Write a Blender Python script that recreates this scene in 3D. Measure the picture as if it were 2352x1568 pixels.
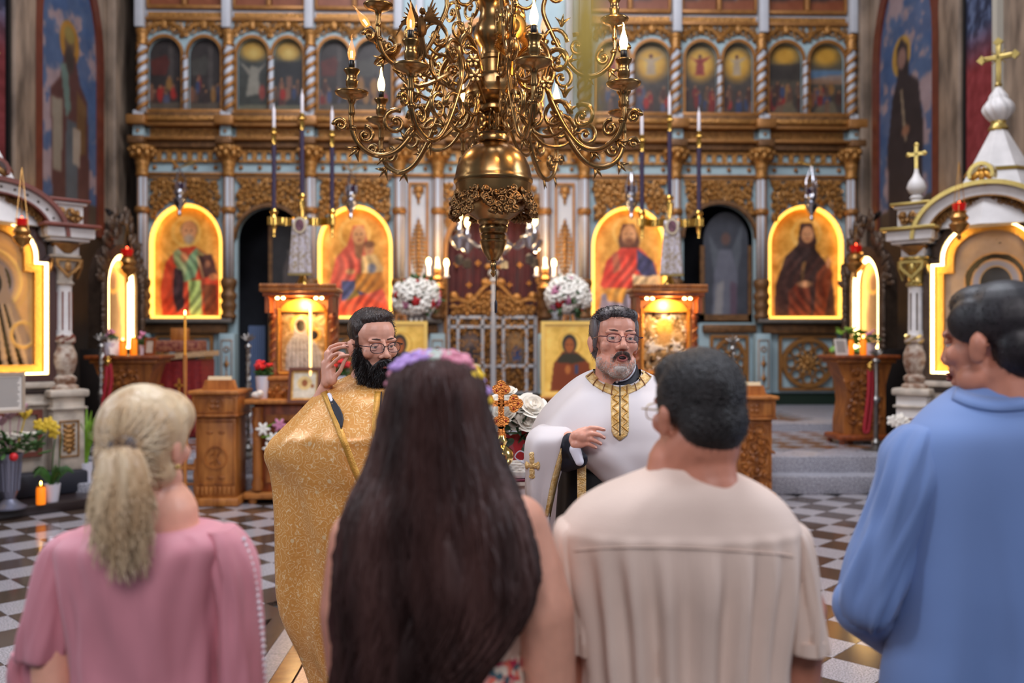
import bpy, bmesh, math, random
import numpy as np
from mathutils import Vector, Matrix
from mathutils.bvhtree import BVHTree
from mathutils import noise as mnoise

for _o in list(bpy.data.objects):
    bpy.data.objects.remove(_o)
SC = bpy.context.scene
COL = SC.collection
R = math.radians
PI = math.pi
rnd = random.Random(7)

# ------------------------------------------------------------------ camera
FPX, HCAM, YAW = 2091.0, 1.68, R(1.5)
_cd = bpy.data.cameras.new('camera')
_cd.sensor_width = 36.0
_cd.lens = 36.0 * FPX / 2352.0
_cd.clip_start, _cd.clip_end = 0.05, 200
_cd.dof.use_dof = True
_cd.dof.focus_distance = 3.3
_cd.dof.aperture_fstop = 1.9
CAM = bpy.data.objects.new('camera', _cd)
COL.objects.link(CAM)
CAM.location = (0, 0, HCAM)
CAM.rotation_euler = (PI / 2, 0, -YAW)
SC.camera = CAM

# ------------------------------------------------------------------ world, lights, exposure
_w = bpy.data.worlds.new('world')
SC.world = _w
_w.use_nodes = True
_bg = _w.node_tree.nodes['Background']
_bg.inputs[0].default_value = (0.62, 0.68, 0.85, 1)
_bg.inputs[1].default_value = 0.17


def area(name, loc, target, sx, sy, power, col):
    l = bpy.data.lights.new(name, 'AREA')
    l.shape = 'RECTANGLE'
    l.size, l.size_y, l.energy, l.color = sx, sy, power, col
    o = bpy.data.objects.new(name, l)
    COL.objects.link(o)
    o.location = loc
    o.rotation_euler = (Vector(target) - Vector(loc)).to_track_quat('-Z', 'Y').to_euler()
    return o


area('dome_daylight', (0.3, 5.4, 11.5), (0.2, 5.2, 0), 4.5, 4.5, 620, (0.86, 0.9, 1.0))
area('side_window_daylight', (-7.5, 4.2, 5.6), (0, 4.4, 1.2), 2.2, 3.4, 420, (0.82, 0.89, 1.0))
area('opposite_window_daylight', (7.5, 3.0, 5.8), (0.5, 3.6, 1.2), 2.0, 3.2, 240, (0.80, 0.87, 1.0))
area('nave_daylight', (0.0, -4.5, 7.0), (0, 15, 3.5), 5.0, 3.0, 330, (1.0, 0.94, 0.98))
area('choir_fill_light', (0.0, 10.4, 11.0), (0, 17.0, 3.6), 7.0, 2.5, 520, (0.92, 0.93, 1.0))  # added fill that keeps the altar screen bright, not a known opening
SC.view_settings.view_transform = 'Standard'
SC.view_settings.look = 'None'
SC.view_settings.gamma = 1
SC.view_settings.use_curve_mapping = False
SC.view_settings.exposure = 0.55
try:
    SC.cycles.use_denoising = True
    SC.cycles.sample_clamp_indirect = 4.0
    SC.cycles.max_bounces = 6
    SC.cycles.diffuse_bounces = 3
    SC.cycles.glossy_bounces = 3
    SC.cycles.transmission_bounces = 4
    SC.cycles.transparent_max_bounces = 6
    SC.cycles.caustics_reflective = False
    SC.cycles.caustics_refractive = False
except Exception:
    pass


# ------------------------------------------------------------------ projection helper: pixel of the photo + room depth -> point
def W(px, py, Y):
    sx, sz = (px - 1176.0) / FPX, (784.0 - py) / FPX
    d = Y / (math.cos(YAW) - sx * math.sin(YAW))
    return Vector((d * (math.sin(YAW) + sx * math.cos(YAW)), Y, HCAM + sz * d))


def ray(px, py):
    p = W(px, py, 10.0)
    o = Vector((0, 0, HCAM))
    return o, (p - o).normalized()


def floor_at(px, py, z=0.0):
    o, d = ray(px, py)
    t = (z - o.z) / d.z
    return o + d * t


# ------------------------------------------------------------------ materials
def lin(c):
    return tuple(((x / 255.0) / 12.92 if x / 255.0 <= 0.04045 else ((x / 255.0 + 0.055) / 1.055) ** 2.4) for x in c[:3])


MATS = {}


def mat(name, col, rough=0.6, metal=0.0, var=0.0, vscale=8.0, bump=0.0, bscale=60.0, emit=None, es=0.0, col2=None, spec=0.5,
        sheen=0.0, wave=None, alpha=None, trans=0.0, sss=0.0, voro=0.0, coat=0.0, stretch=None):
    if name in MATS:
        return MATS[name]
    m = bpy.data.materials.new(name)
    m.use_nodes = True
    nt = m.node_tree
    N, L = nt.nodes, nt.links
    b = N['Principled BSDF']
    c1 = lin(col)
    b.inputs['Base Color'].default_value = (*c1, 1)
    b.inputs['Roughness'].default_value = rough
    b.inputs['Metallic'].default_value = metal
    b.inputs['Specular IOR Level'].default_value = spec
    if sheen:
        b.inputs['Sheen Weight'].default_value = sheen
    if coat:
        b.inputs['Coat Weight'].default_value = coat
        b.inputs['Coat Roughness'].default_value = 0.1
    if trans:
        b.inputs['Transmission Weight'].default_value = trans
    if alpha is not None:
        b.inputs['Alpha'].default_value = alpha
    if sss:
        b.inputs['Subsurface Weight'].default_value = sss
        b.inputs['Subsurface Radius'].default_value = (0.012, 0.005, 0.003)
    if emit is not None:
        b.inputs['Emission Color'].default_value = (*lin(emit), 1)
        b.inputs['Emission Strength'].default_value = es
    vec = None
    if var or col2 or bump or wave:
        tc = N.new('ShaderNodeTexCoord')
        vec = tc.outputs['Object']
        if stretch:
            mp = N.new('ShaderNodeMapping')
            mp.inputs['Scale'].default_value = stretch
            L.new(vec, mp.inputs['Vector'])
            vec = mp.outputs[0]
    if var or col2:
        nz = N.new('ShaderNodeTexNoise')
        nz.inputs['Scale'].default_value = vscale
        nz.inputs['Detail'].default_value = 5
        L.new(vec, nz.inputs['Vector'])
        cr = N.new('ShaderNodeValToRGB')
        cr.color_ramp.elements[0].position, cr.color_ramp.elements[1].position = 0.35, 0.65
        if col2:
            ca, cb = c1, lin(col2)
        else:
            ca, cb = tuple(x * (1 - var) for x in c1), tuple(min(1, x * (1 + var)) for x in c1)
        cr.color_ramp.elements[0].color, cr.color_ramp.elements[1].color = (*ca, 1), (*cb, 1)
        L.new(nz.outputs['Fac'], cr.inputs['Fac'])
        L.new(cr.outputs[0], b.inputs['Base Color'])
    if wave:
        wv = N.new('ShaderNodeTexWave')
        wv.wave_type = 'BANDS'
        wv.bands_direction = wave[0]
        wv.inputs['Scale'].default_value = wave[1]
        wv.inputs['Distortion'].default_value = wave[2]
        wv.inputs['Detail'].default_value = 2
        L.new(vec, wv.inputs['Vector'])
        cr = N.new('ShaderNodeValToRGB')
        cr.color_ramp.elements[0].color, cr.color_ramp.elements[1].color = (*c1, 1), (*lin(wave[3]), 1)
        L.new(wv.outputs['Fac'], cr.inputs['Fac'])
        L.new(cr.outputs[0], b.inputs['Base Color'])
    if bump:
        nb = N.new('ShaderNodeTexVoronoi' if voro else 'ShaderNodeTexNoise')
        nb.inputs['Scale'].default_value = bscale
        L.new(vec, nb.inputs['Vector'])
        bp = N.new('ShaderNodeBump')
        bp.inputs['Strength'].default_value = bump
        bp.inputs['Distance'].default_value = 0.02
        L.new(nb.outputs['Distance' if voro else 'Fac'], bp.inputs['Height'])
        L.new(bp.outputs[0], b.inputs['Normal'])
    MATS[name] = m
    return m


def paint_mat(name='painted_panel', rough=0.55, emit=0.0, metal=0.0, bump=0.0, bscale=300):
    if name in MATS:
        return MATS[name]
    m = bpy.data.materials.new(name)
    m.use_nodes = True
    N, L = m.node_tree.nodes, m.node_tree.links
    b = N['Principled BSDF']
    b.inputs['Roughness'].default_value = rough
    b.inputs['Metallic'].default_value = metal
    a = N.new('ShaderNodeAttribute')
    a.attribute_name = 'Col'
    L.new(a.outputs['Color'], b.inputs['Base Color'])
    if bump:
        tc = N.new('ShaderNodeTexCoord')
        nb = N.new('ShaderNodeTexNoise')
        nb.inputs['Scale'].default_value = bscale
        L.new(tc.outputs['Object'], nb.inputs['Vector'])
        bp = N.new('ShaderNodeBump')
        bp.inputs['Strength'].default_value = bump
        bp.inputs['Distance'].default_value = 0.01
        L.new(nb.outputs['Fac'], bp.inputs['Height'])
        L.new(bp.outputs[0], b.inputs['Normal'])
    MATS[name] = m
    return m


# ------------------------------------------------------------------ object helpers
def T(x=0, y=0, z=0, rx=0, ry=0, rz=0, s=1.0):
    m = Matrix.Translation((x, y, z)) @ Matrix.Rotation(rz, 4, 'Z') @ Matrix.Rotation(ry, 4, 'Y') @ Matrix.Rotation(rx, 4, 'X')
    if isinstance(s, (tuple, list)):
        return m @ Matrix.Diagonal((*s, 1))
    return m @ Matrix.Diagonal((s, s, s, 1))


def tag(o, label=None, cat=None, group=None, kind=None):
    if label:
        o['label'] = label
    if cat:
        o['category'] = cat
    if group:
        o['group'] = group
    if kind:
        o['kind'] = kind
    return o


def thing(name, label, cat, loc=(0, 0, 0), rz=0.0, group=None, kind=None):
    o = bpy.data.objects.new(name, None)
    COL.objects.link(o)
    o.location = loc
    o.rotation_euler = (0, 0, rz)
    o.empty_display_size = 0.1
    return tag(o, label, cat, group, kind)


def wmat(o):
    m = Matrix.Identity(4)
    while o is not None:
        m = Matrix.LocRotScale(o.location, o.rotation_euler, o.scale) @ m
        o = o.parent
    return m


def link(name, me, material, parent=None, loc=None, rot=None, scale=None):
    if material is not None and len(me.materials) == 0:
        for x in (material if isinstance(material, (list, tuple)) else [material]):
            me.materials.append(x)
    o = bpy.data.objects.new(name, me)
    COL.objects.link(o)
    o.parent = parent
    if loc is not None:
        o.location = loc
    if rot is not None:
        o.rotation_euler = rot
    if scale is not None:
        o.scale = scale
    return o


def copy_tree(o, parent=None):
    c = o.copy()
    COL.objects.link(c)
    c.parent = parent
    for ch in [x for x in bpy.data.objects if x.parent == o]:
        copy_tree(ch, c)
    return c


def kids(o):
    return [x for x in bpy.data.objects if x.parent == o]


def dup(o, loc, rz=0.0, label=None, group=None, parent=None):
    c = copy_tree(o, parent)
    c.location = loc
    c.rotation_euler = (0, 0, rz)
    if label:
        c['label'] = label
    if group:
        c['group'] = group
    return c


class MB:
    def __init__(s):
        s.v, s.f, s.mi, s.m = [], [], [], 0

    def add(s, vs, fs, M=None):
        b = len(s.v)
        if M is not None:
            vs = [M @ Vector(p) for p in vs]
        s.v.extend([tuple(p) for p in vs])
        s.f.extend([tuple(b + i for i in f) for f in fs])
        s.mi.extend([s.m] * len(fs))
        return s

    def box(s, c, d, M=None, bev=0.0):
        x, y, z = d[0] / 2, d[1] / 2, d[2] / 2
        if bev <= 0:
            vs = [(c[0] + i * x, c[1] + j * y, c[2] + k * z) for i in (-1, 1) for j in (-1, 1) for k in (-1, 1)]
            fs = [(0, 1, 3, 2), (4, 6, 7, 5), (0, 4, 5, 1), (2, 3, 7, 6), (0, 2, 6, 4), (1, 5, 7, 3)]
            return s.add(vs, fs, M)
        bm = bmesh.new()
        bmesh.ops.create_cube(bm, size=1, matrix=Matrix.Translation(c) @ Matrix.Diagonal((*d, 1)))
        bmesh.ops.bevel(bm, geom=bm.edges[:], offset=min(bev, min(d) * 0.45), segments=2, profile=0.5, affect='EDGES')
        s.add([v.co.copy() for v in bm.verts], [[v.index for v in f.verts] for f in bm.faces], M)
        bm.free()
        return s

    def lathe(s, prof, n=16, c=(0, 0, 0), M=None, sx=1.0, sy=1.0, caps=True):
        vs, fs = [], []
        for r, z in prof:
            for k in range(n):
                a = 2 * PI * k / n
                vs.append((c[0] + r * sx * math.cos(a), c[1] + r * sy * math.sin(a), c[2] + z))
        for i in range(len(prof) - 1):
            for k in range(n):
                k2 = (k + 1) % n
                fs.append((i * n + k, i * n + k2, (i + 1) * n + k2, (i + 1) * n + k))
        if caps:
            fs.append(tuple(range(n - 1, -1, -1)))
            fs.append(tuple((len(prof) - 1) * n + k for k in range(n)))
        return s.add(vs, fs, M)

    def ell(s, c, r, nu=12, nv=8, M=None):
        if not isinstance(r, (tuple, list)):
            r = (r, r, r)
        vs, fs = [(c[0], c[1], c[2] - r[2])], []
        for i in range(1, nv):
            t = PI * i / nv
            for k in range(nu):
                a = 2 * PI * k / nu
                vs.append((c[0] + r[0] * math.sin(t) * math.cos(a), c[1] + r[1] * math.sin(t) * math.sin(a), c[2] - r[2] * math.cos(t)))
        vs.append((c[0], c[1], c[2] + r[2]))
        for k in range(nu):
            fs.append((0, 1 + (k + 1) % nu, 1 + k))
        for i in range(nv - 2):
            for k in range(nu):
                a, b = 1 + i * nu + k, 1 + i * nu + (k + 1) % nu
                fs.append((a, b, b + nu, a + nu))
        e = len(vs) - 1
        for k in range(nu):
            fs.append((1 + (nv - 2) * nu + k, 1 + (nv - 2) * nu + (k + 1) % nu, e))
        return s.add(vs, fs, M)

    def tube(s, pts, r, n=6, closed=False, M=None, flat=1.0):
        P = [Vector(p) for p in pts]
        k = len(P)
        if k < 2:
            return s
        rr = r if isinstance(r, (list, tuple)) else [r] * k
        vs, fs = [], []
        up = None
        for i in range(k):
            a = P[(i - 1) % k] if (closed or i > 0) else P[i]
            b = P[(i + 1) % k] if (closed or i < k - 1) else P[i]
            t = (b - a)
            t = t.normalized() if t.length > 1e-9 else Vector((0, 0, 1))
            if up is None:
                ref = Vector((0, 0, 1)) if abs(t.z) < 0.9 else Vector((1, 0, 0))
                up = (ref - t * ref.dot(t)).normalized()
            else:
                up = up - t * up.dot(t)
                up = up.normalized() if up.length > 1e-6 else Vector((1, 0, 0))
            sd = t.cross(up)
            for j in range(n):
                an = 2 * PI * j / n
                vs.append(P[i] + up * (math.cos(an) * rr[i]) + sd * (math.sin(an) * rr[i] * flat))
        for i in range(k if closed else k - 1):
            for j in range(n):
                i2, j2 = (i + 1) % k, (j + 1) % n
                fs.append((i * n + j, i2 * n + j, i2 * n + j2, i * n + j2))
        if not closed:
            fs.append(tuple(range(n)))
            fs.append(tuple((k - 1) * n + j for j in range(n - 1, -1, -1)))
        return s.add(vs, fs, M)

    def prism(s, poly, y0, y1, M=None):  # polygon in XZ, counter-clockwise seen from -Y
        n = len(poly)
        vs = [(p[0], y0, p[1]) for p in poly] + [(p[0], y1, p[1]) for p in poly]
        fs = [tuple(range(n)), tuple(range(2 * n - 1, n - 1, -1))]
        for i in range(n):
            j = (i + 1) % n
            fs.append((i, i + n, j + n, j))
        return s.add(vs, fs, M)

    def band(s, outer, inner, y0, y1, closed=True, M=None):  # flat ring between two same-length outlines in XZ
        n = len(outer)
        vs = [(p[0], y0, p[1]) for p in outer] + [(p[0], y0, p[1]) for p in inner] + [(p[0], y1, p[1]) for p in outer] + [(p[0], y1, p[1]) for p in inner]
        fs = []
        for i in range(n if closed else n - 1):
            j = (i + 1) % n
            fs += [(i, j, n + j, n + i), (2 * n + j, 2 * n + i, 3 * n + i, 3 * n + j), (j, i, 2 * n + i, 2 * n + j), (n + i, n + j, 3 * n + j, 3 * n + i)]
        if not closed:
            for i in (0, n - 1):
                fs.append((i, n + i, 3 * n + i, 2 * n + i))
        return s.add(vs, fs, M)

    def sheet(s, G, cu=False, cv=False, M=None):
        nu, nv = len(G), len(G[0])
        vs = [p for row in G for p in row]
        fs = []
        for i in range(nu if cu else nu - 1):
            for j in range(nv if cv else nv - 1):
                i2, j2 = (i + 1) % nu, (j + 1) % nv
                fs.append((i * nv + j, i * nv + j2, i2 * nv + j2, i2 * nv + j))
        return s.add(vs, fs, M)

    def sweep(s, prof, path, M=None, closed=False, pc=True):
        # prof: list of (out, up) offsets; path: list of (point, outdir) in plan
        G = []
        for p, o in path:
            G.append([(p[0] + o[0] * a, p[1] + o[1] * a, p[2] + b) for a, b in prof])
        return s.sheet(G, cu=closed, cv=pc, M=M)

    def mesh(s, name, smooth=True, ang=None):
        me = bpy.data.meshes.new(name)
        me.from_pydata(s.v, [], s.f)
        if any(s.mi):
            me.polygons.foreach_set('material_index', s.mi)
        if smooth:
            me.shade_smooth()
            if ang:
                try:
                    me.set_sharp_from_angle(angle=R(ang))
                except Exception:
                    pass
        me.update()
        return me

    def build(s, name, material, parent=None, w=0, smooth=True, ang=40, rec=False):
        if w and parent is not None:
            Mi = wmat(parent).inverted()
            s.v = [tuple(Mi @ Vector(p)) for p in s.v]
        me = s.mesh(name, smooth, ang)
        if rec:
            fixn(me)
        return link(name, me, material, parent)


def fixn(me):
    bm = bmesh.new()
    bm.from_mesh(me)
    bmesh.ops.recalc_face_normals(bm, faces=bm.faces[:])
    bm.to_mesh(me)
    bm.free()


def P1(name, material, parent, kind, *a, w=0, smooth=True, ang=40, **k):
    mb = MB()
    getattr(mb, kind)(*a, **k)
    return mb.build(name, material, parent, w=w, smooth=smooth, ang=ang)


def arc(cx, cz, r, a0, a1, n, rz=None):
    rz = r if rz is None else rz
    return [(cx + r * math.cos(R(a0 + (a1 - a0) * i / n)), cz + rz * math.sin(R(a0 + (a1 - a0) * i / n))) for i in range(n + 1)]


def spiral(cx, cz, r0, r1, a0, turns, n=18):
    out = []
    for i in range(n + 1):
        t = i / n
        r = r0 + (r1 - r0) * t
        a = a0 + turns * 2 * PI * t
        out.append((cx + r * math.cos(a), 0.0, cz + r * math.sin(a)))
    return out


def smooth_path(pts, n=6):
    P = [Vector(p) for p in pts]
    out = []
    for i in range(len(P) - 1):
        p0, p1, p2, p3 = P[max(i - 1, 0)], P[i], P[i + 1], P[min(i + 2, len(P) - 1)]
        for k in range(n):
            t = k / n
            out.append(0.5 * ((2 * p1) + (p2 - p0) * t + (2 * p0 - 5 * p1 + 4 * p2 - p3) * t * t + (3 * p1 - p0 - 3 * p2 + p3) * t ** 3))
    out.append(P[-1])
    return out


# ------------------------------------------------------------------ organic meshes (union of rounded pieces, voxel-remeshed into one skin)
def capsule(mb, a, b, ra, rb, n=12, M=None):
    a, b = Vector(a), Vector(b)
    d = b - a
    L = d.length
    q = d.to_track_quat('Z', 'Y').to_matrix().to_4x4() if L > 1e-6 else Matrix.Identity(4)
    pr = [(max(ra * math.sin(t), 1e-4), -ra * math.cos(t)) for t in [PI / 2 * i / 5 for i in range(6)]]
    pr += [(max(rb * math.cos(t), 1e-4), L + rb * math.sin(t)) for t in [PI / 2 * i / 5 for i in range(6)]]
    mb.lathe(pr, n, (0, 0, 0), (M or Matrix.Identity(4)) @ Matrix.Translation(a) @ q)


def chain(mb, pts, rr, n=12, M=None):
    for i in range(len(pts) - 1):
        capsule(mb, pts[i], pts[i + 1], rr[i], rr[i + 1], n, M)


def organic(mb, name, voxel, smooth_it=6, smooth_f=0.5):
    me = bpy.data.meshes.new(name + '_src')
    me.from_pydata(mb.v, [], mb.f)
    o = bpy.data.objects.new('tmp', me)
    COL.objects.link(o)
    r = o.modifiers.new('r', 'REMESH')
    r.mode = 'VOXEL'
    r.voxel_size = voxel
    if smooth_it:
        sm = o.modifiers.new('s', 'SMOOTH')
        sm.factor, sm.iterations = smooth_f, smooth_it
    dg = bpy.context.evaluated_depsgraph_get()
    ev = o.evaluated_get(dg)
    out = bpy.data.meshes.new_from_object(ev)
    bpy.data.objects.remove(o)
    bpy.data.meshes.remove(me)
    out.name = name
    out.shade_smooth()
    return out


def bvh_of(objs):
    V, F = [], []
    for o in objs if isinstance(objs, (list, tuple)) else [objs]:
        M = wmat(o)
        b = len(V)
        V += [M @ v.co for v in o.data.vertices]
        F += [tuple(b + i for i in p.vertices) for p in o.data.polygons]
    return BVHTree.FromPolygons(V, F)


def hit(bv, px, py, off=0.0, dY=None):
    o, d = ray(px, py)
    h = bv.ray_cast(o, d)
    if h[0] is None:
        return W(px, py, dY) if dY else None
    return h[0] - d * off


# ------------------------------------------------------------------ painter: pictures as vertex colours on a fine grid
class Paint:
    def __init__(s, w, h, c):
        s.w, s.h = w, h
        s.a = np.empty((h, w, 3))
        s.a[:] = np.array(c, float)
        yy, xx = np.mgrid[0:h, 0:w]
        s.u, s.t = (xx + 0.5) / w, (yy + 0.5) / h

    def mix(s, m, c, a=1.0):
        m = np.clip(m, 0, 1)[..., None] * a
        s.a = s.a * (1 - m) + np.array(c, float) * m
        return s

    def grad(s, c0, c1):
        s.a = np.array(c0, float) * (1 - s.t[..., None]) + np.array(c1, float) * s.t[..., None]
        return s

    def ell(s, cx, cy, rx, ry, c, soft=0.15, a=1.0, rot=0.0):
        dx, dy = s.u - cx, s.t - cy
        if rot:
            dx, dy = dx * math.cos(rot) + dy * math.sin(rot), -dx * math.sin(rot) + dy * math.cos(rot)
        d = np.sqrt((dx / rx) ** 2 + (dy / ry) ** 2)
        return s.mix((1 + soft - d) / (2 * soft), c, a)

    def ring(s, cx, cy, rx, ry, wd, c, a=1.0):
        d = np.sqrt(((s.u - cx) / rx) ** 2 + ((s.t - cy) / ry) ** 2)
        return s.mix(1.5 - np.abs(d - 1) / wd, c, a)

    def poly(s, pts, c, a=1.0, blur=1):
        m = np.zeros((s.h, s.w), bool)
        n = len(pts)
        for i in range(n):
            x1, y1 = pts[i]
            x2, y2 = pts[(i + 1) % n]
            cond = (y1 > s.t) != (y2 > s.t)
            xi = (x2 - x1) * (s.t - y1) / ((y2 - y1) if abs(y2 - y1) > 1e-9 else 1e-9) + x1
            m ^= cond & (s.u < xi)
        m = m.astype(float)
        for _ in range(blur):
            p = np.pad(m, 1, mode='edge')
            m = (p[:-2, 1:-1] + p[2:, 1:-1] + p[1:-1, :-2] + p[1:-1, 2:] + 2 * p[1:-1, 1:-1]) / 6
        return s.mix(m, c, a)

    def noise(s, amp, sc=6.0, seed=0, tint=(1, 1, 1)):
        r = np.random.RandomState(seed)
        f = np.zeros((s.h, s.w))
        for o in range(4):
            k = int(max(2, sc * 2 ** o))
            kh = int(max(2, k * s.h / s.w))
            g = r.rand(kh + 2, k + 2)
            x, y = s.u * k, s.t * kh
            i, j = x.astype(int), y.astype(int)
            fx, fy = x - i, y - j
            fx, fy = fx * fx * (3 - 2 * fx), fy * fy * (3 - 2 * fy)
            f += ((g[j, i] * (1 - fx) + g[j, i + 1] * fx) * (1 - fy) + (g[j + 1, i] * (1 - fx) + g[j + 1, i + 1] * fx) * fy - 0.5) / 1.6 ** o
        s.f = f
        s.a = s.a + f[..., None] * amp * np.array(tint, float)
        return s

    def clouds(s, c, thr=0.0, wd=0.15, sc=3, seed=1, a=1.0):
        k = s.a.copy()
        s.noise(0, sc, seed)
        s.a = k
        return s.mix((s.f - thr) / wd + 0.5, c, a)

    def folds(s, pts, c, a=0.5, seed=0):
        return s


def panel(name, pt, parent, M, w, h, arch=0.0, material=None, y=0.0, relief=None):
    """painting as a thin panel: local X across (0..w), local Z up (0..h), faces -Y; arch = rise of round top"""
    nx, ny = pt.w, pt.h
    vs, fs, cols = [], [], []
    lc = np.clip(pt.a, 0, 255) / 255.0
    lc = np.where(lc <= 0.04045, lc / 12.92, ((lc + 0.055) / 1.055) ** 2.4)
    keep = {}

    def top(x):
        if arch <= 0:
            return h
        q = (2 * x / w - 1)
        return h - arch + arch * math.sqrt(max(0, 1 - q * q))
    for j in range(ny):
        for i in range(nx):
            x = w * i / (nx - 1)
            z = min(h * (1 - j / (ny - 1)), top(x))
            vs.append(Vector((x, y - (relief[j][i] if relief is not None else 0.0), z)))
            cols.append((*lc[j, i], 1.0))
    for j in range(ny - 1):
        for i in range(nx - 1):
            a, b, c, d = j * nx + i, j * nx + i + 1, (j + 1) * nx + i + 1, (j + 1) * nx + i
            if abs(vs[a].z - vs[d].z) < 1e-6 and abs(vs[b].z - vs[c].z) < 1e-6:
                continue
            fs.append((d, c, b, a))
    # back plate gives the board its thickness
    n0 = len(vs)
    ol = [(0, 0), (w, 0)] + ([(w / 2 + w / 2 * math.cos(t), h - arch + arch * math.sin(t)) for t in [PI * k / 16 for k in range(17)]] if arch > 0 else [(w, h), (0, h)])
    for yy in (0.004, 0.022):
        vs += [Vector((p[0], y + yy, p[1])) for p in ol]
        cols += [(0.02, 0.015, 0.01, 1)] * len(ol)
    n = len(ol)
    fs.append(tuple(n0 + k for k in range(n)))
    fs.append(tuple(n0 + 2 * n - 1 - k for k in range(n)))
    for k in range(n):
        fs.append((n0 + k, n0 + n + k, n0 + n + (k + 1) % n, n0 + (k + 1) % n))
    me = bpy.data.meshes.new(name)
    if M is not None:
        vs = [M @ v for v in vs]
    me.from_pydata([tuple(v) for v in vs], [], fs)
    at = me.color_attributes.new('Col', 'FLOAT_COLOR', 'POINT')
    at.data.foreach_set('color', np.array(cols, dtype=np.float32).ravel())
    if relief is not None:
        me.shade_smooth()
    me.update()
    return link(name, me, material or paint_mat(), parent)
# ================================================================== the room
M_GRANL = mat('light_granite', (116, 112, 115), 0.16, var=0.0, col2=(184, 178, 182), vscale=110, spec=0.5)
M_GRAND = mat('brown_granite', (52, 41, 35), 0.13, col2=(88, 72, 62), vscale=90, spec=0.5)
M_GROUT = mat('grout', (48, 44, 42), 0.8)
M_STEPG = mat('step_granite', (92, 92, 100), 0.35, col2=(190, 188, 196), vscale=70)
M_SLABD = mat('dark_slab', (62, 52, 46), 0.2, var=0.2, vscale=20)
M_SLABB = mat('brown_slab', (122, 82, 52), 0.2, var=0.2, vscale=14)
M_SLABG = mat('grey_slab', (140, 132, 130), 0.22, var=0.22, vscale=80)
M_SLABP = mat('pink_slab', (168, 130, 112), 0.25, var=0.18, vscale=60)
M_MARB = mat('brown_marble', (84, 72, 62), 0.35, col2=(146, 126, 108), vscale=1.6, stretch=(1, 2.4, 0.7))
M_MARBD = mat('dark_panelling', (30, 22, 18), 0.5, var=0.3, vscale=3)
M_BLACK = mat('black_paint', (14, 13, 14), 0.4)

floor = thing('floor', 'polished floor of light and brown granite tiles laid diagonally', 'floor', kind='structure')
P1('floor_bed', M_GROUT, floor, 'box', (0, 6.0, -0.08), (15.0, 24.0, 0.1))
TS = 0.307
o1 = floor_at(1900, 1422.9)
e1, e2 = Vector((0.7071, -0.7071, 0)), Vector((-0.7071, -0.7071, 0))
_tl = P1('tile', M_GRANL, floor, 'box', (0, 0, -0.015), (TS - 0.004, TS - 0.004, 0.03), smooth=False)
_td = P1('tile', M_GRAND, floor, 'box', (0, 0, -0.015), (TS - 0.004, TS - 0.004, 0.03), smooth=False)
cells = []
for i in range(-45, 46):
    for j in range(-45, 46):
        c = o1 + e1 * (TS * (i + 0.5)) + e2 * (TS * (j + 0.5))
        if not (-5.6 < c.x < 5.6 and 2.2 < c.y < 10.0) or abs(c.x) < 1.31 + 0.0:
            continue
        sx = (c.x * math.cos(YAW) - c.y * math.sin(YAW)) / (c.x * math.sin(YAW) + c.y * math.cos(YAW)) * FPX + 1176
        sy = 784 + HCAM / c.y * FPX
        vis = (-40 < sx < 690 and sy < 1640) or (1735 < sx < 2060 and sy < 1640)
        cells.append((0 if vis else 1, c.y, c, (i + j) % 2 == 0))
cells.sort(key=lambda q: (q[0], q[1]))
rest = MB()
for k, (vz, yy, c, dark) in enumerate(cells):
    if k < 300 and vz == 0:
        o = _tl if k == 0 and not dark else (_td if False else None)
        o = (_td if dark else _tl).copy()
        COL.objects.link(o)
        o.location = c
        o.rotation_euler = (0, 0, PI / 4)
    else:
        rest.m = 1 if dark else 0
        rest.box((0, 0, -0.015), (TS - 0.004, TS - 0.004, 0.03), T(c.x, c.y, 0, rz=PI / 4))
bpy.data.objects.remove(_tl)
bpy.data.objects.remove(_td)
tag(rest.build('far_tiles', [M_GRANL, M_GRAND], floor, smooth=False), kind='stuff')
for sgn in (-1, 1):
    for (xa, xb, m) in ((1.31, 1.19, M_SLABD), (1.19, 1.08, M_SLABG), (1.08, 0.967, M_SLABB)):
        for q in range(9):
            y0 = 2.4 + q * 0.84
            P1('border_slab', m, floor, 'box', (sgn * (xa + xb) / 2, y0 + 0.42, -0.013), (xa - xb - 0.003, 0.836, 0.032), smooth=False)
for q in range(8):
    for s in (-0.64, 0, 0.64):
        P1('path_slab', M_SLABP, floor, 'box', (s, 2.4 + q * 0.95 + 0.475, -0.014), (0.636, 0.945, 0.03), smooth=False)

steps = thing('chancel_steps', 'speckled granite steps rising to the altar screen', 'steps', (0, 9.9, 0), kind='structure')
for (x0, y0, y1, z0, z1) in ((5.0, 9.9, 10.5, 0, 0.2), (5.05, 10.2, 13.3, 0.0, 0.38), (6.9, 13.1, 18.6, 0.0, 0.49)):
    P1('step', M_STEPG, steps, 'box', (0, (y0 + y1) / 2, (z0 + z1) / 2), (2 * x0, y1 - y0, z1 - z0), w=1, bev=0.012)
for (zz, ya, yb) in ((0.381, 10.5, 13.1), (0.491, 13.3, 16.9)):
    t2 = MB()
    for i in range(-30, 30):
        for j in range(-2, 60):
            c = Vector((0, 10, 0)) + Vector((0.7071, 0.7071, 0)) * (TS * i) + Vector((-0.7071, 0.7071, 0)) * (TS * (j - 30))
            if ya + 0.2 < c.y < yb - 0.1 and abs(c.x) < 4.9:
                t2.m = (i + j) % 2
                t2.box((0, 0, 0.002), (TS - 0.004, TS - 0.004, 0.008), T(c.x, c.y, zz, rz=PI / 4))
    tag(t2.build('platform_tiles', [M_GRANL, M_SLABB], steps, w=1, smooth=False), kind='stuff')

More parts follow.
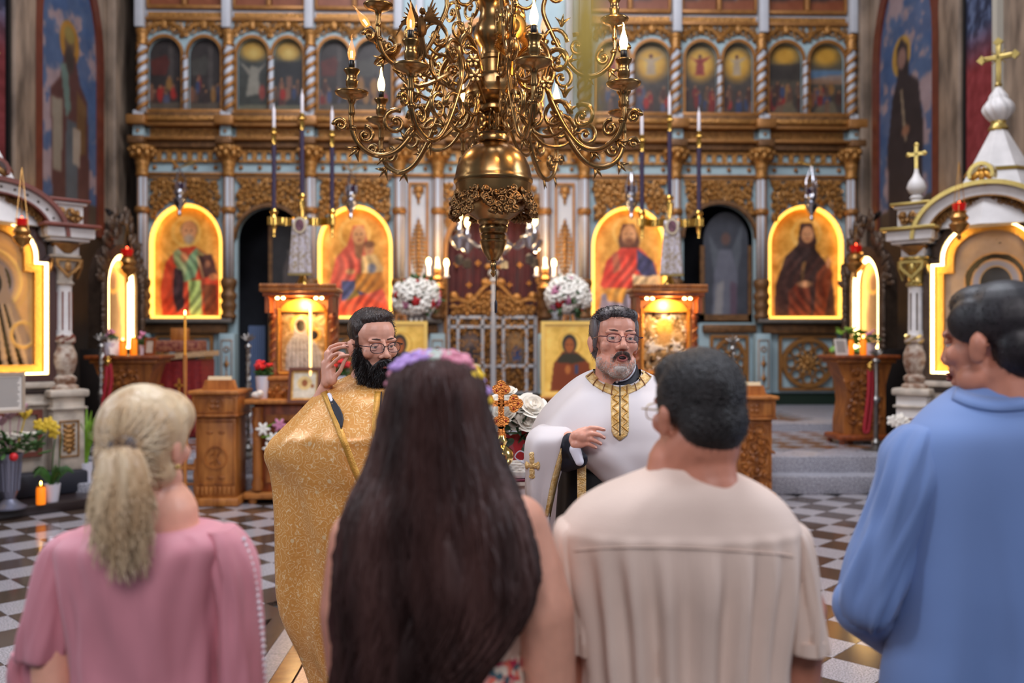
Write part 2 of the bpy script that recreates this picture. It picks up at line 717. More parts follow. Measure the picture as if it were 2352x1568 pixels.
WL, WR = -6.9, 7.05
for side, X, sg in (('left', WL, 1), ('right', WR, -1)):
    w_ = thing('wall_' + side, 'brown veined marble side wall with tall saint fresco, %s of the altar screen' % side, 'wall', (X, 12, 0), kind='structure')
    P1('wall_face', M_MARB, w_, 'box', (X - sg * 0.2, 11.0, 5.6), (0.4, 14.4, 11.2), w=1)
    P1('dark_dado', M_MARBD, w_, 'box', (X + sg * 0.03, 13.5, 1.9), (0.06, 8.0, 3.8), w=1)
    # narrow projecting strips of the pier
    P1('pilaster', M_MARB, w_, 'box', (X + sg * 0.06, 13.55, 7.0), (0.12, 0.62, 6.6), w=1, bev=0.02)
    P1('pilaster', M_MARB, w_, 'box', (X + sg * 0.08, 16.9, 6.0), (0.16, 0.5, 8.6), w=1, bev=0.02)
    P1('black_border', M_BLACK, w_, 'box', (X + sg * 0.035, 13.2, 7.0), (0.07, 0.07, 6.6), w=1)
M_FRAMER = mat('red_brown_frame', (92, 42, 28), 0.4, var=0.15, vscale=6)
fr_mat = paint_mat('fresco_paint', 0.7)


def fresco_saint(female):
    p = Paint(56, 150, (74, 100, 140))
    p.clouds((176, 150, 150), -0.02, 0.25, 3, 3 + female, 0.95)
    p.clouds((60, 92, 140), 0.12, 0.12, 4, 8 + female, 0.8)
    p.poly([(0, 0.9), (1, 0.88), (1, 1), (0, 1)], (70, 58, 45))
    if female:
        p.ell(0.42, 0.335, 0.17, 0.075, (196, 150, 60), 0.06)
        p.poly([(0.33, 0.30), (0.42, 0.265), (0.53, 0.31), (0.56, 0.42), (0.72, 0.46), (0.8, 0.62), (0.78, 1), (0.2, 1), (0.16, 0.66), (0.26, 0.48), (0.36, 0.40)], (36, 25, 27))
        p.ell(0.43, 0.345, 0.075, 0.04, (150, 112, 98), 0.2)
        p.poly([(0.40, 0.46), (0.44, 0.46), (0.52, 0.66), (0.48, 0.66)], (160, 140, 110))
        p.ell(0.5, 0.62, 0.07, 0.02, (160, 110, 80), 0.3)
    else:
        p.ell(0.5, 0.325, 0.17, 0.08, (186, 130, 40), 0.06)
        p.poly([(0.42, 0.36), (0.60, 0.36), (0.68, 0.45), (0.82, 0.50), (0.86, 0.8), (0.84, 1), (0.22, 1), (0.2, 0.8), (0.18, 0.52), (0.34, 0.46)], (86, 46, 40))
        p.poly([(0.34, 0.42), (0.46, 0.40), (0.52, 0.56), (0.44, 0.60)], (104, 130, 120))
        p.poly([(0.2, 0.55), (0.38, 0.54), (0.36, 0.80), (0.22, 0.80)], (150, 138, 118))
        p.poly([(0.44, 0.60), (0.62, 0.60), (0.66, 1), (0.42, 1)], (84, 92, 98))
        p.poly([(0.62, 0.48), (0.8, 0.52), (0.78, 0.7), (0.64, 0.72)], (110, 76, 36))
        p.ell(0.5, 0.33, 0.09, 0.055, (106, 78, 48), 0.15)
        p.ell(0.5, 0.295, 0.09, 0.03, (150, 130, 60), 0.2)
        p.ell(0.5, 0.385, 0.075, 0.05, (60, 48, 40), 0.2)
        p.poly([(0.55, 0.62), (0.7, 0.62), (0.68, 0.76), (0.56, 0.75)], (176, 160, 140))
    p.noise(14, 8, 5)
    p.a = p.a * .74 + np.array((6, 4, 4.0))
    return p


for side, X, sg, fem in (('left', WL, 1, 0), ('right', WR, -1, 1)):
    w_ = bpy.data.objects['wall_' + side]
    ya, yb = 14.05, 16.05
    # local X of the panel runs along the wall; faces the nave
    if sg == 1:
        Mx = Matrix.Translation((X + 0.07, ya, 3.5)) @ Matrix.Rotation(PI / 2, 4, 'Z')
    else:
        Mx = Matrix.Translation((X - 0.07, yb, 3.5)) @ Matrix.Rotation(-PI / 2, 4, 'Z')
    Wi = wmat(w_).inverted()
    panel('fresco', fresco_saint(fem), w_, Wi @ Mx, yb - ya, 4.5, 1.5, fr_mat)
    n = 16
    ho, wi = 4.5, yb - ya
    inn = [(0, 0), (0, ho - 1.5)] + [(wi / 2 - wi / 2 * math.cos(PI * k / n), ho - 1.5 + 1.5 * math.sin(PI * k / n)) for k in range(1, n)] + [(wi, ho - 1.5), (wi, 0)]
    out = [(-0.22, 0), (-0.22, ho - 1.5)] + [(wi / 2 - (wi / 2 + .22) * math.cos(PI * k / n), ho - 1.5 + 1.75 * math.sin(PI * k / n)) for k in range(1, n)] + [(wi + .22, ho - 1.5), (wi + .22, 0)]
    mb = MB()
    mb.band(out, inn, -0.05, 0.02, closed=False, M=Mx)
    mb.build('fresco_frame', M_FRAMER, w_, w=1)
    # dark starry fresco strip further along the wall
    p = Paint(26, 150, (26, 34, 58))
    p.clouds((96, 110, 140), 0.14, 0.1, 5, 21 + fem, 0.6)
    if fem:
        p.mix((0.16 - p.t) / 0.08, (120, 44, 42)).mix((p.t - 0.55) / 0.1, (112, 30, 34))
    else:
        p.mix((p.t - 0.5) / 0.12, (96, 26, 30)).mix((0.12 - p.t) / 0.1, (70, 26, 34))
    p.noise(26, 9, 6)
    if sg == 1:
        Mx = Matrix.Translation((X + 0.05, 10.2, 3.4)) @ Matrix.Rotation(PI / 2, 4, 'Z')
        panel('fresco', p, w_, Wi @ Mx, 2.9, 6.2, 0, fr_mat)
    else:
        Mx = Matrix.Translation((X - 0.05, 13.15, 3.4)) @ Matrix.Rotation(-PI / 2, 4, 'Z')
        panel('fresco', p, w_, Wi @ Mx, 0.75, 6.2, 0, fr_mat)
        P1('cream_border', mat('cream_border', (170, 164, 150), 0.6), w_, 'box', (X - 0.045, 12.34, 6.6), (0.09, 0.12, 6.4), w=1)
# dark sanctuary behind the screen
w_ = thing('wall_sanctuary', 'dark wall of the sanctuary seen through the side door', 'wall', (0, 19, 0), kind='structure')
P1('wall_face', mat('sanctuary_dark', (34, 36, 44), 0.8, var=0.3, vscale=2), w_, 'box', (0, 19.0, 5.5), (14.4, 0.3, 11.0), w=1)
# ================================================================== iconostasis (altar screen)
IY = 17.0


def U(px, Y=IY):
    return W(px, 784, Y).x


def V(py, Y=IY):
    return W(1136, py, Y).z


M_PALE = mat('pale_blue_paint', (150, 171, 176), 0.5, var=0.08, vscale=3)
M_WHITE = mat('lilac_white_paint', (178, 180, 186), 0.5, var=0.06, vscale=3)
M_GOLD = mat('carved_gilding', (160, 112, 56), 0.4, 0.5, var=0.28, vscale=16, bump=0.7, bscale=26)
M_GOLDS = mat('plain_gilding', (150, 102, 52), 0.44, 0.4, var=0.15, vscale=9)
M_GOLDD = mat('worn_gilding', (108, 74, 42), 0.5, 0.35, var=0.3, vscale=10, bump=0.5, bscale=30)
M_LEDGE = mat('grey_ledge', (96, 88, 80), 0.5, var=0.15)
M_LED = mat('warm_led_strip', (255, 214, 120), 0.5, emit=(255, 186, 72), es=1.8)
M_GREEN = mat('green_base', (22, 38, 26), 0.4)

ICO = thing('iconostasis', 'tall pale blue and gilded altar screen with rows of paintings', 'altar screen', (U(1136), IY, 0.49))


def ib(name, m, x0, x1, yt, yb, y0, y1, parent=None, bev=0.0):
    """box given by picture columns x0..x1, rows yt (top)..yb (bottom), depth y0 (front)..y1 (back)"""
    a, b, c, d = U(x0), U(x1), V(yb), V(yt)
    mb = MB()
    mb.box(((a + b) / 2, (y0 + y1) / 2, (c + d) / 2), (b - a, y1 - y0, d - c), bev=bev)
    return mb.build(name, m, parent or ICO, w=1)


def scrolls(mb, x0, x1, z0, z1, y, r, n, seed, keep=None, rr=0.012, sides=5):
    g = random.Random(seed)
    done, tries = 0, 0
    placed = []
    while done < n and tries < n * 40:
        tries += 1
        cx, cz = g.uniform(x0 + r * 0.6, x1 - r * 0.6), g.uniform(z0 + r * 0.6, z1 - r * 0.6)
        rad = r * g.uniform(0.6, 1.15)
        if keep and not keep(cx, cz, rad):
            continue
        if any((cx - a) ** 2 + (cz - b) ** 2 < (0.62 * (rad + c)) ** 2 for a, b, c in placed):
            continue
        placed.append((cx, cz, rad))
        done += 1
        s = g.choice((-1, 1))
        a0 = g.uniform(0, 6.28)
        pts = spiral(cx, cz, rad, rad * 0.22, a0, s * 1.35, 15)
        pts = [(p[0], y + g.uniform(-0.01, 0.01) - 0.03 * (i / 15), p[2]) for i, p in enumerate(pts)]
        mb.tube(pts, [rr * (1.25 - 0.5 * i / 15) for i in range(16)], sides)
        mb.ell((cx, y - 0.03, cz), rr * 2.1, 6, 4)
        # leaf
        la = a0 + g.uniform(-0.8, 0.8)
        lx, lz = cx + rad * 1.25 * math.cos(la), cz + rad * 1.25 * math.sin(la)
        if not keep or keep(lx, lz, rad * 0.3):
            mb.ell((0, 0, 0), (rad * 0.5, 0.015, rad * 0.22), 6, 4, T(lx, y, lz, ry=-la + 0.6))
    return mb


cols = [327, 525, 713, 917, 1006, 1252, 1342, 1552, 1749, 1955]
# --- base and plinths
ib('base', M_GREEN, 312, 1975, 903, 932, IY - 0.02, IY + 0.5)
ib('back_board', mat('dark_back', (26, 24, 26), 0.8), 312, 530, 400, 905, IY + 0.4, IY + 0.5)
ib('back_board', MATS['dark_back'], 708, 1012, 400, 905, IY + 0.4, IY + 0.5)
ib('back_board', MATS['dark_back'], 1248, 1556, 400, 905, IY + 0.4, IY + 0.5)
ib('back_board', MATS['dark_back'], 1745, 1970, 400, 905, IY + 0.4, IY + 0.5)
ib('back_board', MATS['dark_back'], 312, 1970, -160, 300, IY + 0.4, IY + 0.5)

# --- columns of the lower tier (shared meshes)
cx = 0.0
k = 16.85 / FPX


def zz(py):
    return V(py, 16.85)


cme = {}
mb = MB().lathe([(0.088, zz(640)), (0.088, zz(408))], 14)
cme['shaft'] = (mb.mesh('shaft'), M_WHITE)
mb = MB()
for a in range(0, 360, 60):
    mb.tube([(0.088 * math.cos(R(a)), 0.088 * math.sin(R(a)), zz(638)), (0.088 * math.cos(R(a)), 0.088 * math.sin(R(a)), zz(410))], 0.012, 4)
cme['gilt_fillet'] = (mb.mesh('gilt_fillet'), M_GOLDS)
mb = MB().lathe([(0.12, zz(492)), (0.135, zz(488)), (0.135, zz(482)), (0.12, zz(478))], 14)
cme['ring'] = (mb.mesh('ring'), M_GOLDS)
pr = [(0.13, 733), (0.15, 725), (0.10, 718), (0.14, 708), (0.15, 700), (0.11, 692), (0.15, 684), (0.15, 676), (0.105, 668), (0.13, 660), (0.15, 654), (0.15, 645), (0.12, 640)]
mb = MB().lathe([(r, zz(p)) for r, p in pr], 14)
cme['turned_base'] = (mb.mesh('turned_base'), M_GOLDD)
pr = [(0.10, 410), (0.12, 405), (0.105, 398), (0.115, 385), (0.13, 378), (0.12, 372), (0.15, 368), (0.17, 360), (0.21, 350), (0.23, 345), (0.23, 341)]
mb = MB().lathe([(r, zz(p)) for r, p in pr], 14)
for a in range(8):
    t = 2 * PI * a / 8
    mb.ell((0.18 * math.cos(t), 0.18 * math.sin(t), zz(358)), (0.06, 0.06, 0.075), 7, 5)
    mb.ell((0.215 * math.cos(t + .4), 0.215 * math.sin(t + .4), zz(349)), (0.05, 0.05, 0.05), 7, 5)
cme['capital'] = (mb.mesh('capital'), M_GOLD)
ph = MB().box((0, 0.02, (zz(766) + zz(903)) / 2), (0.27, 0.3, zz(766) - zz(903)), bev=0.01)
cme['pedestal'] = (ph.mesh('pedestal', ang=40), M_PALE)
mb = MB()
zc = (zz(780) + zz(893)) / 2
hh = (zz(780) - zz(893)) / 2
mb.band([(-0.10, zc - hh), (0.10, zc - hh), (0.10, zc + hh), (-0.10, zc + hh)], [(-0.085, zc - hh + .015), (0.085, zc - hh + .015), (0.085, zc + hh - .015), (-0.085, zc + hh - .015)], -0.145, -0.13)
for dz in (-0.25, 0.02):
    mb.prism([(-0.055, zc + dz), (0, zc + dz - 0.1), (0.055, zc + dz), (0.03, zc + dz + 0.02), (0, zc + dz + 0.1), (-0.03, zc + dz + 0.02)], -0.145, -0.13)
    mb.tube([(0, -0.137, zc + dz - 0.14), (0, -0.137, zc + dz + 0.14)], 0.011, 4)
mb.band(arc(0, zc + 0.28, 0.055, 0, 360, 12)[:-1], arc(0, zc + 0.28, 0.035, 0, 360, 12)[:-1], -0.145, -0.13)
cme['inlay'] = (mb.mesh('inlay'), M_GOLDS)
for me, m in cme.values():
    me.materials.append(m)
for c in cols:
    col_ = link('column', cme['shaft'][0], None, ICO)
    p = W(c, 784, 16.85)
    col_.location = wmat(ICO).inverted() @ Vector((p.x, p.y, 0))
    for nm in ('gilt_fillet', 'ring', 'turned_base', 'capital', 'pedestal', 'inlay'):
        link(nm, cme[nm][0], None, col_)

# --- bay walls with arched openings
ARCH = {}


def bay(x0, x1, i0, i1, ytop, yspr, y_bot, m, yb0=IY, yb1=IY + 0.12, name='bay_panel', ytop_wall=404):
    a, b, c, d = U(x0), U(x1), U(i0), U(i1)
    zb, zs, zt, zw = V(y_bot), V(yspr), V(ytop), V(ytop_wall)
    cx_, rw = (c + d) / 2, (d - c) / 2
    ar = [(cx_ + rw * math.cos(t), zs + (zt - zs) * math.sin(t)) for t in [PI - PI * q / 20 for q in range(21)]]
    poly = [(a, zb), (c, zb)] + ar + [(d, zb), (b, zb), (b, zw), (a, zw)]
    mb = MB()
    mb.prism(poly, yb0, yb1)
    o = mb.build(name, m, ICO, w=1)
    return ar, (c, d, zb, zs, zt)


M_FRET = M_GOLD
fret_me = {}


def fret(c0, c1, i0, i1, ytop, yspr, seed):
    a, b = U(c0 + 18), U(c1 - 18)
    ci, rw = (U(i0) + U(i1)) / 2, (U(i1) - U(i0)) / 2 + 0.03
    zs, zt = V(yspr), V(ytop) + 0.04
    zl = V(510)

    def keep(x, z, r):
        q = (x - ci) / rw
        top = zs + (zt - zs) * math.sqrt(max(0, 1 - q * q)) if abs(q) < 1 else zl
        return z - r * 0.75 > top and a + r * .8 < x < b - r * .8 and z + r < V(411)
    mb = MB()
    scrolls(mb, a, b, zl, V(411), IY - 0.05, 0.085, 62, seed, keep, 0.02, 5)
    mb.m = 1
    mb.prism([(a, V(414)), (b, V(414)), (b, V(410)), (a, V(410))][::-1], IY - 0.06, IY - 0.01)
    return mb.build('fretwork', [M_GOLD, M_GOLDS], ICO, w=1)


icon_bays = [(327, 525, 345, 507, 472, 560), (713, 917, 732, 898, 474, 565), (1342, 1552, 1362, 1530, 474, 565), (1749, 1955, 1768, 1936, 470, 560)]
door_bays = [(525, 713, 545, 698, 478, 550), (1552, 1749, 1570, 1732, 468, 545)]
for n_, (a, b, c, d, t, s) in enumerate(icon_bays):
    bay(a, b, c - 3, d + 3, t - 3, s, 736, M_PALE)
    fret(a, b, c - 3, d + 3, t - 3, s, 11 + n_)
M_DARKBK = mat('dark_void', (30, 31, 36), 0.7)
for n_, (a, b, c, d, t, s) in enumerate(door_bays):
    ar, _ = bay(a, b, c, d, t, s, 903, M_PALE)
    fret(a, b, c, d, t, s, 21 + n_)
    ar2 = [((p[0] - (U(c) + U(d)) / 2) * 1.09 + (U(c) + U(d)) / 2, (p[1] - V(s)) * 1.13 + V(s)) for p in ar]
    mb = MB()
    mb.band(ar2, ar, IY - 0.10, IY + 0.02, closed=False)
    mb.build('door_arch_moulding', M_GOLDD, ICO, w=1)
# ledge, mouldings and lower rosette panels of icon bays
for (a, b, c, d, t, s) in icon_bays + [(1600, 1749, 0, 0, 0, 0)]:
    if c:
        ib('ledge', M_LEDGE, a - 16, b + 16, 732, 742, IY - 0.28, IY + 0.1, bev=0.02)
        ib('moulding', M_GOLDD, a, b, 745, 766, IY - 0.16, IY + 0.05, bev=0.03)
        ib('lower_panel', M_PALE, a, b, 742, 905, IY - 0.02, IY + 0.1)
        pc, hw = (a + b) / 2, 66
    else:
        ib('moulding', M_GOLDD, 1612, 1735, 745, 764, IY - 0.12, IY + 0.05, bev=0.03)
        ib('lower_panel', M_PALE, 1604, 1735, 742, 905, IY - 0.02, IY + 0.1)
        pc, hw = 1673, 44
    x0, x1, z0, z1 = U(pc - hw), U(pc + hw), V(897), V(769)
    xc, zc = (x0 + x1) / 2, (z0 + z1) / 2
    e = 0.055
    mb = MB()
    mb.band([(x0, z0), (x1, z0), (x1, z1), (x0, z1)], [(x0 + e, z0 + e), (x1 - e, z0 + e), (x1 - e, z1 - e), (x0 + e, z1 - e)], IY - 0.09, IY - 0.01)
    sxr = (x1 - x0) / (z1 - z0)
    rr_ = (z1 - z0) / 2 - 0.05
    mb.band(arc(xc, zc, rr_ * sxr, 0, 360, 32, rr_)[:-1], arc(xc, zc, (rr_ - 0.075) * sxr, 0, 360, 32, rr_ - 0.075)[:-1], IY - 0.11, IY - 0.01)
    fr = mb.build('rosette_frame', M_GOLDS, ICO, w=1)
    for q in range(8):
        t = 2 * PI * (q + 0.0) / 8
        mb = MB()
        o_, i_ = arc(xc + 0.30 * sxr * math.cos(t), zc + 0.30 * math.sin(t), 0.105 * sxr, 0, 360, 14, 0.105)[:-1], arc(xc + 0.30 * sxr * math.cos(t), zc + 0.30 * math.sin(t), 0.078 * sxr, 0, 360, 14, 0.078)[:-1]
        mb.band(o_, i_, IY - 0.09, IY - 0.01)
        mb.build('ring_petal', M_GOLDS, fr, w=1)
    mb = MB()
    for q in range(10):
        for (rd, ln) in ((0.1, 0.07), (0.19, 0.06)):
            t = 2 * PI * q / 10 + rd * 3
            mb.ell((0, 0, 0), (ln * sxr, 0.03, 0.033), 7, 5, T(xc + rd * sxr * math.cos(t), IY - 0.06, zc + rd * math.sin(t), ry=-t))
    mb.ell((xc, IY - 0.08, zc), (0.06, 0.05, 0.06), 8, 6)
    mb.build('rosette', M_GOLD, fr, w=1)

# --- entablature between the tiers, bay by bay
spans = list(zip(cols[:-1], cols[1:]))
for i, (a, b) in enumerate(spans):
    w_ = b - a
    ib('frieze_board', M_PALE, a, b, 345, 405, IY + 0.0, IY + 0.12)
    nh = 7 if w_ > 150 else 3
    x0, x1 = a + 17, b - 17
    mb = MB()
    za, zb = V(376), V(348)
    mb.box(((U(x0) + U(x1)) / 2, IY - 0.03, V(374.5)), (U(x1) - U(x0), 0.07, 0.035))
    mb.box(((U(x0) + U(x1)) / 2, IY - 0.03, V(351)), (U(x1) - U(x0), 0.07, 0.05))
    for q in range(nh + 1):
        xx = U(x0 + (x1 - x0) * q / nh)
        mb.box((xx, IY - 0.03, (za + zb) / 2), (0.085, 0.065, zb - za))
        if q < nh:
            xn = U(x0 + (x1 - x0) * (q + 0.5) / nh)
            mb.ell((xn, IY - 0.03, V(374)), (0.03, 0.05, 0.04), 7, 5)
    mb.build('arcade_frieze', M_GOLD, ICO, w=1)
    for q in range(4 if w_ > 150 else 2):
        xx = U(x0 + 12 + (x1 - x0 - 24) * (q / 3 if w_ > 150 else q))
        P1('stud', M_GOLDS, ICO, 'ell', (xx, IY - 0.01, V(388)), (0.042, 0.05, 0.042), 10, 6, w=1)
    ib('moulding', M_GOLDS, a + 14, b - 14, 400, 407, IY - 0.07, IY + 0.05, bev=0.012)
    ib('cornice', M_GOLDD, a, b, 330, 346, IY - 0.16, IY + 0.2, bev=0.03)
    ib('cornice', M_GOLDS, a, b, 324, 331, IY - 0.26, IY + 0.2, bev=0.02)
    ib('gilt_frieze', M_GOLD, a + 18, b - 18, 300, 325, IY - 0.02, IY + 0.2)
    ib('frieze_board', M_PALE, a, b, 299, 325, IY + 0.0, IY + 0.2)
    ib('cornice', M_GOLDS, a, b, 288, 299, IY - 0.22, IY + 0.2, bev=0.025)
    ib('leaf_moulding', M_GOLD, a, b, 277, 289, IY - 0.28, IY + 0.2, bev=0.03)
for c in cols:
    ib('impost_block', M_GOLDD, c - 19, c + 19, 324, 342, IY - 0.36, IY + 0.1, bev=0.03)
    blk = ib('frieze_block', M_PALE, c - 12, c + 12, 299, 325, IY - 0.22, IY + 0.1, bev=0.01)
    P1('stud', M_GOLDS, blk, 'ell', (U(c), IY - 0.23, V(311)), (0.03, 0.03, 0.03), 8, 6, w=1)
    ib('cornice_break', M_GOLDS, c - 22, c + 22, 277, 299, IY - 0.36, IY + 0.1, bev=0.03)
    ib('tier_base', M_WHITE, c - 12, c + 12, 264, 278, IY - 0.22, IY + 0.1, bev=0.015)

# --- second tier: twisted columns, pairs of arched paintings
tz0, tz1, tzr = V(264, 16.85), V(112, 16.85), V(76, 16.85)
mb = MB().lathe([(0.085, tz0), (0.085, tz1)], 12)
tw_core = mb.mesh('twisted_column')
tw_core.materials.append(M_WHITE)
mb = MB()
for ph_ in (0, PI):
    mb.tube([(0.078 * math.cos(ph_ + t * 2 * PI * 3.2), 0.078 * math.sin(ph_ + t * 2 * PI * 3.2), tz0 + (tz1 - tz0) * t) for t in [q / 60 for q in range(61)]], 0.042, 5)
tw_sp = mb.mesh('gilt_spiral')
tw_sp.materials.append(M_GOLDS)
mb = MB().lathe([(0.10, tz1), (0.12, V(108, 16.85)), (0.085, V(102, 16.85)), (0.11, V(97, 16.85)), (0.085, V(92, 16.85)), (0.11, V(85, 16.85)), (0.12, V(77, 16.85)), (0.12, tzr)], 12)
tw_cap = mb.mesh('column_head')
tw_cap.materials.append(M_GOLD)
mb = MB().lathe([(0.045, V(258, 16.9)), (0.045, V(135, 16.9))], 10)
sm_core = mb.mesh('small_twisted_column')
sm_core.materials.append(M_WHITE)
mb = MB().tube([(0.045 * math.cos(t * 2 * PI * 5), 0.045 * math.sin(t * 2 * PI * 5), V(258, 16.9) + (V(135, 16.9) - V(258, 16.9)) * t) for t in [q / 60 for q in range(61)]], 0.022, 5)
sm_sp = mb.mesh('gilt_spiral_small')
sm_sp.materials.append(M_GOLDS)
Ii = wmat(ICO).inverted()
for c in cols:
    if c in (1006, 1252):
        continue
    p = W(c, 784, 16.85)
    o = link('twisted_column', tw_core, None, ICO, Ii @ Vector((p.x, p.y, 0)))
    link('gilt_spiral', tw_sp, None, o)
    link('column_head', tw_cap, None, o)
    ib('pilaster', M_WHITE, c - 10, c + 10, -160, 76, IY - 0.2, IY + 0.1, bev=0.02)
tiers = [(327, 525, 341, 418, 434, 508), (525, 713, 546, 617, 628, 697), (713, 917, 733, 804, 818, 900), (1342, 1552, 1368, 1444, 1456, 1537), (1552, 1749, 1573, 1646, 1660, 1729), (1749, 1955, 1765, 1842, 1858, 1938)]


def crowd(p, seed, y0, y1, n, dark=1.0):
    g = random.Random(seed)
    pal = [(120, 40, 34), (70, 40, 30), (60, 70, 100), (150, 110, 60), (96, 70, 56), (50, 34, 30), (130, 90, 70), (160, 40, 30), (90, 90, 110)]
    for q in range(n):
        x, y = g.uniform(0.05, 0.95), g.uniform(y0, y1)
        c = tuple(v * dark for v in g.choice(pal))
        p.ell(x, y + 0.06, g.uniform(.06, .1), g.uniform(.07, .12), c, 0.3)
        p.ell(x, y - 0.03, .035, .022, tuple(v * dark for v in (150, 110, 80)), 0.3)


def scene_painting(kind, seed):
    p = Paint(34, 72, (56, 44, 38))
    if kind == 'interior':
        p.grad((52, 44, 42), (40, 30, 26))
        p.poly([(0.55, 0), (0.7, 0), (0.7, 0.7), (0.55, 0.7)], (78, 70, 66))
        p.poly([(0.05, 0.30), (0.5, 0.22), (0.6, 0.32), (0.5, 0.5), (0.1, 0.5)], (84, 34, 26) if seed % 2 else (70, 66, 60))
        crowd(p, seed, 0.55, 0.78, 12)
        p.poly([(0, 0.88), (1, 0.86), (1, 1), (0, 1)], (96, 84, 70))
    elif kind == 'vision':
        p.grad((70, 72, 70), (50, 52, 44))
        p.ell(0.5, 0.16, 0.42, 0.13, (196, 156, 74), 0.35)
        p.ell(0.48, 0.2, 0.2, 0.07, (226, 196, 120), 0.5)
        if seed % 2:
            p.poly([(0.4, 0.36), (0.62, 0.38), (0.7, 0.74), (0.25, 0.78)], (170, 164, 150), 0.9, 2)
            p.poly([(0.05, 0.3), (0.4, 0.42), (0.35, 0.5)], (150, 144, 132))
            p.poly([(0.95, 0.27), (0.6, 0.42), (0.6, 0.5)], (150, 144, 132))
            p.ell(0.75, 0.72, .1, .1, (150, 70, 60), 0.3)
        else:
            p.poly([(0, 0.3), (1, 0.3), (1, 0.9), (0, 0.9)], (30, 30, 34), 0.8, 3)
            crowd(p, seed, 0.55, 0.8, 12)
            p.poly([(0.4, 0.5), (0.6, 0.5), (0.55, 0.8), (0.42, 0.8)], (150, 110, 90), 0.8, 2)
        p.poly([(0, 0.9), (1, 0.88), (1, 1), (0, 1)], (110, 106, 86))
    elif kind == 'ascend':
        p.grad((90, 92, 88), (60, 44, 36))
        p.ell(0.5, 0.3, 0.44, 0.22, (206, 156, 64), 0.3)
        p.ell(0.5, 0.28, 0.26, 0.14, (236, 196, 106), 0.5)
        cc = (150, 66, 60) if seed % 2 else (196, 176, 150)
        p.poly([(0.42, 0.22), (0.58, 0.22), (0.64, 0.45), (0.36, 0.45)], cc, 1, 2)
        p.poly([(0.15, 0.18), (0.42, 0.24), (0.85, 0.18), (0.6, 0.28), (0.42, 0.28)], cc, 0.9, 1)
        p.ell(0.5, 0.19, 0.06, 0.03, (120, 80, 60))
        crowd(p, seed, 0.62, 0.86, 14)
    else:
        p.grad((104, 96, 74), (60, 50, 44))
        p.ell(0.5, 0.17, 0.36, 0.13, (216, 166, 70), 0.4)
        if seed % 2:
            p.poly([(0, 0.3), (1, 0.28), (1, 0.5), (0, 0.5)], (52, 44, 38), 0.9, 3)
        else:
            p.poly([(0, 0.36), (1, 0.36), (1, 0.5), (0, 0.48)], (110, 140, 170), 0.9, 2)
            p.poly([(0, 0.5), (0.5, 0.44), (1, 0.42), (1, 0.56), (0, 0.56)], (186, 146, 120), 0.7, 2)
        crowd(p, seed, 0.56, 0.82, 16)
        p.poly([(0.3, 0.86), (0.7, 0.78), (0.9, 1), (0.1, 1)], (120, 108, 84), 0.8, 2)
    p.noise(16, 6, seed)
    m_ = p.a.mean(axis=2, keepdims=True)
    p.a = np.clip((m_ + (p.a - m_) * 1.25) * .74, 0, 255)
    return p


